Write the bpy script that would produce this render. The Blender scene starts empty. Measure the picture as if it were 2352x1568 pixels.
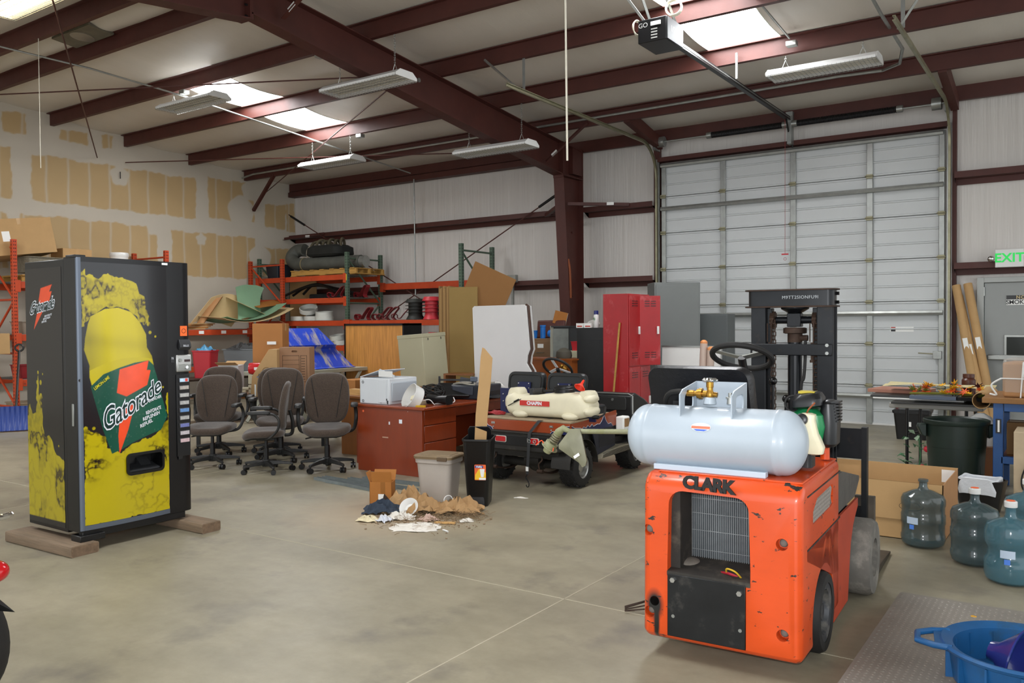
import bpy, bmesh, math, random
from math import sin, cos, pi, radians, sqrt, atan2, exp
from mathutils import Vector, Matrix, Euler
import numpy as np

random.seed(7)
scene = bpy.context.scene
COL = scene.collection

# ------------------------------------------------------------------ camera
W_PX, F_PX = 2352.0, 1923.14
yaw, pitch, roll = radians(34.5098), radians(-1.2478), radians(-0.4054)
Fv = Vector((-sin(yaw)*cos(pitch), cos(yaw)*cos(pitch), sin(pitch)))
R0 = Vector((cos(yaw), sin(yaw), 0)); U0 = R0.cross(Fv)
Rv = cos(roll)*R0 + sin(roll)*U0; Uv = -sin(roll)*R0 + cos(roll)*U0
cd = bpy.data.cameras.new('camera'); cam = bpy.data.objects.new('camera', cd)
cd.sensor_fit = 'HORIZONTAL'; cd.sensor_width = 36.0; cd.lens = 36.0*F_PX/W_PX
cd.clip_start = 0.05; cd.clip_end = 200
M = Matrix((Rv, Uv, -Fv)).transposed().to_4x4(); M.translation = (0, 0, 1.5225)
cam.matrix_world = M
COL.objects.link(cam); scene.camera = cam

# ------------------------------------------------------------------ world, lights, exposure
wd = bpy.data.worlds.new('world'); scene.world = wd; wd.use_nodes = True
wb = wd.node_tree.nodes['Background']
wb.inputs[0].default_value = (0.93, 0.97, 1.0, 1); wb.inputs[1].default_value = 1.75
vs = scene.view_settings
vs.view_transform = 'Standard'; vs.look = 'None'; vs.exposure = 0.25; vs.gamma = 1.0; vs.use_curve_mapping = False
SKY_E = 22.0
# the camera's own flash, above the lens
fl = bpy.data.lights.new('camera_flash', 'SPOT'); fl.energy = 300; fl.shadow_soft_size = 0.035
fl.spot_size = radians(95); fl.spot_blend = 0.6; fl.color = (0.97, 0.98, 1.0)
flo = bpy.data.objects.new('camera_flash', fl); COL.objects.link(flo)
flo.matrix_world = M.copy(); flo.location = Vector((0, 0, 1.5225)) + Uv*0.13 + Rv*0.02

# ------------------------------------------------------------------ helpers
def hexc(h, k=1.0):
    h = h.lstrip('#'); out = []
    for i in (0, 2, 4):
        c = int(h[i:i+2], 16)/255.0
        c = c/12.92 if c <= 0.04045 else ((c+0.055)/1.055)**2.4
        out.append(min(1.0, c*k))
    return tuple(out)
MATS = {}
def mat(name, col='#808080', rough=0.5, metal=0.0, var=0.0, vs=4.0, bump=0.0, bs=30.0, stretch=(1, 1, 1),
        trans=0.0, alpha=1.0, emis=0.0, ecol=None, coat=0.0, col2=None, c2=(0.55, 0.7), c2s=6.0, sheen=0.0, sss=0.0, vcol=None, rvar=0.0, spec=0.5, ior=1.45):
    if name in MATS: return MATS[name]
    m = bpy.data.materials.new(name); m.use_nodes = True
    nt = m.node_tree; N = nt.nodes; L = nt.links; b = N['Principled BSDF']
    c = hexc(col) if isinstance(col, str) else col
    b.inputs['Roughness'].default_value = rough; b.inputs['Metallic'].default_value = metal
    b.inputs['Base Color'].default_value = (*c, 1); b.inputs['IOR'].default_value = ior
    b.inputs['Specular IOR Level'].default_value = spec
    if trans: b.inputs['Transmission Weight'].default_value = trans
    if alpha < 1: b.inputs['Alpha'].default_value = alpha
    if coat: b.inputs['Coat Weight'].default_value = coat; b.inputs['Coat Roughness'].default_value = 0.12
    if sheen: b.inputs['Sheen Weight'].default_value = sheen
    if sss: b.inputs['Subsurface Weight'].default_value = sss; b.inputs['Subsurface Radius'].default_value = (.05, .05, .04)
    if emis:
        b.inputs['Emission Color'].default_value = (*(hexc(ecol) if ecol else c), 1); b.inputs['Emission Strength'].default_value = emis
    src = None
    def coords(scale):
        tc = N.new('ShaderNodeTexCoord'); mp = N.new('ShaderNodeMapping')
        mp.inputs['Scale'].default_value = scale; L.new(tc.outputs['Object'], mp.inputs['Vector']); return mp
    def noise(scale, detail=5, r=0.6):
        mp = coords(tuple(stretch)); n = N.new('ShaderNodeTexNoise'); n.inputs['Scale'].default_value = scale
        n.inputs['Detail'].default_value = detail; n.inputs['Roughness'].default_value = r
        L.new(mp.outputs[0], n.inputs['Vector']); return n
    if vcol:
        a = N.new('ShaderNodeAttribute'); a.attribute_name = vcol; src = a.outputs['Color']
    if var:
        n = noise(vs); rm = N.new('ShaderNodeMapRange')
        rm.inputs[1].default_value = .25; rm.inputs[2].default_value = .75; rm.inputs[3].default_value = 1-var; rm.inputs[4].default_value = 1+var
        L.new(n.outputs['Fac'], rm.inputs[0])
        mx = N.new('ShaderNodeMix'); mx.data_type = 'RGBA'; mx.blend_type = 'MULTIPLY'; mx.inputs['Factor'].default_value = 1
        if src: L.new(src, mx.inputs['A'])
        else: mx.inputs['A'].default_value = (*c, 1)
        L.new(rm.outputs[0], mx.inputs['B']); src = mx.outputs['Result']
    if col2:
        n = noise(c2s, 6, 0.65); rm = N.new('ShaderNodeMapRange'); rm.inputs[1].default_value = c2[0]; rm.inputs[2].default_value = c2[1]
        L.new(n.outputs['Fac'], rm.inputs[0])
        mx = N.new('ShaderNodeMix'); mx.data_type = 'RGBA'; L.new(rm.outputs[0], mx.inputs['Factor'])
        if src: L.new(src, mx.inputs['A'])
        else: mx.inputs['A'].default_value = (*c, 1)
        mx.inputs['B'].default_value = (*hexc(col2), 1); src = mx.outputs['Result']
    if src: L.new(src, b.inputs['Base Color'])
    if rvar:
        n = noise(vs*1.7); rm = N.new('ShaderNodeMapRange'); rm.inputs[3].default_value = max(0.02, rough-rvar); rm.inputs[4].default_value = min(1, rough+rvar)
        L.new(n.outputs['Fac'], rm.inputs[0]); L.new(rm.outputs[0], b.inputs['Roughness'])
    if bump:
        n = noise(bs, 4); bp = N.new('ShaderNodeBump'); bp.inputs['Strength'].default_value = bump; bp.inputs['Distance'].default_value = 0.02
        L.new(n.outputs['Fac'], bp.inputs['Height']); L.new(bp.outputs[0], b.inputs['Normal'])
    MATS[name] = m
    return m

def rotm(rx=0, ry=0, rz=0): return Euler((radians(rx), radians(ry), radians(rz))).to_matrix()
class MB:
    def __init__(s): s.v = []; s.f = []
    def add(s, vs, fs, M=None, o=(0, 0, 0)):
        b = len(s.v); o = Vector(o)
        for p in vs:
            p = Vector(p)
            if M is not None: p = M @ p
            s.v.append(tuple(p + o))
        s.f += [tuple(i+b for i in f) for f in fs]; return s
    def box(s, x0, x1, y0, y1, z0, z1, M=None, o=(0, 0, 0)):
        vs = [(x, y, z) for x in (x0, x1) for y in (y0, y1) for z in (z0, z1)]
        return s.add(vs, [(0, 1, 3, 2), (4, 6, 7, 5), (0, 4, 5, 1), (2, 3, 7, 6), (0, 2, 6, 4), (1, 5, 7, 3)], M, o)
    def cb(s, c, d, M=None):
        x, y, z = [a/2 for a in d]; return s.box(-x, x, -y, y, -z, z, M, c)
    def prism(s, poly, a0, a1, axis='z', M=None, o=(0, 0, 0)):
        n = len(poly); k = {'x': lambda p, a: (a, p[0], p[1]), 'y': lambda p, a: (p[0], a, p[1]), 'z': lambda p, a: (p[0], p[1], a)}[axis]
        vs = [k(p, a0) for p in poly] + [k(p, a1) for p in poly]
        fs = [tuple(range(n))[::-1], tuple(range(n, 2*n))] + [(i, (i+1) % n, n+(i+1) % n, n+i) for i in range(n)]
        return s.add(vs, fs, M, o)
    def loft(s, rings, cap=True, closed=True, M=None, o=(0, 0, 0)):
        n = len(rings[0]); vs = [p for r in rings for p in r]; fs = []
        for k in range(len(rings)-1):
            for i in range(n if closed else n-1):
                j = (i+1) % n; fs.append((k*n+i, k*n+j, (k+1)*n+j, (k+1)*n+i))
        if cap and closed: fs += [tuple(range(n))[::-1], tuple(range((len(rings)-1)*n, len(rings)*n))]
        return s.add(vs, fs, M, o)
    def cyl(s, p0, p1, r0, r1=None, n=16, cap=True):
        return s.tube([p0, p1], [r0, r0 if r1 is None else r1], n, cap=cap)
    def tube(s, pts, r, n=8, cap=True, closed=False, sx=1.0):
        pts = [Vector(p) for p in pts]; m = len(pts)
        rs = r if isinstance(r, (list, tuple)) else [r]*m
        t0 = None; rings = []; up = None
        for i in range(m):
            a = pts[i-1] if (i > 0 or closed) else pts[i]; b = pts[(i+1) % m] if (i < m-1 or closed) else pts[i]
            t = (b-a).normalized() if (b-a).length > 1e-9 else Vector((0, 0, 1))
            if up is None: up = t.orthogonal().normalized() if abs(t.z) > .9 else (Vector((0, 0, 1)) - t*t.z).normalized()
            else:
                up = up - t*up.dot(t); up = up.normalized() if up.length > 1e-6 else t.orthogonal().normalized()
            sd = t.cross(up)
            rings.append([tuple(pts[i] + sd*(cos(2*pi*k/n)*rs[i]*sx) + up*(sin(2*pi*k/n)*rs[i])) for k in range(n)])
        if closed: rings.append(rings[0])
        return s.loft(rings, cap and not closed)
    def lathe(s, prof, n=32, o=(0, 0, 0), M=None, sx=1, sy=1):
        rings = [[(cos(2*pi*k/n)*r*sx, sin(2*pi*k/n)*r*sy, z) for k in range(n)] for r, z in prof]
        return s.loft(rings, True, True, M, o)
    def ell(s, c, rad, nu=16, nv=10, M=None):
        rad = rad if isinstance(rad, (tuple, list)) else (rad,)*3
        rings = []
        for j in range(nv+1):
            a = -pi/2 + pi*j/nv; q = max(cos(a), .002)
            rings.append([(cos(2*pi*k/nu)*q*rad[0], sin(2*pi*k/nu)*q*rad[1], sin(a)*rad[2]) for k in range(nu)])
        return s.loft(rings, True, True, M, c)
    def torus(s, c, R, r, n=32, m=10, M=None, a0=0, a1=2*pi):
        M = M if M is not None else Matrix.Identity(3); full = abs(a1-a0-2*pi) < 1e-6
        pts = [Vector(c) + M @ Vector((cos(a0+(a1-a0)*i/n)*R, sin(a0+(a1-a0)*i/n)*R, 0)) for i in range(n if full else n+1)]
        return s.tube(pts, r, m, closed=full)
    def sheet(s, fn, nu, nv, th=0.0, nrm=None):
        P = [[Vector(fn(i/nu, j/nv)) for j in range(nv+1)] for i in range(nu+1)]
        idx = lambda i, j: i*(nv+1)+j
        vs = [P[i][j] for i in range(nu+1) for j in range(nv+1)]
        fs = [(idx(i, j), idx(i+1, j), idx(i+1, j+1), idx(i, j+1)) for i in range(nu) for j in range(nv)]
        if th:
            nn = []
            for i in range(nu+1):
                for j in range(nv+1):
                    a = P[min(i+1, nu)][j]-P[max(i-1, 0)][j]; b = P[i][min(j+1, nv)]-P[i][max(j-1, 0)]
                    q = a.cross(b); nn.append(q.normalized() if q.length > 1e-12 else Vector((0, 0, 1)))
            k = len(vs); vs = vs + [vs[i]-nn[i]*th for i in range(k)]
            fs += [tuple(k+a for a in f[::-1]) for f in fs]
            e = [idx(i, 0) for i in range(nu+1)] + [idx(nu, j) for j in range(1, nv+1)] + [idx(i, nv) for i in range(nu-1, -1, -1)] + [idx(0, j) for j in range(nv-1, 0, -1)]
            for a in range(len(e)):
                p, q = e[a], e[(a+1) % len(e)]; fs.append((p, k+p, k+q, q))
        return s.add(vs, fs)
    def mesh(s, name, m, smooth=True, ang=35):
        me = bpy.data.meshes.new(name); me.from_pydata(s.v, [], s.f); me.validate()
        bm = bmesh.new(); bm.from_mesh(me); bmesh.ops.recalc_face_normals(bm, faces=bm.faces); bm.to_mesh(me); bm.free()
        if smooth:
            me.shade_smooth(); me.set_sharp_from_angle(angle=radians(ang))
        if m is not None: me.materials.append(m)
        return me
def rr(w, h, r, n=5, cx=0, cy=0):
    r = min(r, w/2-1e-4, h/2-1e-4); out = []
    for qx, qy, a in ((1, 1, 0), (-1, 1, 90), (-1, -1, 180), (1, -1, 270)):
        for k in range(n+1):
            t = radians(a + 90*k/n); out.append((cx + qx*(w/2-r) + r*cos(t), cy + qy*(h/2-r) + r*sin(t)))
    return out
def arc(cx, cy, r, a0, a1, n=8): return [(cx+r*cos(radians(a0+(a1-a0)*i/n)), cy+r*sin(radians(a0+(a1-a0)*i/n))) for i in range(n+1)]
def bez(pts, n=16):
    P = [Vector(p) for p in pts]; out = []; m = len(P)
    for i in range(m-1):
        p0, p1, p2, p3 = P[max(i-1, 0)], P[i], P[i+1], P[min(i+2, m-1)]
        for k in range(n):
            t = k/n; out.append(.5*((2*p1)+(p2-p0)*t+(2*p0-5*p1+4*p2-p3)*t*t+(3*p1-p0-3*p2+p3)*t**3))
    out.append(P[-1]); return out
def link(o, parent=None):
    COL.objects.link(o)
    if parent is not None: o.parent = parent
    return o
def tag(o, label=None, cat=None, group=None, kind=None):
    if label: o['label'] = label
    if cat: o['category'] = cat
    if group: o['group'] = group
    if kind: o['kind'] = kind
    return o
def thing(name, label, cat, loc=(0, 0, 0), rz=0, group=None, rot=None):
    o = bpy.data.objects.new(name, None); o.empty_display_size = .1; o.location = loc
    o.rotation_euler = [radians(a) for a in rot] if rot else (0, 0, radians(rz))
    return link(tag(o, label, cat, group))
def part(name, mb, m, parent=None, loc=(0, 0, 0), rot=(0, 0, 0), bev=0, seg=2, smooth=True, ang=35, label=None):
    me = mb.mesh(name, m, smooth, ang) if isinstance(mb, MB) else mb
    o = bpy.data.objects.new(name, me); o.location = loc; o.rotation_euler = [radians(a) for a in rot]
    if bev:
        b = o.modifiers.new('bevel', 'BEVEL'); b.width = bev; b.segments = seg; b.limit_method = 'ANGLE'; b.angle_limit = radians(40)
    if label: o['label'] = label
    return link(o, parent)
def solo(name, label, cat, mb, m, loc=(0, 0, 0), rot=(0, 0, 0), bev=0, group=None, seg=2, ang=35):
    return tag(part(name, mb, m, None, loc, rot, bev, seg, True, ang), label, cat, group)
def struct(name, mb, m, bev=0, loc=(0, 0, 0), rot=(0, 0, 0), label=None, parent=None):
    o = part(name, mb, m, parent, loc, rot, bev)
    if parent is None: o['kind'] = 'structure'
    if label: o['label'] = label
    return o
def copy_tree(o, parent=None):
    c = o.copy(); COL.objects.link(c); c.parent = parent
    for ch in [x for x in o.children]: copy_tree(ch, c)
    return c
def text_mb(s, size=1.0, bold=0.0, shear=0.0, ext=0.0, align='CENTER', sp=1.0, warp=None):
    cu = bpy.data.curves.new('t', 'FONT'); cu.body = s; cu.size = size; cu.offset = bold; cu.shear = shear; cu.extrude = ext
    cu.align_x = align; cu.align_y = 'CENTER'; cu.space_character = sp; cu.resolution_u = 3
    o = bpy.data.objects.new('t', cu); COL.objects.link(o)
    dg = bpy.context.evaluated_depsgraph_get(); me = o.evaluated_get(dg).to_mesh()
    mb = MB(); mb.v = [tuple(v.co) for v in me.vertices]; mb.f = [tuple(p.vertices) for p in me.polygons]
    o.evaluated_get(dg).to_mesh_clear(); bpy.data.objects.remove(o); bpy.data.curves.remove(cu)
    if warp: mb.v = [tuple(warp(*p)) for p in mb.v]
    return mb
def text(name, s, size, m, parent, loc, rot=(0, 0, 0), **k):
    return part(name, text_mb(s, size, **k), m, parent, loc, rot, smooth=False)
def quad(w, h, t=0.0015):
    return MB().box(-w/2, w/2, -h/2, h/2, 0, t)
FACE_S = (90, 0, 0)      # text/labels on a face that looks along -Y
FACE_E = (90, 0, 90)     # on a face that looks along +X
# ================================================================== STRUCTURE
XL, YB, RIDGE = -15.1, 13.16, 5.85
RA, RB = 5.8161, -0.0996
def roof_z(y): return RA + RB*(y if y >= RIDGE else 2*RIDGE-y)      # underside of the purlins
m_steel = mat('red_oxide_steel', '#48221b', .55, 0, var=.18, vs=3, bump=.05, bs=60, rvar=.1)
m_vinyl = mat('white_vinyl_facing', '#c9c4be', .38, 0, var=.04, vs=1.5, bump=1.0, bs=2.8, stretch=(3.4, 1, .14))
m_vinylc = mat('white_vinyl_roof_facing', '#cac4b9', .42, 0, var=.04, vs=1.0, bump=.5, bs=2.0, stretch=(2.6, .5, 1))
m_galv = mat('galvanised_steel', '#9a9c98', .38, .75, var=.15, vs=8, rvar=.1)
m_galv_old = mat('yellowed_galvanised_steel', '#8f8b72', .4, .65, var=.25, vs=6)
m_black = mat('black_paint', '#141415', .35, 0, var=.3, vs=10)
m_white = mat('white_paint', '#d9d9d6', .4, 0, var=.03)
m_label = mat('white_label', '#e6e6e2', .6)

# floor -------------------------------------------------------------
fm = bpy.data.materials.new('polished_concrete'); fm.use_nodes = True
N, L = fm.node_tree.nodes, fm.node_tree.links; b = N['Principled BSDF']
tc = N.new('ShaderNodeTexCoord')
def fnoise(scale, detail, rough, st=(1, 1, 1)):
    mp = N.new('ShaderNodeMapping'); mp.inputs['Scale'].default_value = st; L.new(tc.outputs['Object'], mp.inputs[0])
    n = N.new('ShaderNodeTexNoise'); n.inputs['Scale'].default_value = scale; n.inputs['Detail'].default_value = detail; n.inputs['Roughness'].default_value = rough
    L.new(mp.outputs[0], n.inputs['Vector']); return n
def ramp(n, stops):
    r = N.new('ShaderNodeValToRGB'); e = r.color_ramp.elements
    e[0].position, e[0].color = stops[0][0], (*hexc(stops[0][1]), 1); e[1].position, e[1].color = stops[1][0], (*hexc(stops[1][1]), 1)
    for p, c in stops[2:]: q = e.new(p); q.color = (*hexc(c), 1)
    L.new(n.outputs['Fac'], r.inputs['Fac']); return r
def mixc(a, bb, fac, mode='MIX'):
    x = N.new('ShaderNodeMix'); x.data_type = 'RGBA'; x.blend_type = mode
    if isinstance(fac, float): x.inputs['Factor'].default_value = fac
    else: L.new(fac, x.inputs['Factor'])
    L.new(a, x.inputs['A']); L.new(bb, x.inputs['B']); return x.outputs['Result']
base = ramp(fnoise(0.9, 7, .62, (1, 1.6, 1)), [(.3, '#817a68'), (.72, '#a29a85'), (.5, '#918a76')])
fine = ramp(fnoise(9, 6, .7), [(.3, '#8a8a8a'), (.7, '#b4b4b4')])
c1 = mixc(base.outputs[0], fine.outputs[0], .5, 'SOFT_LIGHT')
st_ = ramp(fnoise(2.3, 5, .6), [(.56, '#000000'), (.74, '#ffffff')])
dk = N.new('ShaderNodeRGB'); dk.outputs[0].default_value = (*hexc('#6d675c'), 1)
c2_ = mixc(c1, dk.outputs[0], st_.outputs[0])
# dust round the sweepings
def blob(cx, cy, r0, r1):
    mp = N.new('ShaderNodeMapping'); mp.inputs['Location'].default_value = (-cx, -cy, 0); L.new(tc.outputs['Object'], mp.inputs[0])
    ln = N.new('ShaderNodeVectorMath'); ln.operation = 'LENGTH'; L.new(mp.outputs[0], ln.inputs[0])
    nz = fnoise(3.5, 4, .6); ad = N.new('ShaderNodeMath'); ad.operation = 'MULTIPLY_ADD'; L.new(nz.outputs['Fac'], ad.inputs[0]); ad.inputs[1].default_value = .6; L.new(ln.outputs['Value'], ad.inputs[2])
    mr = N.new('ShaderNodeMapRange'); mr.inputs[1].default_value = r0; mr.inputs[2].default_value = r1; mr.inputs[3].default_value = 1; mr.inputs[4].default_value = 0
    L.new(ad.outputs[0], mr.inputs[0]); return mr.outputs[0]
du = N.new('ShaderNodeRGB'); du.outputs[0].default_value = (*hexc('#9c8a70'), 1)
c3 = mixc(c2_, du.outputs[0], blob(-4.6, 5.0, .5, 1.3))
oil = N.new('ShaderNodeRGB'); oil.outputs[0].default_value = (*hexc('#1d1b18'), 1)
c4 = mixc(c3, oil.outputs[0], blob(-4.2, 6.75, .27, .36))
L.new(c4, b.inputs['Base Color'])
rg = N.new('ShaderNodeMapRange'); rg.inputs[3].default_value = .3; rg.inputs[4].default_value = .56
L.new(fnoise(1.7, 5, .6).outputs['Fac'], rg.inputs[0]); L.new(rg.outputs[0], b.inputs['Roughness'])
floor = struct('floor', MB().box(XL-.15, 6, -4, YB+.15, -.15, 0), fm)
m_joint = mat('floor_joint', '#a79f8b', .7)
def joint(p, q):
    p, q = Vector((*p, 0)), Vector((*q, 0)); d = (q-p).normalized(); n = Vector((-d.y, d.x, 0))*.004
    part('saw_joint', MB().add([p-n, p+n, q+n, q-n, *[a+Vector((0, 0, .0012)) for a in (p-n, p+n, q+n, q-n)]], [(4, 5, 6, 7), (0, 1, 5, 4), (1, 2, 6, 5), (2, 3, 7, 6), (3, 0, 4, 7)]), m_joint, floor, smooth=False)
joint((-2.37, 2.0), (-2.37, 13)); joint((-15, 3.94), (5, 3.94)); joint((-7.45, 2), (-7.45, 13)); joint((-15, 8.6), (5, 8.6))

# back wall -----------------------------------------------------------
DX0, DX1, DZ = -5.93, -1.66, 4.2
wb_ = MB()
wb_.box(XL-.1, 6, YB+.02, YB+.12, 0, 5.0)
struct('wall_back', wb_, m_vinyl)

# left drywall wall: paper and joint compound painted per vertex --------
def wobble(a, s, k):
    return k*(sin(a*7.1+s*3.7)+.6*sin(a*17.3+s*1.9)+.4*sin(a*41+s*5))
ny, nz = 470, 260
Y0w, Y1w, Z0w, Z1w = 3.5, YB, 0.0, 5.35
ys = np.linspace(Y0w, Y1w, ny+1); zs = np.linspace(Z0w, Z1w, nz+1)
YY, ZZ = np.meshgrid(ys, zs, indexing='ij')
def wb2(a, s, k): return k*(np.sin(a*7.1+s*3.7)+.6*np.sin(a*17.3+s*1.9)+.4*np.sin(a*41+s*5))
paper = np.zeros_like(YY)
def rect(y0, y1, z0, z1, s):
    f = lambda d: np.clip(d/.018+.5, 0, 1)
    m_ = f(YY-y0-wb2(ZZ, s, .012))*f(y1+wb2(ZZ, s+2, .012)-YY)*f(ZZ-z0-wb2(YY, s+5, .012))*f(z1+wb2(YY, s+9, .016)-ZZ)
    np.maximum(paper, m_, out=paper)
rect(4.2, 6.97, 3.69, 4.58, 1); rect(7.3, 10.55, 3.71, 4.52, 2); rect(10.84, 12.0, 3.76, 4.6, 3); rect(12.3, 12.87, 3.7, 4.23, 4); rect(12.9, 13.14, 3.66, 4.3, 5)
rect(4.2, 6.9, 2.5, 3.45, 6); rect(7.1, 9.67, 2.5, 3.46, 7); rect(9.98, 12.02, 2.53, 3.43, 8); rect(12.2, 13.1, 2.6, 3.25, 9)
rect(6.84, 7.23, 4.83, 5.17, 10); rect(7.8, 8.3, 4.84, 5.05, 11); rect(8.58, 8.78, 4.85, 5.07, 12)
for k in range(-8, 16):
    y = 7.55+.387*k
    paper *= 1-.62*np.clip(1.25-np.abs(YY-y-.006*np.sin(ZZ*9+k))/.024, 0, 1)
for cy_, cz_, r_ in ((8.91, 4.36, .17), (11.66, 3.98, .32), (10.66, 3.3, .1), (12.15, 3.0, .28), (11.9, 4.45, .2), (9.6, 3.45, .14)):
    paper *= np.clip((np.hypot(YY-cy_, ZZ-cz_)-r_-.015*np.sin(np.arctan2(ZZ-cz_, YY-cy_)*5))/.03, 0, 1)
cp, cm = np.array(hexc('#b49a70')), np.array(hexc('#bdb5a6'))
cols = cm + (cp-cm)*paper[..., None]
cols *= (1+.03*np.sin(YY*3.1+ZZ*2.2)*np.cos(ZZ*5))[..., None]
me = bpy.data.meshes.new('wall_left')
verts = [(XL, float(y), float(z)) for y in ys for z in zs]
faces = [(i*(nz+1)+j, (i+1)*(nz+1)+j, (i+1)*(nz+1)+j+1, i*(nz+1)+j+1) for i in range(ny) for j in range(nz)]
k0 = len(verts)
verts += [(XL-.1, y, z) for y in (Y0w, Y1w) for z in (Z0w, Z1w)]
i00, i01, i10, i11 = 0, nz, ny*(nz+1), ny*(nz+1)+nz
faces += [(k0, k0+1, k0+3, k0+2), (i00, i01, k0+1, k0), (i10, k0+2, k0+3, i11), (i01, i11, k0+3, k0+1), (i00, k0, k0+2, i10)]
me.from_pydata(verts, [], faces)
at = me.color_attributes.new('paint', 'FLOAT_COLOR', 'POINT')
buf = np.ones((len(verts), 4), dtype=np.float32); buf[:k0, :3] = cols.reshape(-1, 3); buf[k0:, :3] = cm
at.data.foreach_set('color', buf.ravel())
me.materials.append(mat('taped_drywall', '#b0a080', .75, vcol='paint', var=.03, vs=2))
wl = part('wall_left', me, None); wl['kind'] = 'structure'
struct('wall_left', MB().box(XL-.1, XL, -4, 3.5, 0, 5.35), mat('joint_compound', '#bdb5a6', .8), parent=None)

# roof facing with skylight openings ------------------------------------
PUR = [6.25, 7.62, 8.99, 10.37, 11.73, 13.05]
PUR_M = [2*RIDGE-y for y in PUR] + [2*RIDGE-14.4, 2*RIDGE-15.8]
SKY = [(-11.52, -10.5), (-4.02, -3.1)]
mbc = MB()
rows = sorted(set([YB] + PUR + [RIDGE] + [y for y in PUR_M if y > -4.2]))
xs = [XL, -13.3, SKY[0][0], SKY[0][1], -9, -7.45, -6, -5, SKY[1][0], SKY[1][1], -1.5, 1, 3.5, 6]
def cz(x, y, y0, y1):
    t = (y-y0)/(y1-y0); return roof_z(y)+.215-.055*sin(pi*t)*(1+.25*sin(x*3+y0))
for a in range(len(rows)-1):
    y0, y1 = rows[a], rows[a+1]
    sk = (abs(y0-7.62) < .02 or abs(y0-8.99) < .02 or abs(y0-(2*RIDGE-8.99)) < .02 or abs(y0-(2*RIDGE-10.37)) < .02)
    for i in range(len(xs)-1):
        if sk and (xs[i], xs[i+1]) in SKY: continue
        x0, x1 = xs[i], xs[i+1]; nx = max(1, int((x1-x0)/.5))
        mbc.sheet(lambda u, v: (x0+(x1-x0)*u, y0+(y1-y0)*v, cz(x0+(x1-x0)*u, y0+(y1-y0)*v, y0, y1)), nx, 8)
struct('ceiling', mbc, m_vinylc)
m_sky = mat('skylight_panel', '#ffffff', .5, emis=SKY_E, ecol='#fbfdff')
kk = 0
for a, (x0, x1) in enumerate(SKY):
    for (y0, y1) in ((7.62, 8.99), (8.99, 10.37), (2*RIDGE-10.37, 2*RIDGE-8.99), (2*RIDGE-8.99, 2*RIDGE-7.62)):  # panes past the ridge are out of view, added to light the room
        kk += 1
        w = tag(link(bpy.data.objects.new('window_%d' % kk, None)), kind='structure', label='bright translucent skylight panel between two roof purlins')
        mb = MB(); mb.sheet(lambda u, v: (x0-.02+(x1-x0+.04)*u, y0+(y1-y0)*v, cz(0, y0+(y1-y0)*v, y0, y1)+.02), 3, 8, .006)
        part('pane', mb, m_sky, w)
        for xx in (x0, x1):
            mb = MB(); mb.sheet(lambda u, v: (xx, y0+(y1-y0)*v, cz(xx, y0+(y1-y0)*v, y0, y1)-.01+.045*u), 1, 8, .004)
            part('frame', mb, m_vinylc, w)
# purlins and eave strut --------------------------------------------------
def zee(y, zb, h=.205, fl=.07, t=.012):
    return [(y, zb), (y+fl, zb), (y+fl, zb+t), (y+t, zb+t), (y+t, zb+h), (y-fl+t, zb+h), (y-fl+t, zb+h-t), (y, zb+h-t)]
for y in PUR[:5] + PUR_M:
    if y < -3.8: continue
    struct('roof_purlin', MB().prism(zee(y, roof_z(y)), XL+.02, 6, 'x'), m_steel, label='dark red steel roof purlin')
struct('eave_strut', MB().prism(zee(12.98, 4.53, .22), XL+.02, 6, 'x'), m_steel, label='dark red eave strut along the top of the white wall')
struct('eave_channel', MB().prism([(12.92, 4.425), (13.1, 4.425), (13.1, 4.56), (12.97, 4.56), (12.92, 4.53)], XL+.05, -7.7, 'x'), m_steel, label='red channel under the eave strut')
# main frame: rafter and column -------------------------------------------
XC = -7.45
fr = tag(link(bpy.data.objects.new('main_frame', None)), kind='structure', label='dark red tapered steel frame of column and rafter')
def bot(y): return 4.056+.1241*(12.27-y) if y >= RIDGE else 4.056+.1241*(12.27-(2*RIDGE-y))-.06
def webpoly(y0, y1): return [(y0, bot(y0)), (y1, bot(y1)), (y1, roof_z(y1)), (y0, roof_z(y0))]
part('web', MB().prism(webpoly(RIDGE, 12.6), XC-.006, XC+.006, 'x'), m_steel, fr)
part('web', MB().prism(webpoly(-1, RIDGE-.02), XC-.006, XC+.006, 'x'), m_steel, fr)
for y0, y1 in ((RIDGE, 12.95), (-1, RIDGE-.02)):
    y1b = min(y1, 12.3)
    part('flange', MB().prism([(y0, bot(y0)-.014), (y1b, bot(y1b)-.014), (y1b, bot(y1b)), (y0, bot(y0))], XC-.1, XC+.1, 'x'), m_steel, fr)
    part('flange', MB().prism([(y0, roof_z(y0)-.012), (y1, roof_z(y1)-.012), (y1, roof_z(y1)), (y0, roof_z(y0))], XC-.1, XC+.1, 'x'), m_steel, fr)
for yy in (RIDGE-.022, RIDGE):
    part('splice_plate', MB().box(XC-.1, XC+.1, yy, yy+.02, 4.775, 5.24), m_steel, fr)
mb = MB()
for xx in (-.05, .05):
    for zz in (4.81, 4.93, 5.06, 5.16): mb.cyl((XC+xx, RIDGE-.05, zz), (XC+xx, RIDGE+.04, zz), .013, n=6)
part('bolts', mb, m_black, fr)
part('column_flange', MB().prism([(12.27, 4.06), (12.6, 0), (12.615, 0), (12.285, 4.06)], XC-.1, XC+.1, 'x'), m_steel, fr)
part('column_flange', MB().box(XC-.1, XC+.1, 12.93, 12.945, 0, 4.55), m_steel, fr)
part('column_web', MB().prism([(12.285, 4.06), (12.61, 0), (12.93, 0), (12.93, 4.52), (12.3, 4.59)], XC-.005, XC+.005, 'x'), m_steel, fr)
part('haunch_plate', MB().box(XC-.1, XC+.1, 12.26, 12.285, 4.0, 4.6), m_steel, fr)
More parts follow.
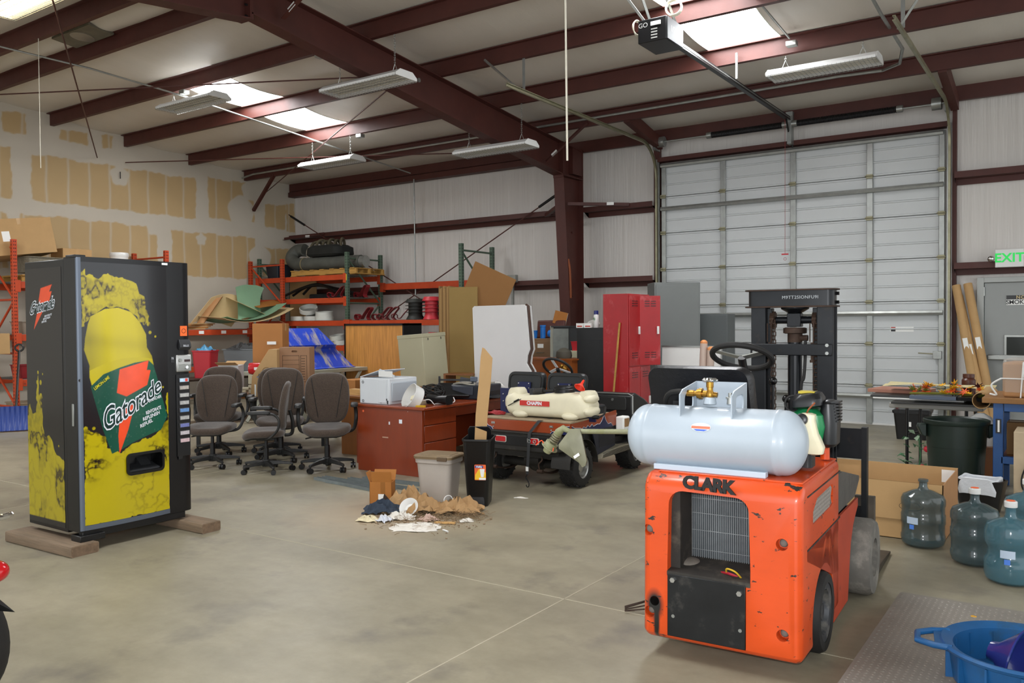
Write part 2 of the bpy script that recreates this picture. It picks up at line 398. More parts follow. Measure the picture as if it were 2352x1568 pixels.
part('stiffener', MB().box(XC-.1, XC+.1, 12.29, 12.93, 4.03, 4.045), m_steel, fr)
part('stiffener', MB().box(XC, XC+.09, 12.6, 12.95, 4.1, 4.56), m_steel, fr)
for zz in (.9, 2.0, 3.1): part('bolt_head', MB().cyl((XC, 12.7, zz), (XC+.02, 12.7, zz), .02, n=8), m_steel, fr)
part('clip_hole_cap', MB().cyl((XC, 8.65, 4.8), (XC+.02, 8.65, 4.8), .03, n=12), m_galv, fr)
# girts ----------------------------------------------------------------------
def girt(zt, x0, x1):
    p = [(12.94, zt-.085), (12.94, zt), (12.952, zt), (12.952, zt-.075), (13.13, zt-.075), (13.13, zt-.165), (13.142, zt-.165), (13.142, zt-.085)]
    struct('wall_girt', MB().prism(p, x0, x1, 'x'), m_steel, label='dark red wall girt on the white insulated wall')
for zt in (3.556, 2.309):
    girt(zt, XL+.03, -7.55); girt(zt, -7.35, DX0-.1); girt(zt, DX1+.14, 6)
# rods, braces -----------------------------------------------------------------
def rod(name, label, p, q, r=.012, m=m_steel, cat='rod', group=None):
    return solo(name, label, cat, MB().cyl(p, q, r, n=8), m, group=group)
rod('brace_rod', 'diagonal red brace rod meeting the column head', (-7.6, 12.9, 3.96), (-14.95, 12.92, .25))
rod('turnbuckle', 'dark turnbuckle on the brace rod near the column head', (-7.72, 12.9, 3.9), (-8.25, 12.9, 3.634), .026, m_black, 'turnbuckle')
rod('brace_rod', 'diagonal red brace rod falling from the drywall corner', (-14.97, 12.86, 4.02), (-7.75, 12.9, .3))
rod('turnbuckle', 'dark turnbuckle on the brace rod in the drywall corner', (-14.9, 12.86, 3.98), (-14.45, 12.86, 3.75), .026, m_black, 'turnbuckle')
def roofp(x, y, d=-.1): return (x, y, roof_z(y)+d)
rod('roof_rod', 'thin red roof rod ending on the drywall below the second purlin end', roofp(-15.05, 8.45, -.35), roofp(-9.0, 4.6, -.15), .01)
rod('roof_rod', 'thin red roof rod crossing level behind the skylights', roofp(-15.05, 5.4, -.15), roofp(-7.5, 8.3, -.2), .01)
rod('roof_rod', 'thin red roof rod running from the drywall to the column haunch', roofp(-15.05, 9.0, -.3), roofp(-7.5, 12.2, -.15), .01)
rod('roof_rod', 'thin red roof rod slanting down from the rafter to the drywall corner', roofp(-7.55, 8.35, -.25), roofp(-15.05, 12.3, -.12), .01)
def angle_iron(name, label, p, q, w=.05, m=m_steel, tagged=True, cat='brace'):
    p, q = Vector(p), Vector(q); d = (q-p); Ln = d.length; d.normalize()
    s_ = d.cross(Vector((0, 0, 1))); s_ = s_.normalized() if s_.length > .05 else Vector((1, 0, 0)); n_ = s_.cross(d)
    pr = [(0, 0), (w, 0), (w, .005), (.005, .005), (.005, w), (0, w)]
    r0 = [tuple(p+s_*a+n_*c) for a, c in pr]; r1 = [tuple(q+s_*a+n_*c) for a, c in pr]
    return solo(name, label, cat, MB().loft([r0, r1]), m, ang=10)
angle_iron('flange_brace', 'short red angle brace from last purlin to the drywall', (-14.1, 11.72, 4.66), (-15.02, 11.9, 4.0), .06)
angle_iron('flange_brace', 'red angle brace with white tag on the girt by the drywall corner', (-15.04, 12.78, 3.44), (-13.9, 12.93, 3.5), .06)
angle_iron('flange_brace', 'red angle brace with white tag right of the column', (-7.36, 12.42, 3.53), (-6.45, 12.93, 3.5), .06)
angle_iron('flange_brace', 'short red angle brace left of the column', (-7.55, 12.42, 3.53), (-8.15, 12.93, 3.45), .06)
angle_iron('flange_brace', 'red angle brace from rafter haunch up to a purlin', (-7.35, 11.75, 4.15), (-6.55, 11.72, 4.68), .06)
angle_iron('flange_brace', 'red angle brace with white tag high on the rafter', (-7.35, 6.3, 4.9), (-6.8, 6.3, 5.2), .06)
def tagq(p, rz, w=.12, h=.05):
    solo('paper_tag', 'small white paper tag stuck on %s' % p[3], 'tag', quad(w, h, .002), m_label, p[:3], (90, p[4], rz), group=None)
tagq((-14.35, 12.85, 3.49, 'the brace in the drywall corner', 0), 10); tagq((-6.72, 12.76, 3.55, 'the brace right of the column', 0), 25)
tagq((-7.18, 11.70, 4.29, 'the haunch brace', -35), 0); tagq((-7.2, 6.26, 5.0, 'the brace high on the rafter', -30), 0)
angle_iron('conduit_stub', 'dark stub of rod sticking out of the drywall', (-15.06, 8.9, 4.3), (-15.06, 8.9, 4.43), .012, m_black)
# overhead sectional door -------------------------------------------------------
door = tag(link(bpy.data.objects.new('door_1', None)), kind='structure', label='closed white ribbed overhead sectional door')
m_door = mat('white_ribbed_steel', '#c3c6c6', .42, .0, var=.03, vs=2, rvar=.06)
hz_ = [0] + [.577+.6096*k for k in range(6)] + [4.185]
def sec_prof(z0, z1):
    # inner face profile: mostly flat with two V grooves and small rims
    h = z1-z0; y = 13.12; P = [(y+.012, z0), (y-.012, z0+.006), (y-.012, z0+.028), (y+.006, z0+.034)]
    for f in (.36, .68):
        zc = z0+h*f; P += [(y+.006, zc-.016), (y-.008, zc-.010), (y-.008, zc+.006), (y+.012, zc+.012), (y+.006, zc+.018)]
    n = 2
    P += [(y+.006, z1-.03), (y-.008, z1-.026), (y-.008, z1-.004), (y+.012, z1)]
    return P + [(y+.035, z1), (y+.035, z0)]
for k in range(7):
    part('door_section', MB().prism(sec_prof(hz_[k]+.002, hz_[k+1]-.002), DX0, DX1, 'x'), m_door, door, ang=20)
STX = [-5.885, -4.853, -3.74, -2.635, -1.69]
for i, x in enumerate(STX):
    w = .085 if 0 < i < 4 else .075
    for k in range(7):
        mb = MB().prism([(x-w/2, 13.11), (x-w/2, 13.075), (x+w/2, 13.075), (x+w/2, 13.11)], hz_[k]+.012, hz_[k+1]-.012, 'z')
        part('stile', mb, m_galv, door, bev=.006)
    for k in range(1, 7):
        mb = MB().box(x-.045, x+.045, 13.045, 13.075, hz_[k]-.03, hz_[k]+.03)
        mb.cyl((x-.06, 13.045, hz_[k]), (x+.06, 13.045, hz_[k]), .012, n=8)
        part('hinge', mb, m_galv_old, door, bev=.003)
for zz in (4.14, 3.42, 1.63, .42):
    part('strut', MB().prism([(13.08, zz-.035), (13.03, zz-.03), (13.02, zz), (13.03, zz+.03), (13.08, zz+.035)], DX0+.01, DX1-.01, 'x'), m_galv, door)
part('bottom_seal', MB().box(DX0, DX1, 13.09, 13.16, 0, .025), m_white, door)
part('lock_plate', MB().box(-1.79, -1.68, 13.03, 13.075, .98, 1.09), m_galv, door, bev=.004)
part('lock_bar', MB().cyl((-1.79, 13.05, 1.05), (-1.98, 13.05, 1.06), .008), m_galv_old, door)
lbl = part('warning_sticker', MB().box(-2.36, -2.05, 13.1235, 13.1255, 1.36, 1.43), m_label, door)
part('sticker_mark', MB().box(-2.35, -2.29, 13.1215, 13.1235, 1.365, 1.41), m_black, lbl); part('sticker_mark', MB().box(-2.35, -2.29, 13.1215, 13.1235, 1.413, 1.428), mat('sticker_red', '#b03020'), lbl)
# jambs, header, tracks, spring
for nm, x0, x1 in (('a', DX0-.13, DX0-.03), ('b', DX1+.10, DX1+.15)):
    struct('door_jamb', MB().box(x0, x1, 13.08, 13.17, 0, 4.58), m_steel, label='dark red door jamb')
struct('door_header', MB().box(DX0-.02, DX1+.06, 12.98, 13.15, 4.2, 4.27), m_steel, label='dark red header over the overhead door')
for x in (-5.9, -1.52):
    struct('jamb_brace', MB().prism([(11.75, 4.62), (12.98, 4.4), (12.98, 4.58), (11.75, 4.82)], x-.05, x+.05, 'x'), m_steel, label='dark red jamb extension up to the last purlin')
def track(x, sgn, y_end):
    path = [(x, 13.0, .05), (x, 13.0, 3.9)] + [(x, 13.0-.55+.55*cos(a), 3.92+.55*sin(a)) for a in [radians(k*9) for k in range(0, 11)]] + [(x, y_end, 4.49)]
    mb = MB(); w = .05
    rings = []
    for i, p in enumerate(path):
        a = Vector(path[max(i-1, 0)]); c = Vector(path[min(i+1, len(path)-1)]); t = (c-a).normalized(); n_ = Vector((0, t.z, -t.y))
        P0 = Vector(p); sx = Vector((sgn, 0, 0))
        rings.append([tuple(P0+n_*q+sx*d) for q, d in ((-w/2, 0), (w/2, 0), (w/2, .03), (w/2-.008, .03), (w/2-.008, .006), (-w/2+.008, .006), (-w/2+.008, .03), (-w/2, .03))])
    mb.loft(rings); return mb
for x, sg, ye, dsc in ((-5.99, 1, 8.62, 'beside the column'), (-1.57, -1, 8.95, 'beside the exit door')):
    t = thing('door_track', 'curved galvanised overhead door track %s' % dsc, 'door track', (0, 0, 0))
    part('track_rail', track(x, sg, ye), m_galv_old, t)
    part('wall_angle', MB().box(min(x, x+sg*.05), max(x, x+sg*.05), 13.02, 13.06, .05, 4.25), m_galv, t)
    mb = MB().box(x-.02, x+.02, ye+.35, ye+.355, 4.49, 4.9)
    for zz in range(8): pass
    part('hanger', MB().box(x-.02, x+.02, ye+.4, ye+.404, 4.5, roof_z(ye)+.05), m_galv, t)
    hb = MB(); a, c = Vector((x-.05, ye+.42, 4.5)), Vector((x-.55 if sg > 0 else x+.3, ye+.3, roof_z(ye)+.02))
    hb.tube([a, c], .016, 4); part('hanger', hb, m_galv, t)
    db = MB().cyl((x+sg*.1, 12.88, 4.5), (x+sg*.22, 12.88, 4.5), .085, n=20); part('cable_drum', db, m_galv, t)
    part('bearing_bracket', MB().box(x+sg*.02, x+sg*.06, 12.84, 13.05, 4.38, 4.56), m_galv, t)
sp = thing('torsion_spring', 'black torsion spring on its shaft above the overhead door', 'spring', (0, 0, 0))
part('shaft', MB().cyl((-6.0, 12.88, 4.5), (-1.5, 12.88, 4.5), .0125, n=10), m_galv, sp)
for x0, x1 in ((-5.0, -3.8), (-3.66, -2.2)):
    hp = [(x0+(x1-x0)*i/560, 12.88+.042*cos(i*.7854), 4.5+.042*sin(i*.7854)) for i in range(561)]
    part('coil', MB().tube(hp, .0085, 5), m_black, sp); part('spring_core', MB().cyl((x0, 12.88, 4.5), (x1, 12.88, 4.5), .036, n=12), m_black, sp)
    for xx in (x0, x1): part('winding_cone', MB().cyl((xx-.04, 12.88, 4.5), (xx+.04, 12.88, 4.5), .05, n=16), m_galv, sp)
part('centre_bracket', MB().box(-3.76, -3.7, 12.84, 12.98, 4.2, 4.62), m_galv, sp)
# exit door -----------------------------------------------------------------------
m_grey = mat('grey_door_paint', '#8f9290', .45, 0, var=.03)
ed = tag(link(bpy.data.objects.new('door_2', None)), kind='structure', label='grey metal exit door with window and frame')
part('frame', MB().box(-1.255, -1.17, 13.08, 13.2, 0, 2.1).box(-1.17, -.2, 13.08, 13.2, 2.03, 2.1).box(-.24, -.16, 13.08, 13.2, 0, 2.1), mat('grey_frame_paint', '#a5a8a5', .45), ed, bev=.005)
part('leaf', MB().box(-1.165, -.245, 13.11, 13.16, .01, 2.025), m_grey, ed, bev=.003)
part('vision_frame', MB().box(-.93, -.45, 13.09, 13.11, .35, 1.32), m_galv, ed, bev=.005)
part('glass', MB().box(-.9, -.48, 13.08, 13.092, .38, 1.29), mat('dark_window_glass', '#2d302d', .12), ed)
part('push_bar', MB().box(-1.12, -.3, 13.03, 13.09, .98, 1.05), m_galv, ed, bev=.01)
for k in range(3): part('hinge', MB().cyl((-1.17, 13.09, .25+.8*k), (-1.17, 13.09, .37+.8*k), .012), m_galv, ed)
sg = solo('no_smoking_sign', 'small black and white no smoking sign on the grey exit door', 'sign', MB().box(-.905, -.575, 13.1, 13.108, 1.72, 1.85), m_label)
part('black_band', MB().box(-.905, -.575, 13.097, 13.1, 1.795, 1.85), m_black, sg)
text('lettering', 'NO', .062, mat('sign_gold', '#b9a67c', .5), sg, (-.74, 13.096, 1.822), FACE_S, bold=.002, sp=1.2)
text('lettering', 'SMOKING', .078, m_black, sg, (-.74, 13.098, 1.757), FACE_S, bold=.0015, sp=.95)
es = thing('exit_sign', 'white emergency exit sign with green letters and lamp heads', 'sign', (-.86, 12.92, 2.34))
part('housing', MB().box(-.165, .165, -.03, .03, -.12, .12), m_white, es, bev=.008)
text('lettering', 'EXIT', .165, mat('exit_green', '#18b648', .4, emis=.6), es, (0, -.033, 0), FACE_S, bold=.004, sp=1.02)
m_chrome = mat('chrome', '#d0d0d0', .12, 1.0)
for s_ in (-1, 1):
    part('lamp_head', MB().ell((s_*.215, -.01, 0), .042, 16, 10), m_chrome, es)
    part('lamp_arm', MB().cyl((s_*.16, 0, 0), (s_*.2, 0, 0), .015), m_white, es)
part('mount', MB().box(-.06, .06, .03, .1, -.06, .06), m_white, es)
# ================================================================== solids with cuts
def temp_obj(mb):
    o = bpy.data.objects.new('tmp', mb.mesh('tmp', None, False) if isinstance(mb, MB) else mb); COL.objects.link(o); return o
def solid(mb, m, bev=0, seg=3, cuts=(), bang=40, ang=35):
    o = temp_obj(mb)
    if bev:
        b = o.modifiers.new('b', 'BEVEL'); b.width = bev; b.segments = seg; b.limit_method = 'ANGLE'; b.angle_limit = radians(bang)
    cs = [temp_obj(c) for c in cuts]
    for c in cs:
        q = o.modifiers.new('c', 'BOOLEAN'); q.object = c; q.operation = 'DIFFERENCE'; q.solver = 'EXACT'
    dg = bpy.context.evaluated_depsgraph_get(); me = bpy.data.meshes.new_from_object(o.evaluated_get(dg), depsgraph=dg)
    for c in cs + [o]: bpy.data.objects.remove(c)
    me.materials.clear(); me.materials.append(m); me.shade_smooth(); me.set_sharp_from_angle(angle=radians(ang)); return me

m_rubber = mat('black_rubber', '#1b1a19', .7, 0, var=.3, vs=12, bump=.1)
m_dusty = mat('dusty_black', '#2c2925', .75, 0, var=.35, vs=9, col2='#5d564b', c2=(.5, .75), c2s=7)
m_brass = mat('brass', '#a37a35', .35, .9, var=.2, vs=20)
m_rust = mat('rusty_steel', '#3c2c22', .7, .3, var=.4, vs=14)
m_silver = mat('silver_tank_paint', '#aab5bf', .42, .0, var=.06, vs=3, col2='#6c6d6c', c2=(.72, .76), c2s=26, coat=.2)
m_dgrey = mat('dark_grey_plastic', '#2b2c2e', .5, 0, var=.2)
m_steel_b = mat('bright_steel', '#b5b5b2', .3, .9, var=.1)
# orange paint with chips and an exhaust soot stain
m_orange = mat('chipped_orange_paint', '#d04a16', .36, 0, var=.1, vs=3, col2='#2b2622', c2=(.625, .64), c2s=14, coat=.25, stretch=(1, 1, 2.2))
nt = m_orange.node_tree; bs_ = nt.nodes['Principled BSDF']; old = bs_.inputs['Base Color'].links[0].from_socket
def node_blob(nt, c, r0, r1, sc):
    t = nt.nodes.new('ShaderNodeTexCoord'); mp = nt.nodes.new('ShaderNodeMapping'); mp.vector_type = 'TEXTURE'
    mp.inputs['Location'].default_value = c; mp.inputs['Scale'].default_value = sc
    ln = nt.nodes.new('ShaderNodeVectorMath'); ln.operation = 'LENGTH'; mr = nt.nodes.new('ShaderNodeMapRange')
    mr.inputs[1].default_value = r0; mr.inputs[2].default_value = r1; mr.inputs[3].default_value = 1; mr.inputs[4].default_value = 0
    nt.links.new(t.outputs['Object'], mp.inputs[0]); nt.links.new(mp.outputs[0], ln.inputs[0]); nt.links.new(ln.outputs['Value'], mr.inputs[0]); return mr.outputs[0]
for c, sc in (((-.296, 0, .235), (.045, .2, .075)), ((-.285, 0, .15), (.016, .2, .1))):
    mx = nt.nodes.new('ShaderNodeMix'); mx.data_type = 'RGBA'; nt.links.new(node_blob(nt, c, .55, 1.1, sc), mx.inputs['Factor'])
    nt.links.new(old, mx.inputs['A']); mx.inputs['B'].default_value = (.012, .011, .01, 1); old = mx.outputs['Result']
nt.links.new(old, bs_.inputs['Base Color'])
m_orange_s = mat('dusty_shaded_orange_paint', '#a83a1c', .5, 0, var=.16, vs=4, col2='#57352a', c2=(.6, .7), c2s=7)  # flank paint: dust, plus a darker base standing in for weaker light

# ------------------------------------------------------------------ forklift
FK = thing('forklift', 'small worn orange forklift with black mast and open radiator back', 'forklift', (-1.325, 3.504, 0), 3)
hw = .355
body = MB().prism([(0, .11), (.02, .078), (.3, .07), (.83, .09), (.83, .836), (.06, .84), (.012, .79)], -hw, hw, 'x')
open_ = MB().prism([(-.235, .40), (.14, .40), (.14, .45), (.132, .70)] + arc(.072, .70, .06, 0, 90, 6)[1:] + arc(-.165, .70, .065, 90, 180, 6) + [(-.235, .45)], -.1, .24, 'y')
lowp = MB().box(-.234, .122, -.1, .012, .105, .41)
holes = [MB().cyl((x, -.1, z), (x, .05, z), .03, .024, n=20) for x, z in ((-.33, .572), (.272, .583), (-.322, .198), (.276, .2))]
exh = MB().cyl((-.296, -.1, .252), (-.296, .1, .252), .022, n=16)
arch = MB().cyl((.16, .44, .17), (.6, .44, .17), .235, n=40)
archl = MB().cyl((-.16, .44, .17), (-.6, .44, .17), .235, n=40)
sgr = MB().prism([(.215, .635), (.215, .69), (.3, .735), (.64, .742), (.655, .70), (.655, .648), (.6, .64)], .3, .5, 'x')
part('counterweight', solid(body, m_orange, .045, 4, [open_, lowp, *holes, exh, arch, archl, sgr]), None, FK)
part('hood_ridge', MB().box(-.3, .345, .06, .8, .833, .842), m_orange, FK, bev=.004)
part('hood_seam', MB().box(.352, .358, .1, .83, .772, .778).box(.352, .358, .1, .83, .542, .548), m_dusty, FK)
rad = part('radiator', MB().box(-.245, .15, .215, .235, .36, .78), mat('radiator_core', '#4b5054', .55, .3, var=.3, vs=9), FK)
mb = MB()
for i in range(34): mb.box(-.19+i*.0098, -.1875+i*.0098, .206, .214, .42, .77)
for z in (.46, .55, .63, .7): mb.box(-.19, .15, .204, .208, z, z+.0025)
part('fins', mb, mat('radiator_fins', '#8c9092', .5, .4, var=.4, vs=6), rad)
part('shroud', MB().box(-.25, -.19, .05, .22, .38, .78), m_dusty, FK); part('shroud', MB().box(.145, .2, .1, .22, .38, .78), m_dusty, FK)
part('ledge', MB().prism([(.0, .40), (.22, .425), (.22, .39), (0, .38)], -.235, .14, 'x'), m_dusty, FK)
part('debris', MB().ell((-.18, .15, .41), (.05, .06, .02)), mat('dust', '#6d675f', .95, var=.2, vs=20), FK)
bpz = part('access_plate', MB().box(-.232, .12, -.004, .008, .108, .388), mat('scuffed_black_plate', '#191a1b', .4, .2, var=.5, vs=5, col2='#494642', c2=(.56, .72), c2s=5), FK, bev=.002)
for x, z in ((-.205, .365), (.096, .352)): part('bolt', MB().cyl((x, -.016, z), (x, 0, z), .012, n=6), m_steel_b, bpz)
for x, z in ((-.205, .2), (.098, .19)): part('bolt', MB().cyl((x, -.006, z), (x, 0, z), .008, n=10), m_galv, bpz)
for i, (x, z) in enumerate(((-.33, .572), (.272, .583), (-.322, .198), (.276, .2))):
    part('plug', MB().ell((x, .042, z), (.018, .012, .018)), mat('grey_plug', '#6f6a63', .8), FK)
part('wire', MB().tube(bez([(.02, .06, .41), (.03, .03, .44), (.07, .02, .435), (.09, .05, .40)], 6), .004, 6), mat('yellow_wire', '#c9a52a'), FK)
part('wire', MB().tube(bez([(-.01, .08, .405), (.03, .05, .415), (.08, .06, .40)], 6), .006, 6), mat('red_wire', '#a2202e'), FK)
t1 = text_mb('CLARK', .076, bold=.004, ext=.006, sp=.92, warp=lambda x, y, z: (x*1.02, y*(1+.25*x)-.03*x, z))
part('lettering', t1, mat('badge_black', '#151413', .6), FK, (-.043, -.0015, .806), (84, 0, 0), smooth=False)
mb = MB()
for k in range(-6, 22):
    for s_ in (1, -1):
        a = Vector((.348, .2+k*.024, .63)); c = a+Vector((0, s_*.075, .115))
        if .2 < min(a.y, c.y)+.02 and max(a.y, c.y) < .68: mb.tube([a, c], .0032, 4)
part('side_mesh', mb, mat('mesh_grey', '#857e76', .6, .3), FK)
part('side_dark', MB().box(.25, .3, .2, .68, .6, .76), m_black, FK)
for s_ in (1, -1):
    part('skirt', MB().prism([(.68, .06), (1.06, .06)] + [(1.40-.29*cos(radians(a)), .2+.29*sin(radians(a))) for a in (10, 30, 50, 70)] + [(1.36, .50), (1.36, .545), (.1, .55), (.1, .5), (.66, .3)], s_*(hw-.012), s_*hw, 'x'), m_orange_s, FK)
    fd = MB().prism([(.83, .55), (1.36, .55), (1.5, .62), (1.5, .645), (1.0, .745), (.83, .745)], s_*.2, s_*(hw-.015), 'x')
    part('fender', fd, mat('worn_step_steel', '#55524d', .6, .4, var=.3, vs=12, bump=.2, bs=40), FK, bev=.004)
part('floor_pan', MB().box(-.33, .33, .83, 1.4, .3, .36), m_dusty, FK)
part('dash', MB().prism([(1.28, .36), (1.42, .36), (1.34, 1.0), (1.27, 1.0)], -.3, .12, 'x'), m_black, FK, bev=.01)
part('fuel_cap', MB().cyl((.31, .70, .85), (.31, .70, .905), .022, n=12), m_orange, FK)
part('exhaust_stack', MB().cyl((.315, .72, .9), (.315, .72, .95), .016, n=12), m_rust, FK)
def wheel(name, c, r, w, s_, tm, rimm, parent, rim=.62):
    t = MB(); p = [(r*rim, -w/2), (r*.93, -w/2), (r, -w*.32), (r, w*.32), (r*.93, w/2), (r*rim, w/2)]
    n = 40; rings = [[(z, cos(2*pi*k/n)*q, sin(2*pi*k/n)*q) for k in range(n)] for q, z in p]
    t.loft(rings+[rings[0]], cap=False); o = part(name, t, tm, parent, c)
    h = MB(); pr = [(.02, w*.34), (r*.2, w*.34), (r*.24, w*.12), (r*.5, w*.12), (r*.56, w*.42), (r*rim, w*.46), (r*(rim+.02), w*.4), (r*rim, -w*.3), (.02, -w*.3)]
    rings = [[(z*s_, cos(2*pi*k/n)*q, sin(2*pi*k/n)*q) for k in range(n)] for q, z in pr]
    h.loft(rings); part('rim', h, rimm, o)
    for k in range(5):
        a = 2*pi*k/5; part('lug_nut', MB().cyl((s_*w*.1, cos(a)*r*.34, sin(a)*r*.34), (s_*w*.2, cos(a)*r*.34, sin(a)*r*.34), r*.05, n=6), m_galv, o)
    return o
m_tire_g = mat('dusty_solid_tire', '#68655f', .85, 0, var=.2, vs=8, col2='#8b867d', c2=(.5, .7), c2s=9)
m_rim_d = mat('dirty_rim', '#3f4144', .5, .4, var=.4, vs=9, col2='#77736c', c2=(.5, .7), c2s=10)
for s_ in (1, -1):
    wheel('rear_wheel', (s_*.31, .44, .185), .185, .12, s_, m_rubber if s_ > 0 else m_tire_g, m_rim_d, FK, .72)
    wheel('front_wheel', (s_*.36, 1.42, .21), .21, .15, s_, m_tire_g, m_rim_d, FK, .5)
# seat, steering wheel, levers
sb = MB(); rings = []
for k in range(9):
    t = k/8; a = pi*t; y = .44+.12*t; q = .05*sin(a)**.35 if 0 < t < 1 else .0
    rings.append([(-.235+x*(1-.04*(1-sin(a))), y-.05*((z)/.15), 1.14+z*(1-.07*(1-sin(a)))) for x, z in rr(.525, .33, .06, 5)])
m_seat = mat('cracked_black_vinyl', '#15161a', .38, 0, var=.3, vs=5, bump=.25, bs=12)
st = part('seat_back', MB().loft(rings), m_seat, FK)
part('seat_bracket', MB().box(-.36, -.325, .415, .44, .86, 1.13), m_black, st); part('bracket_bolt', MB().cyl((-.342, .405, 1.1), (-.342, .42, 1.1), .012, n=10), m_rust, st)
part('seat_cushion', MB().loft([[(-.235+x, .76+y, z) for x, y in rr(.5, .44, .06)] for z in (.92, .94, 1.0, 1.02)]), m_seat, FK, bev=.02)
part('seat_pan', MB().box(-.44, -.03, .5, .98, .84, .92), m_black, FK)
Ms = rotm(-26, 0, 0)
sw = part('steering_wheel', MB().torus((-.178, .98, 1.33), .158, .016, 48, 10, Ms), m_rubber, FK)
spk = MB()
for a in (100, 215, 330):
    d = Ms @ Vector((cos(radians(a)), sin(radians(a)), 0)); c0 = Vector((-.178, .98, 1.325))
    n_ = Ms @ Vector((-sin(radians(a)), cos(radians(a)), 0))*.018; u_ = Ms @ Vector((0, 0, 1))*.003
    spk.add([c0+d*.02+n_+u_, c0+d*.155+n_+u_, c0+d*.155-n_+u_, c0+d*.02-n_+u_, c0+d*.02+n_-u_, c0+d*.155+n_-u_, c0+d*.155-n_-u_, c0+d*.02-n_-u_],
            [(0, 1, 2, 3), (7, 6, 5, 4), (0, 4, 5, 1), (1, 5, 6, 2), (2, 6, 7, 3), (3, 7, 4, 0)])
part('spokes', spk, m_galv, sw); part('column', MB().cyl((-.178, .98, 1.325), (-.178, 1.28, .75), .022, n=14), m_black, sw)
for x, z, y in ((-.04, 1.195, 1.1), (.03, 1.1, 1.1)):
    lv = part('lever', MB().cyl((x-.012, y+.02, .7), (x, y, z-.012), .009, n=10), m_black, FK); part('lever_knob', MB().ell((x, y, z), .022, 16, 12), mat('black_knob', '#0d0d0e', .2), lv)
# mast
m_mast = mat('black_mast_steel', '#16181b', .38, .35, var=.4, vs=7, col2='#3a2f25', c2=(.62, .8), c2s=8)
y0 = 1.42
for x0, x1, s_ in ((-.25, -.165, -1), (.125, .215, 1)):
    part('mast_rail', MB().prism([(x0, y0), (x1, y0), (x1, y0+.014), ((x0+x1)/2+.01, y0+.014), ((x0+x1)/2+.01, y0+.1), (x1, y0+.1), (x1, y0+.114), (x0, y0+.114)], .05, 1.61, 'z'), m_mast, FK, bev=.003)
    part('inner_rail', MB().box(x1 if s_ < 0 else x0-.03, x1+.03 if s_ < 0 else x0, y0+.03, y0+.085, .05, 1.6), m_mast, FK, bev=.003)
xc = -.02
hb = part('mast_head_beam', MB().prism(rr(.485, .13, .035, 5, -.025, y0+.05), 1.612, 1.70, 'z'), m_mast, FK)
part('head_flange', MB().prism(rr(.525, .15, .05, 6, -.025, y0+.04), 1.70, 1.708, 'z'), m_rust, hb); part('head_flange', MB().prism(rr(.525, .15, .05, 6, -.025, y0+.04), 1.603, 1.611, 'z'), m_rust, hb)
for z in (1.63, 1.68): part('head_bolt', MB().cyl((.2, y0+.06, z), (.235, y0+.06, z), .011, n=6), m_black, hb)
emb = text_mb('M9TT2SIONFU9I', .026, ext=.002, sp=1.1); part('cast_marks', emb, mat('worn_steel_marks', '#a9adb0', .5), hb, (.035, y0-.0165, 1.66), (90, 0, 0), smooth=False)
part('tie_bar', MB().box(-.25, .21, y0-.02, y0-.004, 1.325, 1.392), m_mast, FK, bev=.004)
for x, z in ((-.225, 1.345), (.185, 1.385), (.185, 1.34)): part('tie_bolt', MB().cyl((x, y0-.03, z), (x, y0-.015, z), .01, n=8), m_galv, FK)
cyl_ = part('lift_cylinder', MB().cyl((xc+.01, y0+.06, .1), (xc+.01, y0+.06, 1.42), .04, n=24), m_mast, FK)
mb = MB(); mb.lathe([(.055, 0), (.066, .004), (.066, .032), (.055, .036)], 24, (xc+.01, y0+.06, 1.45)); mb.cyl((xc+.01, y0+.06, 1.4), (xc+.01, y0+.06, 1.46), .042, n=20); mb.cyl((xc+.04, y0+.05, 1.425), (xc+.085, y0+.05, 1.425), .018, n=10)
part('gland', mb, m_rust, cyl_)
mb = MB().cb((xc+.01, y0+.06, 1.53), (.078, .07, .08)); mb.cyl((xc-.1, y0+.06, 1.53), (xc+.12, y0+.06, 1.53), .022, n=12); mb.lathe([(.03, 0), (.08, .03), (.08, .04)], 18, (xc+.01, y0+.06, 1.565))
part('crosshead', mb, m_mast, cyl_, bev=.004)
lk = MB()
for x in (-.135, .105):
    sp_ = MB().cyl((x-.012, y0+.06, 1.53), (x+.012, y0+.06, 1.53), .046, n=18)
    for k in range(14): a = 2*pi*k/14; sp_.cyl((x-.012, y0+.06+.046*cos(a), 1.53+.046*sin(a)), (x+.012, y0+.06+.046*cos(a), 1.53+.046*sin(a)), .007, n=5)
    part('sprocket', sp_, m_rust, cyl_)
    ch = MB()
    for k in range(46):
        z = 1.52-k*.0235; w = .013 if k % 2 else .009
        for s_ in (-1, 1): ch.box(x+.012+s_*w-.002, x+.012+s_*w+.002, y0+.008, y0+.02, z-.013, z+.013)
        ch.cyl((x+.012-w, y0+.014, z-.0117), (x+.012+w, y0+.014, z-.0117), .004, n=5)
    part('lift_chain', ch, m_rust, cyl_)
    ch = MB()
    for k in range(5):
        z = 1.5-k*.021
        for s_ in (-1, 1): ch.box(x-.008+s_*.011-.002, x-.008+s_*.011+.002, y0-.004, y0+.008, z-.012, z+.012)
    ch.cyl((x-.008, y0, 1.40), (x-.008, y0, 1.29), .006, n=8); ch.cyl((x-.008, y0, 1.30), (x-.008, y0, 1.285), .011, n=6)
    part('chain_anchor', ch, m_rust, cyl_)
part('hydraulic_hose', MB().tube(bez([(.055, y0+.03, 1.41), (.06, y0, 1.3), (.055, y0-.01, 1.2), (.04, y0-.01, 1.13), (.045, y0, .8)], 10), .009, 8), m_rubber, FK)
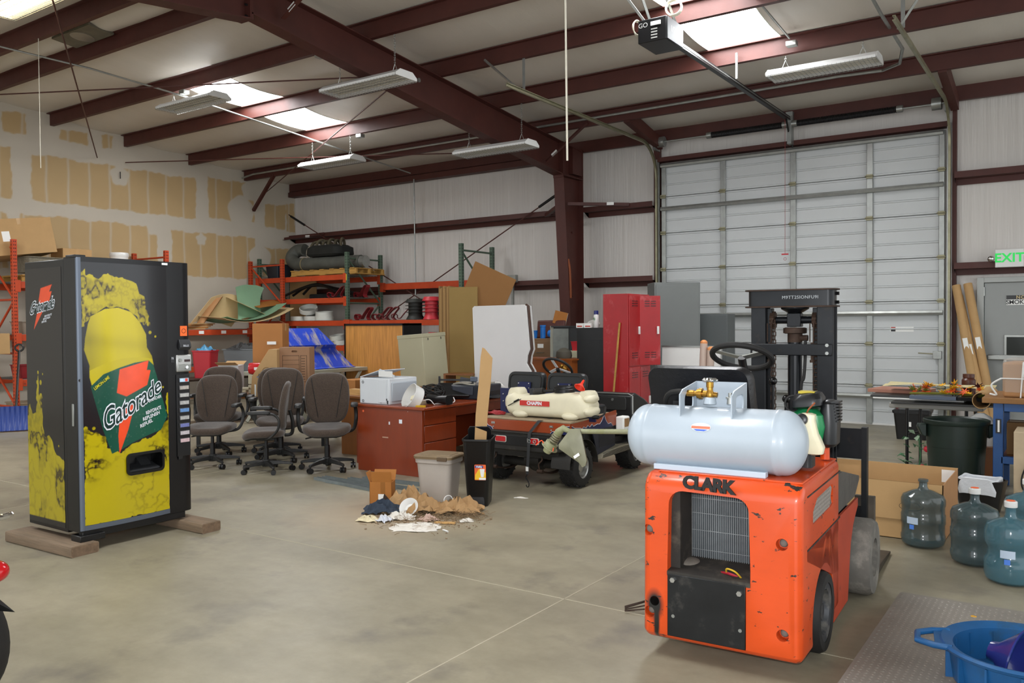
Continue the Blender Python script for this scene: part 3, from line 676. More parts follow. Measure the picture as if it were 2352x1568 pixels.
# carriage and forks
cg = part('carriage', MB().box(-.36, .345, 1.62, 1.645, .72, .895), m_mast, FK, bev=.003)
part('carriage_bar', MB().box(-.36, .345, 1.62, 1.65, .34, .44), m_mast, cg)
for x in (-.37, .335): part('carriage_side', MB().box(x, x+.03, 1.6, 1.66, .2, .905), m_mast, cg)
for x in (-.33, .29):
    part('fork', MB().prism([(1.655, .5), (1.69, .5), (1.69, .06), (2.34, .022), (2.34, .006), (1.655, .004)], x, x+.11, 'x'), mat('fork_steel', '#4b443b', .55, .5, var=.4, vs=6), cg, bev=.003)

# ------------------------------------------------------------------ propane tank on the forklift
TK = thing('propane_tank', 'silver horizontal propane tank strapped on top of the orange forklift', 'gas tank', (-1.325, 3.504, 0), 3)
r = .144; L2 = .415
prof = [(.004, -L2)] + [(r*sin(radians(a)), -L2+.095-.095*cos(radians(a))) for a in range(10, 91, 8)] + [(r, -.305), (r+.003, -.30), (r+.003, -.288), (r, -.283), (r, .283), (r+.003, .288), (r+.003, .30), (r, .305)] + [(r*sin(radians(a)), L2-.095+.095*cos(radians(a))) for a in range(90, 9, -8)] + [(.004, L2)]
part('vessel', MB().lathe(prof, 48, (0, 0, 0), rotm(0, 90, 0)), m_silver, TK, (-.078, .2, .986))
part('foot_rail', MB().box(-.33, .185, .08, .125, .842, .868).box(-.33, .185, .28, .325, .842, .87), mat('pale_tank_rail', '#bac7d4', .4), TK, bev=.003)
def plate_hole(x):
    P = [(.1, 1.045), (.335, 1.02), (.335, 1.238), (.14, 1.212), (.1, 1.19)]
    return solid(MB().prism(P, x-.003, x+.003, 'x'), m_silver, 0, 1, [MB().prism(rr(.12, .08, .03, 5, .22, 1.15), x-.1, x+.1, 'x')], ang=25)
cl = part('collar', MB().box(-.212, .032, .332, .338, 1.02, 1.238), m_silver, TK)
part('collar_side', plate_hole(-.21), None, cl); part('collar_side', plate_hole(.03), None, cl)
vx, vy = -.1, .2
part('valve_seat', MB().lathe([(.03, 0), (.026, .025), (.02, .03)], 20, (vx, vy, 1.145)), m_silver, TK)
vb = part('valve_body', MB().lathe([(.016, 0), (.02, .012), (.02, .03), (.014, .04), (.014, .055), (.017, .056), (.017, .08), (.01, .084)], 16, (vx, vy, 1.165)).cyl((vx, vy, 1.19), (vx+.035, vy, 1.186), .012, n=12), m_brass, TK)
mb = MB()
for x0, x1, q in ((-.01, -.035, .016), (-.035, -.05, .026), (-.05, -.06, .022), (-.06, -.075, .012), (-.075, -.11, .015)): mb.cyl((vx+x0, vy, 1.19), (vx+x1, vy, 1.19), q, n=14)
part('coupling', mb, m_brass, vb)
hd = MB(); hd.lathe([(.006, 0), (.02, .002), (.03, -.004), (.033, .004), (.028, .012), (.006, .013)], 24, (vx, vy, 1.252))
for k in range(6): a = pi*k/3; hd.ell((vx+.029*cos(a), vy+.029*sin(a), 1.254), (.009, .009, .008), 8, 6)
part('hand_wheel', hd, m_chrome, vb)
part('relief_valve', MB().lathe([(.016, 0), (.014, .025), (.02, .026), (.02, .031), (.009, .032), (.009, .05)], 14, (-.005, .2, 1.148)), m_galv, TK)
part('gas_hose', MB().tube(bez([(vx-.11, vy, 1.19), (-.26, .22, 1.195), (-.33, .26, 1.17), (-.37, .36, 1.08), (-.3, .42, .95), (-.2, .42, .87)], 10), .012, 8), m_rubber, TK)
stk = MB(); rings = []
stk.sheet(lambda u, v: (-.078 - .035 + .07*u*1.0, .2-(r+.0015)*cos(.42+.25*(v-.5)), .986+(r+.0015)*sin(.42+.25*(v-.5))), 4, 4)
ov = MB(); ctr = (-.10, .46); n = 28; R_ = []
def tankp(dx, da): return (ctr[0]+dx, .2-(r+.0012)*cos(ctr[1]+da), .986+(r+.0012)*sin(ctr[1]+da))
ov.add([tankp(0, 0)] + [tankp(.046*cos(2*pi*k/n), .14*sin(2*pi*k/n)) for k in range(n)], [(0, 1+k, 1+(k+1) % n) for k in range(n)])
dc = part('decal', ov, mat('decal_white', '#e8ecf2', .4), TK)
bb_ = MB().sheet(lambda u, v: [*(Vector(tankp(-.043+.086*u, -.055+.085*v)) + Vector((0, -.0012, .0006)))], 6, 3)
part('decal_band', bb_, mat('decal_red', '#d8765a', .4), dc)
b2_ = MB().sheet(lambda u, v: [*(Vector(tankp((-.035+.07*u)*(1-.5*(1-v)), -.125+.05*v)) + Vector((0, -.0012, .0006)))], 6, 2)
part('decal_band', b2_, mat('decal_blue', '#3d62c9', .4), dc)

# ------------------------------------------------------------------ string trimmer lying behind the tank
TR = thing('string_trimmer', 'grass trimmer with green and black engine lying behind the silver tank', 'trimmer', (-1.325, 3.504, 0), 3)
m_tgreen = mat('trimmer_green', '#1d7a48', .35); m_tblk = mat('trimmer_black', '#17181a', .35, var=.2, vs=9); m_trans = mat('fuel_tank_plastic', '#e6dec0', .4, 0, var=.08, vs=9, sss=.2)
m_dirtgrass = mat('grass_stained_grey', '#8e8f72', .7, 0, var=.25, vs=14, col2='#77784a', c2=(.45, .7), c2s=8)
pole0, pole1 = Vector((.25, .47, 1.0)), Vector((-1.0, .52, .925))
part('shaft', MB().cyl(pole0, pole1, .0135, n=12), m_dirtgrass, TR)
en = part('engine_shroud', MB().loft([[(x, .37+y, z) for x, y in rr(w, d, .03, 4, .30, .04)] for z, w, d in ((.93, .08, .12), (.97, .13, .16), (1.05, .16, .18), (1.10, .14, .17), (1.125, .08, .12))]), m_tgreen, TR)
part('starter_cover', MB().loft([[(x, .40+y, z) for x, y in rr(w, d, .035, 5, .385, .02)] for z, w, d in ((.955, .05, .1), (.97, .075, .14), (1.07, .08, .15), (1.15, .06, .13), (1.165, .03, .08))]), m_tblk, en)
fn = MB()
for k in range(7): fn.box(.375, .432, .37, .46, 1.07+k*.014, 1.078+k*.014)
part('cooling_fins', fn, m_tblk, en)
part('air_cover', MB().loft([[(x, .36+y, z+.12*(x-.27)) for x, y in rr(w, d, .04, 5, .30, .02)] for z, w, d in ((1.125, .09, .1), (1.135, .135, .15), (1.165, .135, .15), (1.19, .11, .12), (1.2, .06, .07))]), m_tblk, en)
part('air_cover_mark', MB().box(.265, .335, .335, .40, 1.196, 1.206), mat('trimmer_yellow', '#b8a52a', .5), en)
part('pull_loop', MB().torus((.235, .37, 1.145), .036, .005, 20, 6, rotm(75, 0, 20)), m_rubber, en)
ft = part('fuel_tank', MB().loft([[(cx+x, .315+y, z) for x, y in rr(w, d, .02, 5)] for z, w, d, cx in ((.925, .03, .03, .34), (.932, .075, .06, .34), (.96, .095, .075, .335), (1.02, .085, .08, .315), (1.08, .08, .08, .305), (1.105, .07, .07, .31), (1.112, .04, .04, .31))]), m_trans, TR)
part('fuel_cap', MB().lathe([(.02, 0), (.026, .003), (.026, .02), (.02, .023), (.008, .024)], 18, (.295, .278, 1.085), rotm(80, 0, 0)), m_tblk, ft)
part('fuel_line', MB().tube(bez([(.31, .3, 1.11), (.32, .29, 1.13), (.345, .3, 1.16)], 6), .004, 6), mat('fuel_line_brown', '#8a4a28', .4), ft)
part('engine_foot', MB().loft([[(x, .4+y, z) for x, y in rr(w, .1, .02, 4, cx, 0)] for z, w, cx in ((.858, .12, .26), (.9, .1, .27), (.97, .07, .29))]), m_tblk, TR)
hd_ = Vector((-1.0, .52, .925))
part('gear_head', MB().tube([hd_, hd_+Vector((-.05, 0, .02)), hd_+Vector((-.09, 0, -.01)), hd_+Vector((-.13, 0, -.07))], [.018, .026, .032, .028], 14), m_dirtgrass, TR)
sp0 = hd_+Vector((-.10, -.005, -.03)); sd_ = Vector((-.55, -.05, -.83)).normalized()
mb = MB()
for k in range(4): mb.cyl(sp0+sd_*(.018*k), sp0+sd_*(.018*k+.012), .035+.002*(k % 2), n=18)
part('spool_neck', mb, m_galv_old, TR)
part('spool', MB().cyl(sp0+sd_*.08, sp0+sd_*.12, .05, n=24).cyl(sp0+sd_*.12, sp0+sd_*.126, .068, n=24).cyl(sp0+sd_*.126, sp0+sd_*.17, .042, .03, n=20), m_dirtgrass, TR)
G = [(-.03, .02), (.055, .025), (.07, -.02), (.12, -.2), (.11, -.24), (.085, -.255), (.05, -.22), (-.12, -.13), (-.125, -.10)]
gd = MB(); g0 = [(hd_.x+.06+x, hd_.y-.05-.09*max(0, -z-.02), hd_.z+z) for x, z in G]; cen = Vector((hd_.x+.05, hd_.y-.10, hd_.z-.09))
gd.add([cen]+g0+[Vector(p)+Vector((0, .012, 0)) for p in [cen]+g0], [(0, 1+k, 1+(k+1) % 9) for k in range(9)] + [(10, 11+(k+1) % 9, 11+k) for k in range(9)] + [(1+k, 11+k, 11+(k+1) % 9, 1+(k+1) % 9) for k in range(9)])
gu = part('guard', gd, mat('clear_grey_guard', '#7d7c66', .4, 0, var=.2, vs=9), TR)
part('guard_label', quad(.05, .022), m_label, gu, (hd_.x+.115, hd_.y-.105, hd_.z-.165), (70, -35, 10))
part('trim_line', MB().tube(bez([sp0+sd_*.1+Vector((-.05, -.02, 0)), sp0+Vector((-.12, -.04, -.05)), sp0+Vector((-.17, -.04, -.09))], 8), .0035, 6), mat('orange_trim_line', '#ff5a30', .4), TR)
part('trim_line', MB().tube([sp0+sd_*.12+Vector((.05, -.03, 0)), sp0+sd_*.2+Vector((.09, -.03, .04))], .0035, 6), mat('orange_trim_line'), TR)

for o in list(TR.children):
    if o.name.split('.')[0] in ('gear_head', 'spool_neck', 'spool', 'guard', 'trim_line'):
        o.data.transform(Matrix.Translation(hd_) @ Matrix.Scale(.72, 4) @ Matrix.Translation(-hd_))
        for c in o.children: c.location = hd_+(c.location-hd_)*.72; c.scale = (.72,)*3
# ================================================================== VENDING MACHINE
m_vblack = mat('vending_black', '#0e0e10', .3, 0, var=.15, vs=3)
VM = thing('vending_machine', 'tall black sports drink vending machine with yellow splash artwork', 'vending machine', (-5.56, 2.96, 0), 90)
VW, VD, VZ0, VZ1 = .862, .70, .115, 1.99
part('cabinet', MB().box(0.006, VW-.004, .165, VD, VZ0, VZ1-.01), m_vblack, VM, bev=.006)
BOW = .022
def bow(x): return -BOW*(1-((x-.33)/.34)**2) if x < .67 else 0.0
# door shell: bowed front
P = [(0.0, .155), (0.0, .012), (.012, .002)] + [(.03+.635*k/14, bow(.03+.635*k/14)+.006) for k in range(15)] + [(.672, .006), (.80, .006), (.84, .012), (VW, .03), (VW, .155)]
door_p = MB().prism(P, VZ0+.02, VZ1, 'z')
slotc = MB().prism(rr(.27, .125, .03, 5, .466, .55), -.1, .14, 'y'); coinc = MB().box(.75, .83, -.1, .03, 1.34, 1.40)
part('door', solid(door_p, m_vblack, 0, 1, [slotc]), None, VM)
part('trim_strip', MB().prism([(.0, .03), (.004, .0), (.014, -.006), (.03, bow(.03)-.002), (.033, bow(.033)+.004)], VZ0+.03, VZ1-.005, 'z'), mat('blue_grey_trim', '#5c6470', .4, .4), VM)
part('trim_strip', MB().prism([(.03+.635*k/14, bow(.03+.635*k/14)-.003) for k in range(15)] + [(.665, bow(.665)+.006), (.03, bow(.03)+.006)], VZ0+.03, VZ0+.062, 'z'), mat('blue_grey_trim'), VM)
part('kick_bar', MB().box(.02, .80, .01, .06, VZ0-.028, VZ0+.02), m_black, VM, bev=.004)
part('hinge_foot', MB().box(-.012, .16, -.022, .10, VZ0-.042, VZ0), m_black, VM, bev=.004)
part('hinge_cap', MB().box(-.005, .07, .0, .12, VZ1-.008, VZ1+.012), m_black, VM, bev=.004)
part('lock_handle', MB().box(-.004, .0, .05, .075, .85, 1.0), m_galv, VM, bev=.002)
part('door_lock', MB().cyl((.016, -.006, 1.16), (.016, .0, 1.16), .011, n=12), m_black, VM)
part('rating_tag', MB().box(.63, .675, -.004, .006, 1.965, 1.98), m_label, VM)
# --- printed artwork, painted per vertex
def inpoly(P, X, Y):
    r = np.zeros(X.shape, bool); n = len(P)
    for i in range(n):
        x0, y0 = P[i]; x1, y1 = P[(i+1) % n]
        c = ((y0 > Y) != (y1 > Y)) & (X < (x1-x0)*(Y-y0)/((y1-y0) if y1 != y0 else 1e-9)+x0); r ^= c
    return r
def vnoise(X, Y, s, seed):
    rng = np.random.RandomState(seed); T = rng.rand(64, 64); a = X*s; b = Y*s
    i, j = np.floor(a).astype(int), np.floor(b).astype(int); fx, fy = a-i, b-j; fx = fx*fx*(3-2*fx); fy = fy*fy*(3-2*fy)
    g = lambda p, q: T[p % 64, q % 64]
    return (g(i, j)*(1-fx)+g(i+1, j)*fx)*(1-fy)+(g(i, j+1)*(1-fx)+g(i+1, j+1)*fx)*fy
def fbm(X, Y, s, seed): return sum(vnoise(X, Y, s*2**k, seed+k)*.5**(k+1) for k in range(4))
def art_mesh(x0, x1, z0, z1, nx, nz, painter, place, hole=None):
    xs_ = np.linspace(x0, x1, nx+1); zs_ = np.linspace(z0, z1, nz+1); X, Z = np.meshgrid(xs_, zs_, indexing='ij')
    acc = 0
    for dx in (-.25, .25):
        for dz in (-.25, .25): acc = acc+painter(X+dx*(x1-x0)/nx, Z+dz*(z1-z0)/nz)
    C = acc/4
    vs = [place(float(a), float(c)) for a in xs_ for c in zs_]
    fs = [(i*(nz+1)+j, (i+1)*(nz+1)+j, (i+1)*(nz+1)+j+1, i*(nz+1)+j+1) for i in range(nx) for j in range(nz) if not (hole and hole[0] < xs_[i] and xs_[i+1] < hole[1] and hole[2] < zs_[j] and zs_[j+1] < hole[3])]
    me = bpy.data.meshes.new('art'); me.from_pydata(vs, [], fs); at = me.color_attributes.new('paint', 'FLOAT_COLOR', 'POINT')
    buf = np.ones((len(vs), 4), np.float32); buf[:, :3] = C.reshape(-1, 3); at.data.foreach_set('color', buf.ravel())
    me.shade_smooth(); me.materials.append(mat('printed_art', '#ffffff', .22, vcol='paint', coat=.3)); return me
cY, cYd, cK, cG, cO, cVein = [np.array(hexc(h)) for h in ('#b0a00a', '#948408', '#17171a', '#12503e', '#e0481e', '#4e430c')]
top_sp = [(.03, 1.888), (.054, 1.903), (.065, 1.869), (.106, 1.871), (.154, 1.847), (.212, 1.887), (.283, 1.873), (.327, 1.854), (.41, 1.839), (.435, 1.785), (.441, 1.742), (.48, 1.719), (.482, 1.682), (.485, 1.645), (.514, 1.584), (.503, 1.547), (.464, 1.559), (.437, 1.559), (.374, 1.62), (.279, 1.658), (.187, 1.654), (.089, 1.583), (.047, 1.52), (.03, 1.52)]
bottle = [(.089, 1.589), (.186, 1.64), (.279, 1.65), (.374, 1.62), (.437, 1.553), (.488, 1.461), (.493, 1.368), (.532, 1.305), (.545, 1.24), (.5, 1.2), (.3, 1.15), (.1, 1.08), (.076, 1.177), (.077, 1.258), (.044, 1.363), (.051, 1.438), (.071, 1.537)]
labelp = [(.082, 1.115), (.168, 1.193), (.283, 1.234), (.392, 1.263), (.505, 1.276), (.542, 1.244), (.569, 1.163), (.606, 1.027), (.655, .861), (.601, .769), (.485, .738), (.382, .706), (.291, .666), (.219, .641), (.161, .809), (.121, .963)]
bolt_t = [(.283, 1.221), (.505, 1.276), (.489, 1.207), (.52, 1.205), (.49, 1.1), (.33, 1.03), (.26, 1.06)]
bolt_b = [(.30, .93), (.395, .985), (.34, .80), (.272, .634), (.266, .763), (.275, .85)]
bot_sp = [(.03, .832), (.076, .818), (.118, .805), (.143, .769), (.169, .757), (.194, .687), (.272, .634), (.354, .684), (.523, .734), (.601, .769), (.622, .812), (.655, .834), (.65, .951), (.642, 1.02), (.655, 1.04), (.67, 1.04), (.67, .17), (.03, .17)]
drops = [(.52, 1.475, .012), (.563, 1.445, .008), (.60, 1.08, .01), (.622, 1.075, .007), (.098, .83, .011), (.045, .835, .013), (.51, 1.535, .016), (.475, 1.54, .012), (.635, .9, .012)]
def paint_front(X, Z):
    wx = X+.02*(vnoise(X, Z, 22, 3)-.5)+.008*(vnoise(X, Z, 70, 5)-.5); wz = Z+.03*(vnoise(X, Z, 22, 8)-.5)+.01*(vnoise(X, Z, 70, 9)-.5)
    C = np.tile(cK, X.shape+(1,)); C = C*(1+.25*(fbm(X, Z, 6, 31)-.5))[..., None]
    sp = inpoly(top_sp, wx, wz); sb_ = inpoly(bot_sp, wx, wz); b1 = inpoly(bottle, X, Z)
    for x, z, r in drops: sp |= np.hypot(X-x, Z-z) < r
    f = fbm(X*1.5, Z, 16, 11); vein = np.exp(-((f-.47)/.06)**2); vein2 = np.clip((fbm(X, Z, 9, 21)-.44)*9, 0, 1)
    ysp = cY*.92 + (cVein-cY)*np.clip(.85*vein*(.3+.7*vein2)+.45*vein2*fbm(X, Z, 40, 33)*1.6, 0, 1)[..., None]
    C = np.where(sp[..., None], ysp, C)
    calm = np.clip((Z-.17)/.45, 0, 1)*np.clip((np.abs(X-.33)-.05)/.2, .15, 1)
    f2 = fbm(X, Z*1.3, 12, 41); vein = np.exp(-((f2-.46)/.05)**2)*np.clip((fbm(X, Z, 5, 51)-.42)*8, 0, 1)
    ybs = cY + (cVein*.8-cY)*(vein*np.clip(calm+.25, 0, 1)+.75*vein2*fbm(X, Z, 40, 37)*1.5*np.clip(calm, 0, 1)*np.clip((Z-.38)*4, 0, 1)*np.clip((np.abs(X-.35)-.1)*6, 0, 1))[..., None]
    C = np.where(sb_[..., None], ybs, C)
    u = X-(.05+.04*np.sin((1.6-Z)*5)); sh = np.clip(.72+.55*np.sin(np.clip(u/.46, 0, 1)*pi), .5, 1.15)-.16*np.exp(-((Z-1.40+.12*(X-.3))/.05)**2)
    C = np.where(b1[..., None], cY*sh[..., None], C)
    band = b1 & (Z < 1.31-.8*(X-.33)**2-.1*(.45-X)) & (Z > 1.1); C = np.where(band[..., None], cY*1.08, C)
    lb = inpoly(labelp, X, Z); spots = np.clip((vnoise(X, Z, 75, 61)-.8)*4, 0, 1)
    C = np.where(lb[..., None], cG*(.75+.5*np.clip((X-.1)/.5, 0, 1)[..., None]*.6)+.05*spots[..., None], C)
    bl = inpoly(bolt_t, X, Z) | inpoly(bolt_b, X, Z); C = np.where(bl[..., None], cO*(.85+.35*fbm(X, Z, 10, 71))[..., None], C)
    return np.clip(C, 0, 1)
AX0, AX1 = .031, .664
part('door_artwork', art_mesh(AX0, AX1, .178, 1.955, 190, 520, paint_front, lambda x, z: (x, bow(x)-.0005, z), (.33, .602, .487, .613)), None, VM)
def quadwarp(BL, BR, TL, TR, w, h, curve=0.0, dy=-.0045):
    def f(x, y, z):
        u = x/w+.5; v = y/h+.5
        a = Vector(BL).lerp(Vector(BR), u); c = Vector(TL).lerp(Vector(TR), u); p = a.lerp(c, v); p.y += -curve*4*u*(1-u)
        return (p.x, bow(p.x)+dy, p.y)
    return f
m_pw = mat('print_white', '#dfe3ea', .3); m_pg = mat('print_dark_green', '#0b2b28', .3)
LQ = ((.168, .80), (.606, 1.055), (.160, .962), (.586, 1.160))
LGT = []
for nm, bo, dy, mm in (('logo_outline', .05, -.0040, m_pw), ('logo_lettering', .004, -.0062, m_pg)):
    LGT.append((nm, bo, dy, mm))
def fit_box(t, ref):
    x0, x1 = min(v[0] for v in ref.v), max(v[0] for v in ref.v); y0, y1 = min(v[1] for v in ref.v), max(v[1] for v in ref.v)
    t.v = [((v[0]-x0)/(x1-x0)-.5, (v[1]-y0)/(y1-y0)-.5, v[2]) for v in t.v]; return t
REFT0 = 1
REFT = text_mb('Gatorade', 1.0, bold=.004, shear=.12, sp=.93)
for nm, bo, dy, mm in LGT:
    t = fit_box(text_mb('Gatorade', 1.0, bold=bo, shear=.12, sp=.93), REFT); t.v = [quadwarp(*LQ, 1, 1, .012, dy)(*v) for v in t.v]; part(nm, t, mm, VM, smooth=False)
def line(s, BL, BR, h, mm=m_pw, n=None):
    BL, BR = Vector(BL), Vector(BR); d = (BR-BL); up = Vector((-d.y, d.x)).normalized()*h
    t = text_mb(s, 1.0, bold=.02, shear=.2); w = max(v[0] for v in t.v)-min(v[0] for v in t.v)
    t.v = [quadwarp(BL, BR, BL+up, BR+up, w, .75, 0)(*v) for v in t.v]; part('print_line', t, mm, VM, smooth=False)
line('THIRST QUENCHER', (.425, .955), (.603, 1.0), .022); line('REHYDRATE', (.475, .885), (.602, .918), .026); line('REPLENISH', (.45, .842), (.59, .882), .026); line('REFUEL', (.43, .795), (.53, .832), .026)
line('LEMON-LIME', (.108, 1.085), (.212, 1.165), .022, mat('print_yellow', '#c5b916', .3))
# --- dispensing slot and controls
fr_ = MB(); o_, i_ = rr(.30, .155, .035, 6, .466, .55), rr(.262, .118, .025, 6, .466, .55)
nn_ = len(o_)
fr_.loft([[(x, bow(x)-.004, z) for x, z in o_], [(x, bow(x)-.016, z) for x, z in o_], [(x, bow(x)-.016, z) for x, z in i_], [(x, .13, z) for x, z in i_]], cap=False)
sl = part('dispensing_slot', fr_, mat('slot_black', '#0c0c0d', .3), VM)
part('slot_back', MB().box(.32, .61, .125, .13, .47, .63), m_black, sl); part('slot_flap', MB().prism([(.0, .492), (.1, .5), (.1, .53), (.0, .50)], .34, .59, 'x'), m_dgrey, sl); part('slot_can_guide', MB().prism([(.04, .5), (.12, .5), (.12, .57)], .48, .56, 'x'), m_dgrey, sl)
part('orange_sticker', MB().box(.775, .832, .002, .0065, 1.445, 1.52), mat('sticker_orange', '#e8682c', .5), VM)
mb = MB().torus((.803, .0015, 1.483), .016, .0015, 16, 4, rotm(90, 0, 0)); part('sticker_ring', mb, m_black, VM)
bv = part('bill_acceptor', MB().prism([(.0, 1.34), (-.02, 1.36), (-.018, 1.385), (.0, 1.42), (.008, 1.42), (.008, 1.34)], .76, .852, 'x'), m_dgrey, VM, bev=.004)
text('print_line', 'BILLS', .02, m_pw, bv, (.806, -.0215, 1.372), FACE_S); part('bill_icon', MB().add([(.785, -.006, 1.398), (.827, -.006, 1.398), (.82, -.003, 1.414), (.79, -.003, 1.414)], [(0, 1, 2, 3)]), m_pw, bv)
cn = part('coin_panel', MB().box(.735, .862, -.006, .03, 1.178, 1.305), m_steel_b, VM, bev=.006)
part('coin_slot', MB().cyl((.765, -.012, 1.265), (.765, 0, 1.265), .013, n=16), m_galv, cn); part('price_display', MB().box(.80, .848, -.0085, 0, 1.252, 1.27), mat('display_red_black', '#2a0d0b', .2), cn)
part('coin_return', MB().box(.745, .855, -.009, 0, 1.185, 1.235), m_galv, cn, bev=.003); part('return_lever', MB().cyl((.815, -.018, 1.212), (.815, 0, 1.212), .012, n=14), m_chrome, cn)
part('price_tag', MB().box(.694, .722, .003, .0065, 1.25, 1.295), m_dgrey, VM); text('print_line', '75', .02, m_pw, VM, (.708, .0022, 1.28), FACE_S)
bp_ = part('selector_panel', MB().box(.735, .845, -.002, .006, .55, 1.16), mat('selector_black', '#101012', .35), VM, bev=.002)
bc = ['#b9d4ea', '#a9a39c', '#a9a9a6', '#a4a4a2', '#5d86b8', '#a2a2a0', '#6a71a8', '#b6b0b4', '#c4a9ad']
for k in range(9):
    z = 1.117-k*.0562
    bt = part('select_button', MB().box(.752, .835, -.010, 0, z-.017, z+.017), mat('button_rim', '#3c3c3e', .3), bp_, bev=.003)
    part('button_label', MB().box(.757, .83, -.0118, -.009, z-.013, z+.013), mat('button_%d' % k, bc[k], .35, var=.25, vs=60), bt)
part('bl_red', MB().box(.80, .822, -.0125, -.011, 1.106, 1.128), mat('button_red', '#d2463a', .4), bp_)
part('key_pocket', MB().box(.742, .775, -.0032, .0, .528, .556), m_black, VM)
# --- side artwork (local side plane x=0, looking out of the left flank)
side_sp = [(.70, .896), (.652, .981), (.622, .918), (.57, .921), (.548, 1.1), (.535, 1.196), (.525, 1.1), (.507, .988), (.487, .99), (.477, .941), (.468, .766), (.39, .771), (.332, .681), (.303, .636), (.222, .627), (.2, .6), (.2, .10), (.71, .10)]
sb_t = [(.477, 1.79), (.321, 1.813), (.361, 1.763), (.326, 1.766), (.36, 1.70), (.50, 1.68), (.504, 1.711)]
sb_b = [(.44, 1.64), (.53, 1.62), (.581, 1.5)]
def paint_side(Yl, Z):
    wx = Yl+.03*(vnoise(Yl, Z, 18, 3)-.5); wz = Z+.04*(vnoise(Yl, Z, 18, 8)-.5)
    C = np.tile(cK, Yl.shape+(1,)); s_ = inpoly(side_sp, wx, wz) & (Z > .178)
    for x, z, r in ((.535, 1.2, .01), (.50, 1.13, .014), (.55, 1.13, .012), (.47, 1.19, .006), (.27, .7, .006), (.5, 1.03, .02), (.545, 1.02, .022)): s_ |= np.hypot(Yl-x, (Z-z)*.8) < r
    f = fbm(Yl, Z*.7, 14, 15); vein = np.exp(-((f-.47)/.05)**2); v2 = np.clip((fbm(Yl, Z*.6, 8, 25)-.43)*8, 0, 1)
    C = np.where(s_[..., None], cY*.95+(cVein-cY)*np.clip(.85*vein*(.3+.7*v2)+.4*v2*fbm(Yl, Z, 40, 39)*1.6, 0, 1)[..., None], C)
    bl = inpoly(sb_t, Yl, Z) | inpoly(sb_b, Yl, Z); return np.clip(np.where(bl[..., None], cO*(.85+.3*fbm(Yl, Z, 12, 7))[..., None], C), 0, 1)
part('side_artwork', art_mesh(.20, .692, .14, 1.93, 130, 420, paint_side, lambda y, z: (.0045, y, z)), None, VM)
def sidew(BL, BR, TL, TR, w, h, dx):
    def f(x, y, z):
        u = x/w+.5; v = y/h+.5; p = Vector(BL).lerp(Vector(BR), u).lerp(Vector(TL).lerp(Vector(TR), u), v); return (dx, p.x, p.y)
    return f
for nm, bo, dx, mm in (('logo_outline', .06, .003, m_pw), ('logo_lettering', .004, .0012, m_pg)):
    t = fit_box(text_mb('Gatorade', 1.0, bold=bo, shear=.12, sp=.93), REFT); t.v = [sidew((.635, 1.605), (.30, 1.65), (.60, 1.695), (.272, 1.735), 1, 1, dx)(*v) for v in t.v]; part(nm, t, mm, VM, smooth=False)
for s, BL, BR, h in (('THIRST QUENCHER', (.452, 1.622), (.306, 1.645), .012), ('REHYDRATE', (.43, 1.585), (.33, 1.60), .014), ('REPLENISH', (.45, 1.565), (.35, 1.58), .014), ('REFUEL', (.47, 1.545), (.40, 1.555), .014)):
    t = text_mb(s, 1.0, bold=.02, shear=.2); w = max(v[0] for v in t.v)-min(v[0] for v in t.v)
    t.v = [sidew(BL, BR, (BL[0]-.002, BL[1]+h), (BR[0]-.002, BR[1]+h), w, .75, .003)(*v) for v in t.v]; part('print_line', t, m_pw, VM, smooth=False)
m_wood = mat('rough_timber', '#7d6a56', .8, 0, var=.3, vs=5, stretch=(.6, 6, 6), bump=.3, bs=20)
m_woodend = mat('timber_end_grain', '#6b5744', .85, 0, var=.3, vs=30)
def timber(label, x0, x1, y0, y1, h, rz):
    t = thing('timber_block', label, 'timber', ((x0+x1)/2, (y0+y1)/2, 0), rz, 'timbers under the vending machine'); w, d = (x1-x0)/2, (y1-y0)/2
    part('beam', MB().prism(rr(d*2, h, .012, 2, 0, h/2), -w, w, 'x'), m_wood, t); part('end_grain', MB().prism(rr(d*2-.012, h-.012, .01, 2, 0, h/2), w, w+.003, 'x'), m_woodend, t)
    return t
timber('rough timber block under the hinge side of the vending machine', -6.32, -5.49, 2.84, 3.035, .074, 2)
timber('rough timber block under the selector side of the vending machine', -6.2, -5.31, 3.71, 3.87, .074, 1)

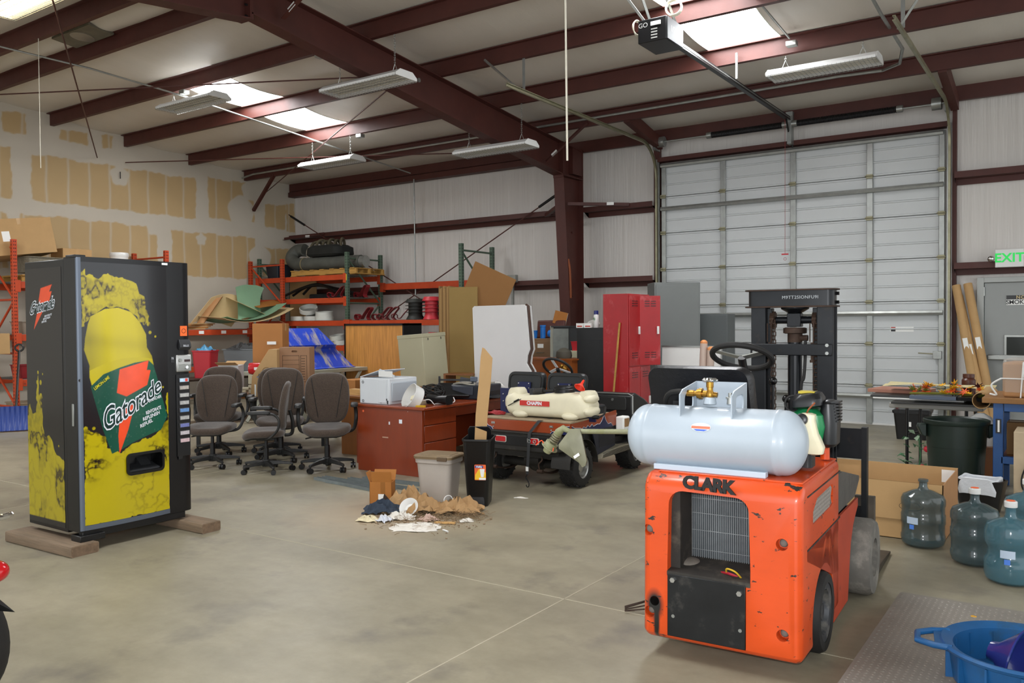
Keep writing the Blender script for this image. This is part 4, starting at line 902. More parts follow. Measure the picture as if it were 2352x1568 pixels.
# ================================================================== RIGHT SIDE
# water bottles
m_jug = mat('blue_water_bottle', '#4f7884', .1, 0, alpha=.5, var=.1, vs=5, spec=.8)
m_jugd = mat('grey_water_bottle', '#4a5d60', .1, 0, alpha=.48, var=.1, vs=5, spec=.8)
def jug(loc, label, m, cap=True, hourglass=False, rz=0, s=1.0, capm=None):
    t = thing('water_bottle', label, 'water bottle', (*loc, 0), rz)
    R_ = .138*s
    if hourglass: p = [(.02, .006), (.10, .002), (R_*.93, .02), (R_, .05), (R_, .12), (R_*.96, .135), (R_*.86, .16), (R_*.86, .20), (R_*.98, .23), (R_, .25), (R_*.99, .30), (R_*.9, .335), (.07, .36), (.034, .372), (.027, .39), (.026, .43), (.028, .45)]
    else: p = [(.02, .006), (.10, .002), (R_*.93, .02), (R_, .05), (R_, .075), (R_*.965, .082), (R_*.965, .15), (R_, .157), (R_, .215), (R_*.965, .222), (R_*.965, .27), (R_, .277), (R_, .315), (R_*.92, .342), (.075, .368), (.036, .38), (.027, .40), (.026, .43), (.032, .435), (.032, .45)]
    inner = [(max(r-.003, .002), z+.003) for r, z in p][::-1]; inner[0] = (p[-1][0]-.003, p[-1][1])
    n = 48; rings = [[(cos(2*pi*k/n)*r, sin(2*pi*k/n)*r, z) for k in range(n)] for r, z in p+inner]
    part('bottle', MB().loft(rings), m, t)
    if cap: part('cap', MB().lathe([(.004, .437), (.033, .437), (.034, .44), (.034, .468), (.031, .472), (.004, .473)], 28), capm or m_white, t); 
    if cap and capm is None: part('cap_seal', MB().lathe([(.004, .4735), (.024, .4735), (.022, .476), (.004, .477)], 24), mat('orange_cap_seal', '#e8683a', .5), t)
    lb = MB(); a0 = radians(-90-28)
    lb.sheet(lambda u, v: ((R_+.001)*cos(a0+.55*u), (R_+.001)*sin(a0+.55*u), .165+.045*v), 8, 1)
    lt = part('bottle_label', lb, mat('label_pale_blue', '#cfe0f4', .4, alpha=.75), t)
    l2 = MB().sheet(lambda u, v: ((R_+.002)*cos(a0+.15+.22*u), (R_+.002)*sin(a0+.15+.22*u), .13+.03*v), 4, 1); part('label_logo', l2, mat('label_blue', '#4f7fd8', .4), lt)
    return t
jug((-.909, 6.217), 'open grey-blue water bottle without cap in front of the carton', m_jugd, False, rz=-8)
jug((-.575, 5.937), 'capped water bottle beside the lined waste basket', m_jugd, True, rz=150)
jug((-.36, 5.62), 'blue hourglass water bottle with orange sealed cap', m_jug, True, True, rz=10)
jug((-.315, 6.45), 'water bottle with tall white cap behind the hourglass bottle', m_jug, True, capm=mat('tall_white_cap', '#e9e9e6', .5))
# diamond plate platform
PL = thing('floor_scale', 'diamond plate platform with pale blue frame under the drain pan', 'platform', (0, 0, 0))
m_dp = mat('worn_diamond_plate', '#8d8880', .5, .35, var=.12, vs=3)
pz = .075; x0p, x1p, y0p, y1p = -.815, .45, 3.42, 4.83
part('deck', MB().prism(rr(x1p-x0p, y1p-y0p, .02, 3, (x0p+x1p)/2, (y0p+y1p)/2), pz-.008, pz, 'z'), m_dp, PL, (0, 0, 0), (0, 0, 0))
part('frame', MB().box(x0p+.01, x1p-.01, y0p+.01, y1p-.01, .0, pz-.008), mat('pale_blue_frame', '#a9bcc4', .45, var=.1, vs=8, col2='#59544c', c2=(.64, .7), c2s=9), PL, bev=.004)
dm = MB(); nr = 0
for i in range(46):
    for j in range(52):
        x = x0p+.02+i*.027; y = y0p+.02+j*.027
        if x > x1p-.02 or y > y1p-.02: continue
        a = radians(38 if (i+j) % 2 else -38); dx, dy = .0115*cos(a), .0115*sin(a); nx_, ny_ = -sin(a)*.004, cos(a)*.004
        dm.add([(x-dx, y-dy, pz), (x+nx_, y+ny_, pz), (x+dx, y+dy, pz), (x-nx_, y-ny_, pz), (x, y, pz+.0035)], [(0, 3, 4), (3, 2, 4), (2, 1, 4), (1, 0, 4)])
o = part('treads', dm, m_dp, PL, ang=80); o['kind'] = 'stuff'
part('yellow_spot', MB().lathe([(.002, pz), (.014, pz), (.012, pz+.0015), (.002, pz+.0015)], 14, (-.45, 4.62, 0)), mat('yellow_paint_spot', '#d09a20', .6), PL)
# drain pan and funnel
DP = thing('drain_pan', 'round blue plastic oil drain pan on the diamond plate', 'drain pan', (-.20, 3.80, pz), 10)
m_pan = mat('blue_pan_plastic', '#174f80', .4, 0, var=.25, vs=4, col2='#2c3f46', c2=(.56, .75), c2s=4)
p = [(.01, .004), (.225, .004), (.245, .02), (.262, .14), (.285, .15), (.292, .162), (.285, .172), (.262, .166), (.243, .155), (.235, .03), (.01, .016)]
part('basin', MB().lathe(p, 64), m_pan, DP)
rb = MB()
for k in range(14):
    a = 2*pi*k/14+.1; part('rib', MB().box(.236, .272, -.004, .004, .02, .142, rotm(0, 0, math.degrees(a))), m_pan, DP)
for a in (180, 0):
    h_ = MB().tube([( .25, -.10, .162), (.315, -.085, .16), (.37, -.045, .158), (.372, .045, .158), (.315, .085, .16), (.25, .10, .162)], .013, 10)
    part('handle', h_, m_pan, DP, rot=(0, 0, a)); part('handle_web', MB().prism([(.26, -.1), (.31, -.085), (.31, .085), (.26, .1)], .154, .164, 'z'), m_pan, DP, rot=(0, 0, a))
FN = solo('funnel_cap', 'shiny dark blue plastic funnel lying tipped inside the drain pan', 'funnel', MB().lathe([(.028, .10), (.034, .10), (.045, .07), (.125, .0), (.13, .0), (.13, -.006), (.12, -.006), (.04, .065), (.028, .095)], 40), mat('shiny_blue_funnel', '#232a6e', .22, 0, coat=.5), (-.22, 3.80, .185), (-80, 0, 75))
# long open carton
m_card = mat('cardboard', '#a5794f', .8, 0, var=.06, vs=6)
m_card2 = mat('tan_cardboard', '#b18e60', .8, 0, var=.06, vs=6)
CT = thing('open_carton', 'long open empty carton on the floor beside the forklift', 'box', (0, 0, 0))
cx0, cx1, cy0, cy1, chh = -1.75, -.80, 6.32, 7.10, .40
part('panel', MB().box(cx0, cx1, cy0, cy0+.006, 0, chh), m_card2, CT); part('panel', MB().box(cx0, cx1, cy1-.006, cy1, 0, chh+.005), m_card2, CT)
part('panel', MB().box(cx0, cx0+.006, cy0, cy1, 0, chh), m_card, CT); part('panel', MB().box(cx1-.006, cx1, cy0, cy1, 0, chh), m_card, CT)
part('base', MB().box(cx0, cx1, cy0, cy1, .0, .005), m_card, CT)
part('flap', MB().prism([(cy0, chh), (cy0-.02, chh-.26), (cy0-.014, chh-.26), (cy0+.006, chh)], cx0+.01, cx1-.01, 'x'), m_card2, CT)
part('shipping_label', MB().box(cx1-.11, cx1-.02, cy1-.009, cy1-.0065, chh-.11, chh-.015), m_label, CT)
scr = MB().tube([(-1.0+.06*cos(k*.35)*(1+.02*k), cy0-.03+.0, .24+.03*sin(k*.35)) for k in range(20)], .0015, 4); part('marker_scribble', scr, m_black, CT)
# dark green trash can
m_can = mat('dark_green_bin', '#17251f', .42, 0, var=.15, vs=4)
TC = thing('trash_can', 'large round dark green trash can under the cluttered table edge', 'trash can', (-.958, 8.36, 0), 20)
p = [(.01, .01), (.19, .01), (.2, .02), (.222, .40), (.236, .405), (.245, .60), (.262, .605), (.268, .62), (.268, .64), (.258, .645), (.244, .63), (.215, .03), (.01, .02)]
part('body', MB().lathe(p, 56), m_can, TC)
for a in (0, 180): part('handle', MB().prism([(.25, .6), (.31, .6), (.32, .57), (.29, .5), (.25, .48)], -.05, .05, 'y'), m_can, TC, rot=(0, 0, a), bev=.008)
for k in range(8): part('rib', MB().box(.2, .226, -.006, .006, .05, .38, rotm(0, 0, k*45)), m_can, TC)
# lined waste basket
WB = thing('waste_basket', 'small black waste basket with white plastic liner beside water bottles', 'waste basket', (-.70, 7.62, 0), -10)
part('tub', MB().loft([[(x, y, z) for x, y in rr(w, d, .05, 6)] for z, w, d in ((0, .2, .15), (.03, .21, .16), (.25, .27, .21), (.255, .25, .19), (.03, .19, .14))]), m_black, WB)
ln = MB(); nn = 48; rings = []
for z, e in ((.14, .012), (.18, .02), (.22, .018), (.262, .016), (.268, .008), (.26, -.008), (.2, -.012), (.1, -.02)):
    rings.append([(x*(1+.02*sin(k*.52+z*40)), y*(1+.03*sin(k*.65+z*30)), z+.006*sin(k*.4)) for k, (x, y) in enumerate(rr(.262+2*e, .202+2*e, .06, 11))])
part('liner', MB().loft(rings, cap=False), mat('white_liner', '#d6dadf', .35, 0, var=.05, alpha=.88, bump=.3, bs=25), WB)
part('liner_tie', MB().torus((0, 0, .165), .1, .008, 30, 6), mat('pink_tie', '#d9b6c4', .4), WB); WB.children[-1].scale = (1.36, 1.08, 1)
# ================================================================== UTILITY CART
m_navy = mat('navy_paint', '#161d47', .4, 0, var=.12, vs=6)
m_cartblk = mat('dusty_cart_black', '#24221f', .6, 0, var=.25, vs=6, col2='#4d473d', c2=(.55, .8), c2s=5)
m_dust = mat('dusty_tan_deck', '#9b8a70', .85, 0, var=.18, vs=5, col2='#4a463f', c2=(.62, .75), c2s=6)
m_cherryw = mat('cart_orange_wood', '#8e3a16', .35, 0, var=.12, vs=6, stretch=(1, 1, 6), coat=.3)
m_wht_pin = mat('pinstripe', '#c8cbd4', .4)
GC = thing('utility_cart', 'dusty black golf cart with orange wood bed carrying sprayer tank', 'golf cart', (-4.31, 6.48, 0), 0)
part('bed_deck', MB().box(-.47, .49, 0.0, .9, .612, .634), m_dust, GC, bev=.006)
tg = part('tailgate', MB().box(-.465, .485, -.012, .008, .515, .612), m_cherryw, GC, bev=.003)
part('side_board', MB().prism([(.01, .515), (.88, .515), (.88, .66), (.3, .62), (.01, .612)], .478, .492, 'x'), m_cherryw, GC); part('side_board', MB().prism([(.01, .515), (.88, .515), (.88, .66), (.3, .62), (.01, .612)], -.472, -.458, 'x'), m_cherryw, GC)
def flame(pts, z0):
    return [(a, z0) for a in (pts[0][0],)] + pts + [(pts[-1][0], z0)]
fz = [(.28, .515), (.30, .535), (.34, .538), (.35, .56), (.37, .575), (.42, .578), (.45, .59), (.485, .592)]
def flm(pl, y, m, nm='flame_graphic'):
    a = part(nm, MB().prism(flame(pl, .513), y-.002, y, 'y'), m, GC); 
    part('pinstripe', MB().tube([(x, y-.003, z) for x, z in pl], .0022, 4), m_wht_pin, a)
flm(fz, -.012, m_navy); flm([(-.465, .585), (-.44, .58), (-.42, .55), (-.38, .54), (-.36, .515)], -.012, m_navy)
sp_ = [(.01, .592), (.06, .57), (.16, .56), (.2, .55), (.22, .565), (.27, .55), (.3, .572), (.34, .55), (.38, .575), (.41, .55), (.48, .565), (.53, .56), (.57, .585), (.62, .64), (.66, .58), (.7, .545), (.76, .55), (.8, .515)]
a = part('flame_graphic', MB().prism(flame(sp_, .513), .492, .494, 'x'), m_navy, GC); part('pinstripe', MB().tube([(.495, x, z) for x, z in sp_], .0022, 4), m_wht_pin, a)
for x, zs_ in ((-.36, (.578, .54)), (.29, (.578, .545))):
    for z in zs_: part('latch_bolt', MB().lathe([(.002, .0), (.009, 0), (.007, .006), (.002, .008)], 10, (0, 0, 0), rotm(90, 0, 0)), m_steel_b, GC, (x, -.012, z))
    part('latch', MB().box(x-.02, x+.02, -.016, -.012, .568, .588), m_steel_b, GC)
rear = MB().prism([(-.45, .36), (-.41, .50), (-.37, .515), (.34, .515), (.40, .50), (.44, .36), (.3, .33), (-.33, .33)], -.04, .03, 'y')
vl = part('rear_valance', rear, m_cartblk, GC, bev=.012)
part('valance_lip', MB().box(-.38, .38, -.055, -.03, .495, .512), m_cartblk, vl, bev=.006); part('valance_recess', MB().box(-.34, .33, -.044, -.038, .38, .475), m_black, vl, bev=.006)
for x in (-.25, .115):
    l_ = part('tail_light', MB().prism(rr(.115, .048, .012, 4, x, .436), -.058, -.044, 'y'), mat('red_lens', '#b3121a', .15, coat=.4), vl, bev=.004); part('light_bezel', MB().prism(rr(.128, .06, .014, 4, x, .436), -.05, -.042, 'y'), mat('bezel_white', '#c9c4bc', .4), l_)
    if x > 0:
        for dx in (-.035, .022): part('bulb_ring', MB().torus((x+dx, -.06, .436), .014, .005, 16, 6, rotm(90, 0, 0)), m_steel_b, l_)
part('bumper_bar', MB().box(-.36, .33, .02, .05, .27, .30), m_cartblk, GC, bev=.004)
part('axle', MB().cyl((-.42, .24, .185), (.36, .24, .185), .042, n=16), m_cartblk, GC)
part('differential', MB().ell((-.02, .24, .19), (.10, .09, .085), 20, 12), m_cartblk, GC); part('motor', MB().cyl((-.06, .12, .24), (.1, .12, .24), .06, n=18), m_cartblk, GC)
for x in (-.36, .16):
    part('shackle', MB().tube(bez([(x, .02, .30), (x+.02, .0, .26), (x-.01, -.01, .22), (x-.005, .0, .16)], 8), .007, 6), m_rust, GC); part('spring_eye', MB().cyl((x-.03, .0, .155), (x+.03, .0, .155), .018, n=12), m_rust, GC)
    part('leaf_spring', MB().sheet(lambda u, v: (x-.02+.04*v, .0+.5*u, .15-.045*sin(pi*u)), 10, 1, .014), m_rust, GC)
def cart_wheel(x, y, s_, steer=0):
    r_, w_ = .192, .185
    o = bpy.data.objects.new('wheel', None); o.location = (x, y, r_); o.rotation_euler = (0, 0, radians(steer)); link(o, GC); 
    n = 44; pr = [(.108, -w_/2), (.15, -w_/2), (.178, -w_*.42), (r_-.004, -w_*.3), (r_-.004, w_*.3), (.178, w_*.42), (.15, w_/2), (.108, w_/2)]
    rings = [[(z, cos(2*pi*k/n)*q, sin(2*pi*k/n)*q) for k in range(n)] for q, z in pr]
    part('tire', MB().loft(rings+[rings[0]], cap=False), m_rubber, o)
    tr = MB()
    for k in range(36):
        a = 2*pi*k/36
        for c_ in range(-2, 3):
            Mx = rotm(math.degrees(a), 0, 0); zz = c_*.03+(.008 if k % 2 else -.008)
            tr.box(-.011, .011, -.006, .006, -.004, .005, Mx @ rotm(0, 0, 35 if c_ % 2 else -35), Mx @ Vector((zz, 0, r_-.005)))
    t_ = part('tread', tr, m_rubber, o); t_['kind'] = 'stuff'
    pr = [(.01, .055), (.045, .055), (.05, .035), (.085, .03), (.095, .07), (.112, .078), (.112, .07), (.1, .06), (.1, -.07), (.01, -.07)]
    rings = [[(z*s_, cos(2*pi*k/n)*q, sin(2*pi*k/n)*q) for k in range(n)] for q, z in pr]
    part('rim', MB().loft(rings), m_steel_b, o)
for x, s_ in ((.40, 1), (-.46, -1)):
    cart_wheel(x, .24, s_); cart_wheel(x*.93, 1.4, s_)
    fa = MB().sheet(lambda u, v: (x-.11*s_+.2*v*s_, .24-.26*cos(pi*u), .2+.245*sin(pi*u)), 14, 2, .006); part('fender', fa, m_cartblk, GC)
part('side_panel', MB().prism([(.53, .25), (.88, .315), (.88, .515), (.42, .515)], .462, .474, 'x'), mat('ribbed_navy', '#20222e', .5), GC)
for k in range(12): part('panel_rib', MB().box(.474, .478, .55, .87, .335+k*.014, .341+k*.014), m_cartblk, GC)
part('running_board', MB().prism([(.5, .235), (1.2, .25), (1.2, .30), (.88, .315), (.53, .265)], .40, .53, 'x'), mat('aluminium_board', '#8d8674', .5, .5, var=.2, vs=9), GC, bev=.005)
for k in range(5): part('board_rib', MB().prism([(.53, .243+k*.01), (1.2, .256+k*.01), (1.2, .26+k*.01), (.53, .247+k*.01)], .53, .534, 'x'), m_cartblk, GC)
part('chassis', MB().box(-.36, .36, .0, 1.6, .30, .36), m_cartblk, GC); part('floorboard', MB().box(-.44, .44, .86, 1.5, .29, .31), m_rubber, GC)
part('seat_box', MB().box(-.42, .42, .36, .84, .36, .60), m_cartblk, GC, bev=.01)
bp = part('back_panel', MB().box(-.52, .56, .33, .35, .60, .88), m_navy, GC, bev=.004)
for x in (-.48, .53):
    for z in (.75, .82): part('rivet', MB().ell((x, .328, z), .008, 8, 6), m_steel_b, bp)
for x in (-.265, .195):
    rings = []
    for k in range(7):
        t = k/6; rings.append([(x+a*(1-.06*abs(2*t-1)**3), .40+.075*t+.16*(c_), .94+c_*(1-.05*abs(2*t-1)**3)) for a, c_ in rr(.43, .20, .06, 5)])
    s_ = part('seat_back', MB().loft(rings), mat('seat_shell_black', '#1d1f20', .42, var=.15, vs=7), GC)
    part('shell_groove', MB().tube([(x+a, .393+.16*c_, .94+c_) for a, c_ in rr(.37, .15, .05, 5)], .004, 5, closed=True), m_cartblk, s_)
    pl_ = part('mount_plate', MB().box(x-.075, x+.075, .375, .392, .87, .945), m_navy, s_, bev=.003)
    for dx in (-.06, .06):
        for z in (.885, .93): part('rivet', MB().ell((x+dx, .372, z), .008, 8, 6), m_steel_b, pl_)
    part('seat_cushion', MB().loft([[(x+a, .66+c_, z) for a, c_ in rr(.42, .40, .06)] for z in (.60, .62, .70, .72)]), mat('seat_shell_black'), GC, bev=.02)
Mw = rotm(-40, 0, 0)
sw = part('steering_wheel', MB().torus((-.17, .86, 1.06), .155, .014, 40, 8, Mw), m_rubber, GC)
for a_ in (150, 30, 270):
    d = Mw @ Vector((cos(radians(a_)), sin(radians(a_)), 0)); n_ = Mw @ Vector((-sin(radians(a_)), cos(radians(a_)), 0))*.016; c0 = Vector((-.17, .86, 1.055)); u_ = Mw @ Vector((0, 0, .002))
    vs_ = [c0+d*q+n_*e+u_*g for q in (.02, .15) for e in (-1, 1) for g in (-1, 1)]
    part('spoke', MB().add(vs_, [(0, 1, 3, 2), (4, 6, 7, 5), (0, 4, 5, 1), (2, 3, 7, 6), (0, 2, 6, 4), (1, 5, 7, 3)]), mat('bright_spoke', '#e4e4e2', .35, 0), sw)
part('column', MB().cyl((-.17, .86, 1.05), (-.17, 1.15, .6), .02, n=12), m_black, sw)
dsh = part('dash', MB().prism([(1.12, .58), (1.12, .79), (1.2, .81), (1.4, .74), (1.75, .55), (1.78, .4), (1.2, .36)], -.5, .55, 'x'), mat('dash_black', '#232323', .4, var=.15, vs=6), GC, bev=.02)
gb = part('glove_box', MB().prism(rr(.30, .13, .02, 4, .33, .70), 1.108, 1.122, 'y'), mat('glove_black', '#2c2c2b', .4), dsh, bev=.004); part('glove_lock', MB().cyl((.33, 1.1, .74), (.33, 1.11, .74), .014, n=12), m_galv, gb)
part('dash_trim', MB().tube([(.545, 1.13, .60), (.545, 1.13, .78), (.50, 1.13, .80), (.1, 1.13, .80)], .008, 8), m_galv, dsh)
part('battery_box', MB().box(.49, .58, .86, 1.0, .46, .60), m_label, GC, bev=.015); part('side_marker', MB().box(.58, .586, .88, .97, .5, .58), mat('amber_dirty', '#94714b', .5), GC)
# sprayer tank
SP = thing('sprayer_tank', 'cream plastic sprayer tank with red printed label on the cart bed', 'sprayer tank', (-4.31+.15, 6.48+.2, .634), 2)
m_cream = mat('cream_poly', '#ddd6bb', .42, 0, var=.07, vs=5, sss=.15)
rings = []
for x, hy, z0, z1 in ((-.455, .06, .10, .17), (-.44, .10, .07, .20), (-.40, .13, .03, .22), (-.34, .14, .012, .235), (-.3, .14, .012, .215), (-.25, .14, .012, .205), (-.1, .145, .012, .215), (.05, .145, .012, .235), (.2, .145, .012, .245), (.3, .14, .012, .245), (.36, .14, .015, .24), (.42, .125, .03, .2), (.46, .10, .06, .17), (.475, .06, .08, .14)):
    zc = (z0+z1)/2; rings.append([(x, a, zc+c_) for a, c_ in rr(hy*2, (z1-z0), min(.07, (z1-z0)*.42), 5)])
part('vessel', MB().loft(rings), m_cream, SP)
for x in (-.26, .27): part('foot', MB().ell((x, -.10, .035), (.09, .07, .04), 16, 10), m_cream, SP)
for x, h_ in ((-.36, .27), (.40, .265)):
    part('lug', MB().loft([[(x+a, c_, z) for a, c_ in rr(w_, .17, .04, 4)] for z, w_ in ((.18, .17), (.22, .15), (h_-.02, .13), (h_, .09))]), m_cream, SP)
part('end_lobe', MB().ell((.44, -.02, .195), (.06, .11, .045), 16, 10), m_cream, SP); part('end_lobe', MB().ell((.44, -.02, .085), (.07, .12, .055), 16, 10), m_cream, SP)
lid = part('filler_lid', MB().lathe([(.004, 0), (.10, 0), (.10, .03), (.092, .035), (.092, .052), (.08, .06), (.004, .062)], 32, (.15, .0, .243)), m_black, SP)
pm = part('pump', MB().cyl((-.16, -.02, .235), (-.06, -.02, .245), .035, n=18).cyl((-.18, -.02, .235), (-.16, -.02, .235), .028, n=14), m_cartblk, SP)
part('pump_head', MB().box(-.2, -.15, -.05, .01, .2, .27), m_dgrey, pm, bev=.006); part('pump_hose', MB().tube(bez([(-.06, -.02, .245), (0, 0, .25), (.06, .04, .245)], 6), .012, 8), m_rubber, pm)
part('wire', MB().tube(bez([(-.18, -.05, .21), (-.25, -.13, .17), (-.33, -.15, .13), (-.42, -.11, .09), (-.46, -.05, .06)], 8), .004, 6), m_rubber, SP); part('wire_connector', MB().cyl((-.31, -.15, .145), (-.26, -.14, .17), .009, n=8), m_black, SP)
lb_ = part('label', MB().box(-.245, .075, -.153, -.147, .118, .165), mat('label_red', '#c2352f', .4), SP, rot=(0, 0, 0))
text('lettering', 'CHAPIN', .043, m_pw, lb_, (-.085, -.1545, .141), FACE_S, bold=.0022, sp=1.05)
part('drain_valve', MB().cyl((.47, -.05, .035), (.53, -.05, .035), .018, n=12), m_black, SP); part('outlet_hose', MB().tube(bez([(.52, -.05, .03), (.56, 0, .06), (.55, .05, .12)], 8), .009, 8), m_rubber, SP)
RF = solo('orange_funnel', 'small orange plastic funnel resting upside down on sprayer tank', 'funnel', MB().lathe([(.004, .085), (.009, .085), (.014, .04), (.05, .0), (.054, .0), (.052, -.006), (.012, .036), (.004, .08)], 28), mat('orange_red_plastic', '#e83a20', .35), (-3.83, 6.66, .93), (-35, 25, 20))
SR = thing('ratchet_strap', 'grey ratchet strap with hook hanging off the cart bed', 'strap', (-4.31, 6.48, 0))
part('webbing', MB().add([(.2, .12, .637), (.24, .12, .637), (.19, -.02, .628), (.15, -.022, .628), (.1, -.062, .51), (.065, -.062, .51), (.078, -.072, .13), (.05, -.072, .13)], [(0, 1, 2, 3), (3, 2, 4, 5), (5, 4, 6, 7)]), m_dgrey, SR)
part('stitch_label', MB().box(.05, .078, -.076, -.072, .16, .2), m_label, SR)
part('hook', MB().tube(bez([(.064, -.075, .13), (.05, -.075, .10), (.07, -.075, .075), (.085, -.075, .05), (.08, -.075, .02), (.062, -.075, .016), (.055, -.075, .035)], 6), .005, 8), m_black, SR)
solo('red_cable', 'tangled red and black cable on the cart bed', 'cable', MB().tube([(-4.75+.08*cos(k*.9)*(1+.1*sin(k)), 6.6+.06*sin(k*.9)+.002*k, .645+.012*sin(k*1.7)+.008) for k in range(40)], .006, 6), mat('red_cable', '#9d2b30', .5))

# ================================================================== OFFICE CHAIRS
m_fab = mat('brown_tweed', '#453930', .95, 0, var=.3, vs=90, sheen=.3, bump=.2, bs=120)
m_plas = mat('chair_black_plastic', '#1d1d1c', .5, 0, var=.2, vs=12, col2='#3b3833', c2=(.55, .75), c2s=6)
def make_chair():
    t = thing('office_chair', 'x', 'chair', (0, 0, 0), 0, 'brown fabric office chairs')
    # seat
    rings = []
    def seat_ring(z, s_):
        out = []
        for a, c_ in rr(.50, .46, .15, 6):
            e = .04*(1-(c_+.23)/.46) if c_ < 0 else 0
            out.append((a*s_, c_*s_-.02, z+.018*(2*a/.5)**2*0-(.03*max(0, (-c_-.1)/.13)**2)))
        return out
    for z, s_ in ((.40, .86), (.405, .94), (.43, 1.0), (.455, .99), (.472, .93), (.478, .8), (.474, .5)): rings.append(seat_ring(z, s_))
    st_ = part('seat', MB().loft(rings), m_fab, t, ang=60)
    part('seat_shell', MB().loft([seat_ring(z, s_) for z, s_ in ((.385, .7), (.39, .86), (.402, .9))]), m_plas, st_)
    # back
    def outline():
        P_ = []
        for k in range(48):
            a = 2*pi*k/48; c_, s_ = cos(a), sin(a); x = .235*abs(c_)**.55*(1 if c_ > 0 else -1); z = .27*abs(s_)**.62*(1 if s_ > 0 else -1)
            P_.append((x*(1.0-.10*max(0, -z/.27)), z))
        return P_
    O_ = outline(); rings = []
    for y, s_ in ((.255, .80), (.248, .94), (.222, 1.0), (.198, .97), (.186, .88), (.19, .55), (.196, .2)):
        rings.append([(x*s_, y+.055*(z*s_/.27)*.6+.05*(x*s_/.235)**2*(-.6)+.012*(1-abs(z*s_)/.27)*-1, .735+z*s_) for x, z in O_])
    bk = part('backrest', MB().loft(rings), m_fab, t, ang=60)
    for s_ in (-1, 1):
        part('seam', MB().tube([(s_*(.165-.07*q), .185+.055*(.6)*(( .22-.42*q)/.27)-.05*.6*((.165-.07*q)/.235)**2-.008, .735+.22-.42*q) for q in [i/6 for i in range(7)]], .0035, 5), m_plas, bk)
    part('back_post', MB().tube(bez([(0, .2, .40), (0, .28, .42), (0, .29, .55), (0, .26, .68)], 6), .02, 8, sx=1.8), m_plas, t)
    for s_ in (-1, 1):
        part('arm_pad', MB().loft([[(s_*.285+a*q, -.06+c_*q, z) for a, c_ in rr(.075, .25, .036, 5)] for z, q in ((.665, .8), (.672, 1), (.69, 1), (.702, .85), (.706, .5))]), m_plas, t)
        part('arm_loop', MB().tube(bez([(s_*.285, .03, .67), (s_*.29, .10, .66), (s_*.30, .15, .60), (s_*.30, .14, .50), (s_*.27, .06, .41), (s_*.18, .0, .39)], 6), .014, 8, sx=1.4), m_plas, t)
    part('gas_lift', MB().cyl((0, 0, .1), (0, 0, .26), .028, n=16).cyl((0, 0, .26), (0, 0, .39), .018, n=14), m_black, t); part('tilt_box', MB().box(-.09, .09, -.1, .1, .355, .39), m_plas, t, bev=.01)
    part('lever', MB().cyl((-.08, 0, .36), (-.22, -.03, .335), .007, n=8), m_black, t)
    part('hub', MB().lathe([(.01, .06), (.045, .06), (.05, .09), (.04, .135), (.01, .14)], 20), m_plas, t)
    for k in range(5):
        a = radians(72*k+18); d = Vector((cos(a), sin(a), 0)); n_ = Vector((-sin(a), cos(a), 0))
        rg_ = []
        for q, w_, z0, z1 in ((.03, .03, .075, .125), (.15, .024, .078, .115), (.27, .018, .07, .095), (.29, .016, .066, .088)): rg_.append([tuple(d*q+n_*(w_*e)+Vector((0, 0, z))) for e, z in ((-1, z0), (1, z0), (.8, z1), (-.8, z1))])
        lg = part('base_leg', MB().loft(rg_), m_plas, t, bev=.005)
        c0 = d*.28; tw = radians(40*k); e = Vector((cos(tw), sin(tw), 0))
        cs_ = part('caster', MB().cyl(tuple(c0+e*.006+Vector((0, 0, .028))), tuple(c0+e*.026+Vector((0, 0, .028))), .028, n=18), m_black, lg)
        part('caster', MB().cyl(tuple(c0-e*.006+Vector((0, 0, .028))), tuple(c0-e*.026+Vector((0, 0, .028))), .028, n=18), m_black, lg); part('caster_stem', MB().cyl(tuple(c0+Vector((0, 0, .02))), tuple(c0+Vector((0, 0, .08))), .01, n=8), m_black, lg)
    return t
ch0 = make_chair()
CH = [((-6.573, 6.12), 45, 'brown fabric office chair nearest the cherry desk drawers side', 1.0),
      ((-7.796, 5.605), 38, 'brown fabric office chair facing out just past the vending machine', .97),
      ((-7.037, 5.705), -42, 'low brown fabric office chair turned sideways between two others', .93),
      ((-7.485, 6.276), 42, 'brown fabric office chair in front of the tilted file box', 1.02),
      ((-8.5, 6.2), 40, 'brown fabric office chair behind, by the stack of paper trays', 1.02),
      ((-8.70, 5.55), -30, 'brown fabric office chair seen edge-on beside the vending machine', 1.0),
      ((-7.95, 6.6), 45, 'brown fabric office chair almost hidden behind the file box chair', 1.0)]
for i, (p, rz, lab, sc) in enumerate(CH):
    c_ = ch0 if i == 0 else copy_tree(ch0)
    c_.location = (*p, 0); c_.rotation_euler = (0, 0, radians(rz)); c_.scale = (sc, sc, sc); c_['label'] = lab

# ================================================================== DESK AND THINGS ON IT
m_cherry = mat('cherry_laminate', '#7c3115', .28, 0, var=.1, vs=5, stretch=(3, 3, .5), coat=.25)
m_cherryd = mat('cherry_top', '#84381b', .25, 0, var=.12, vs=5, stretch=(.6, 3, 3), coat=.3)
DK = thing('cherry_desk', 'reddish cherry desk with drawers covered in electronics', 'desk', (0, 0, 0))
part('top', MB().box(-6.33, -5.375, 6.28, 8.35, .665, .695), m_cherryd, DK, bev=.008, seg=3)
part('end_panel', MB().box(-6.30, -5.42, 6.30, 6.33, .0, .665), m_cherry, DK, bev=.002); part('end_panel', MB().box(-6.30, -5.45, 8.28, 8.31, .0, .665), m_cherry, DK)
part('pedestal', MB().box(-6.28, -5.45, 6.33, 6.86, .02, .665), m_cherry, DK); part('modesty_panel', MB().box(-6.28, -6.26, 6.86, 8.28, .05, .665), m_cherry, DK)
for z0, z1 in ((.03, .33), (.34, .50), (.51, .655)): part('drawer', MB().box(-5.45, -5.425, 6.345, 6.85, z0, z1), m_cherry, DK, bev=.003)
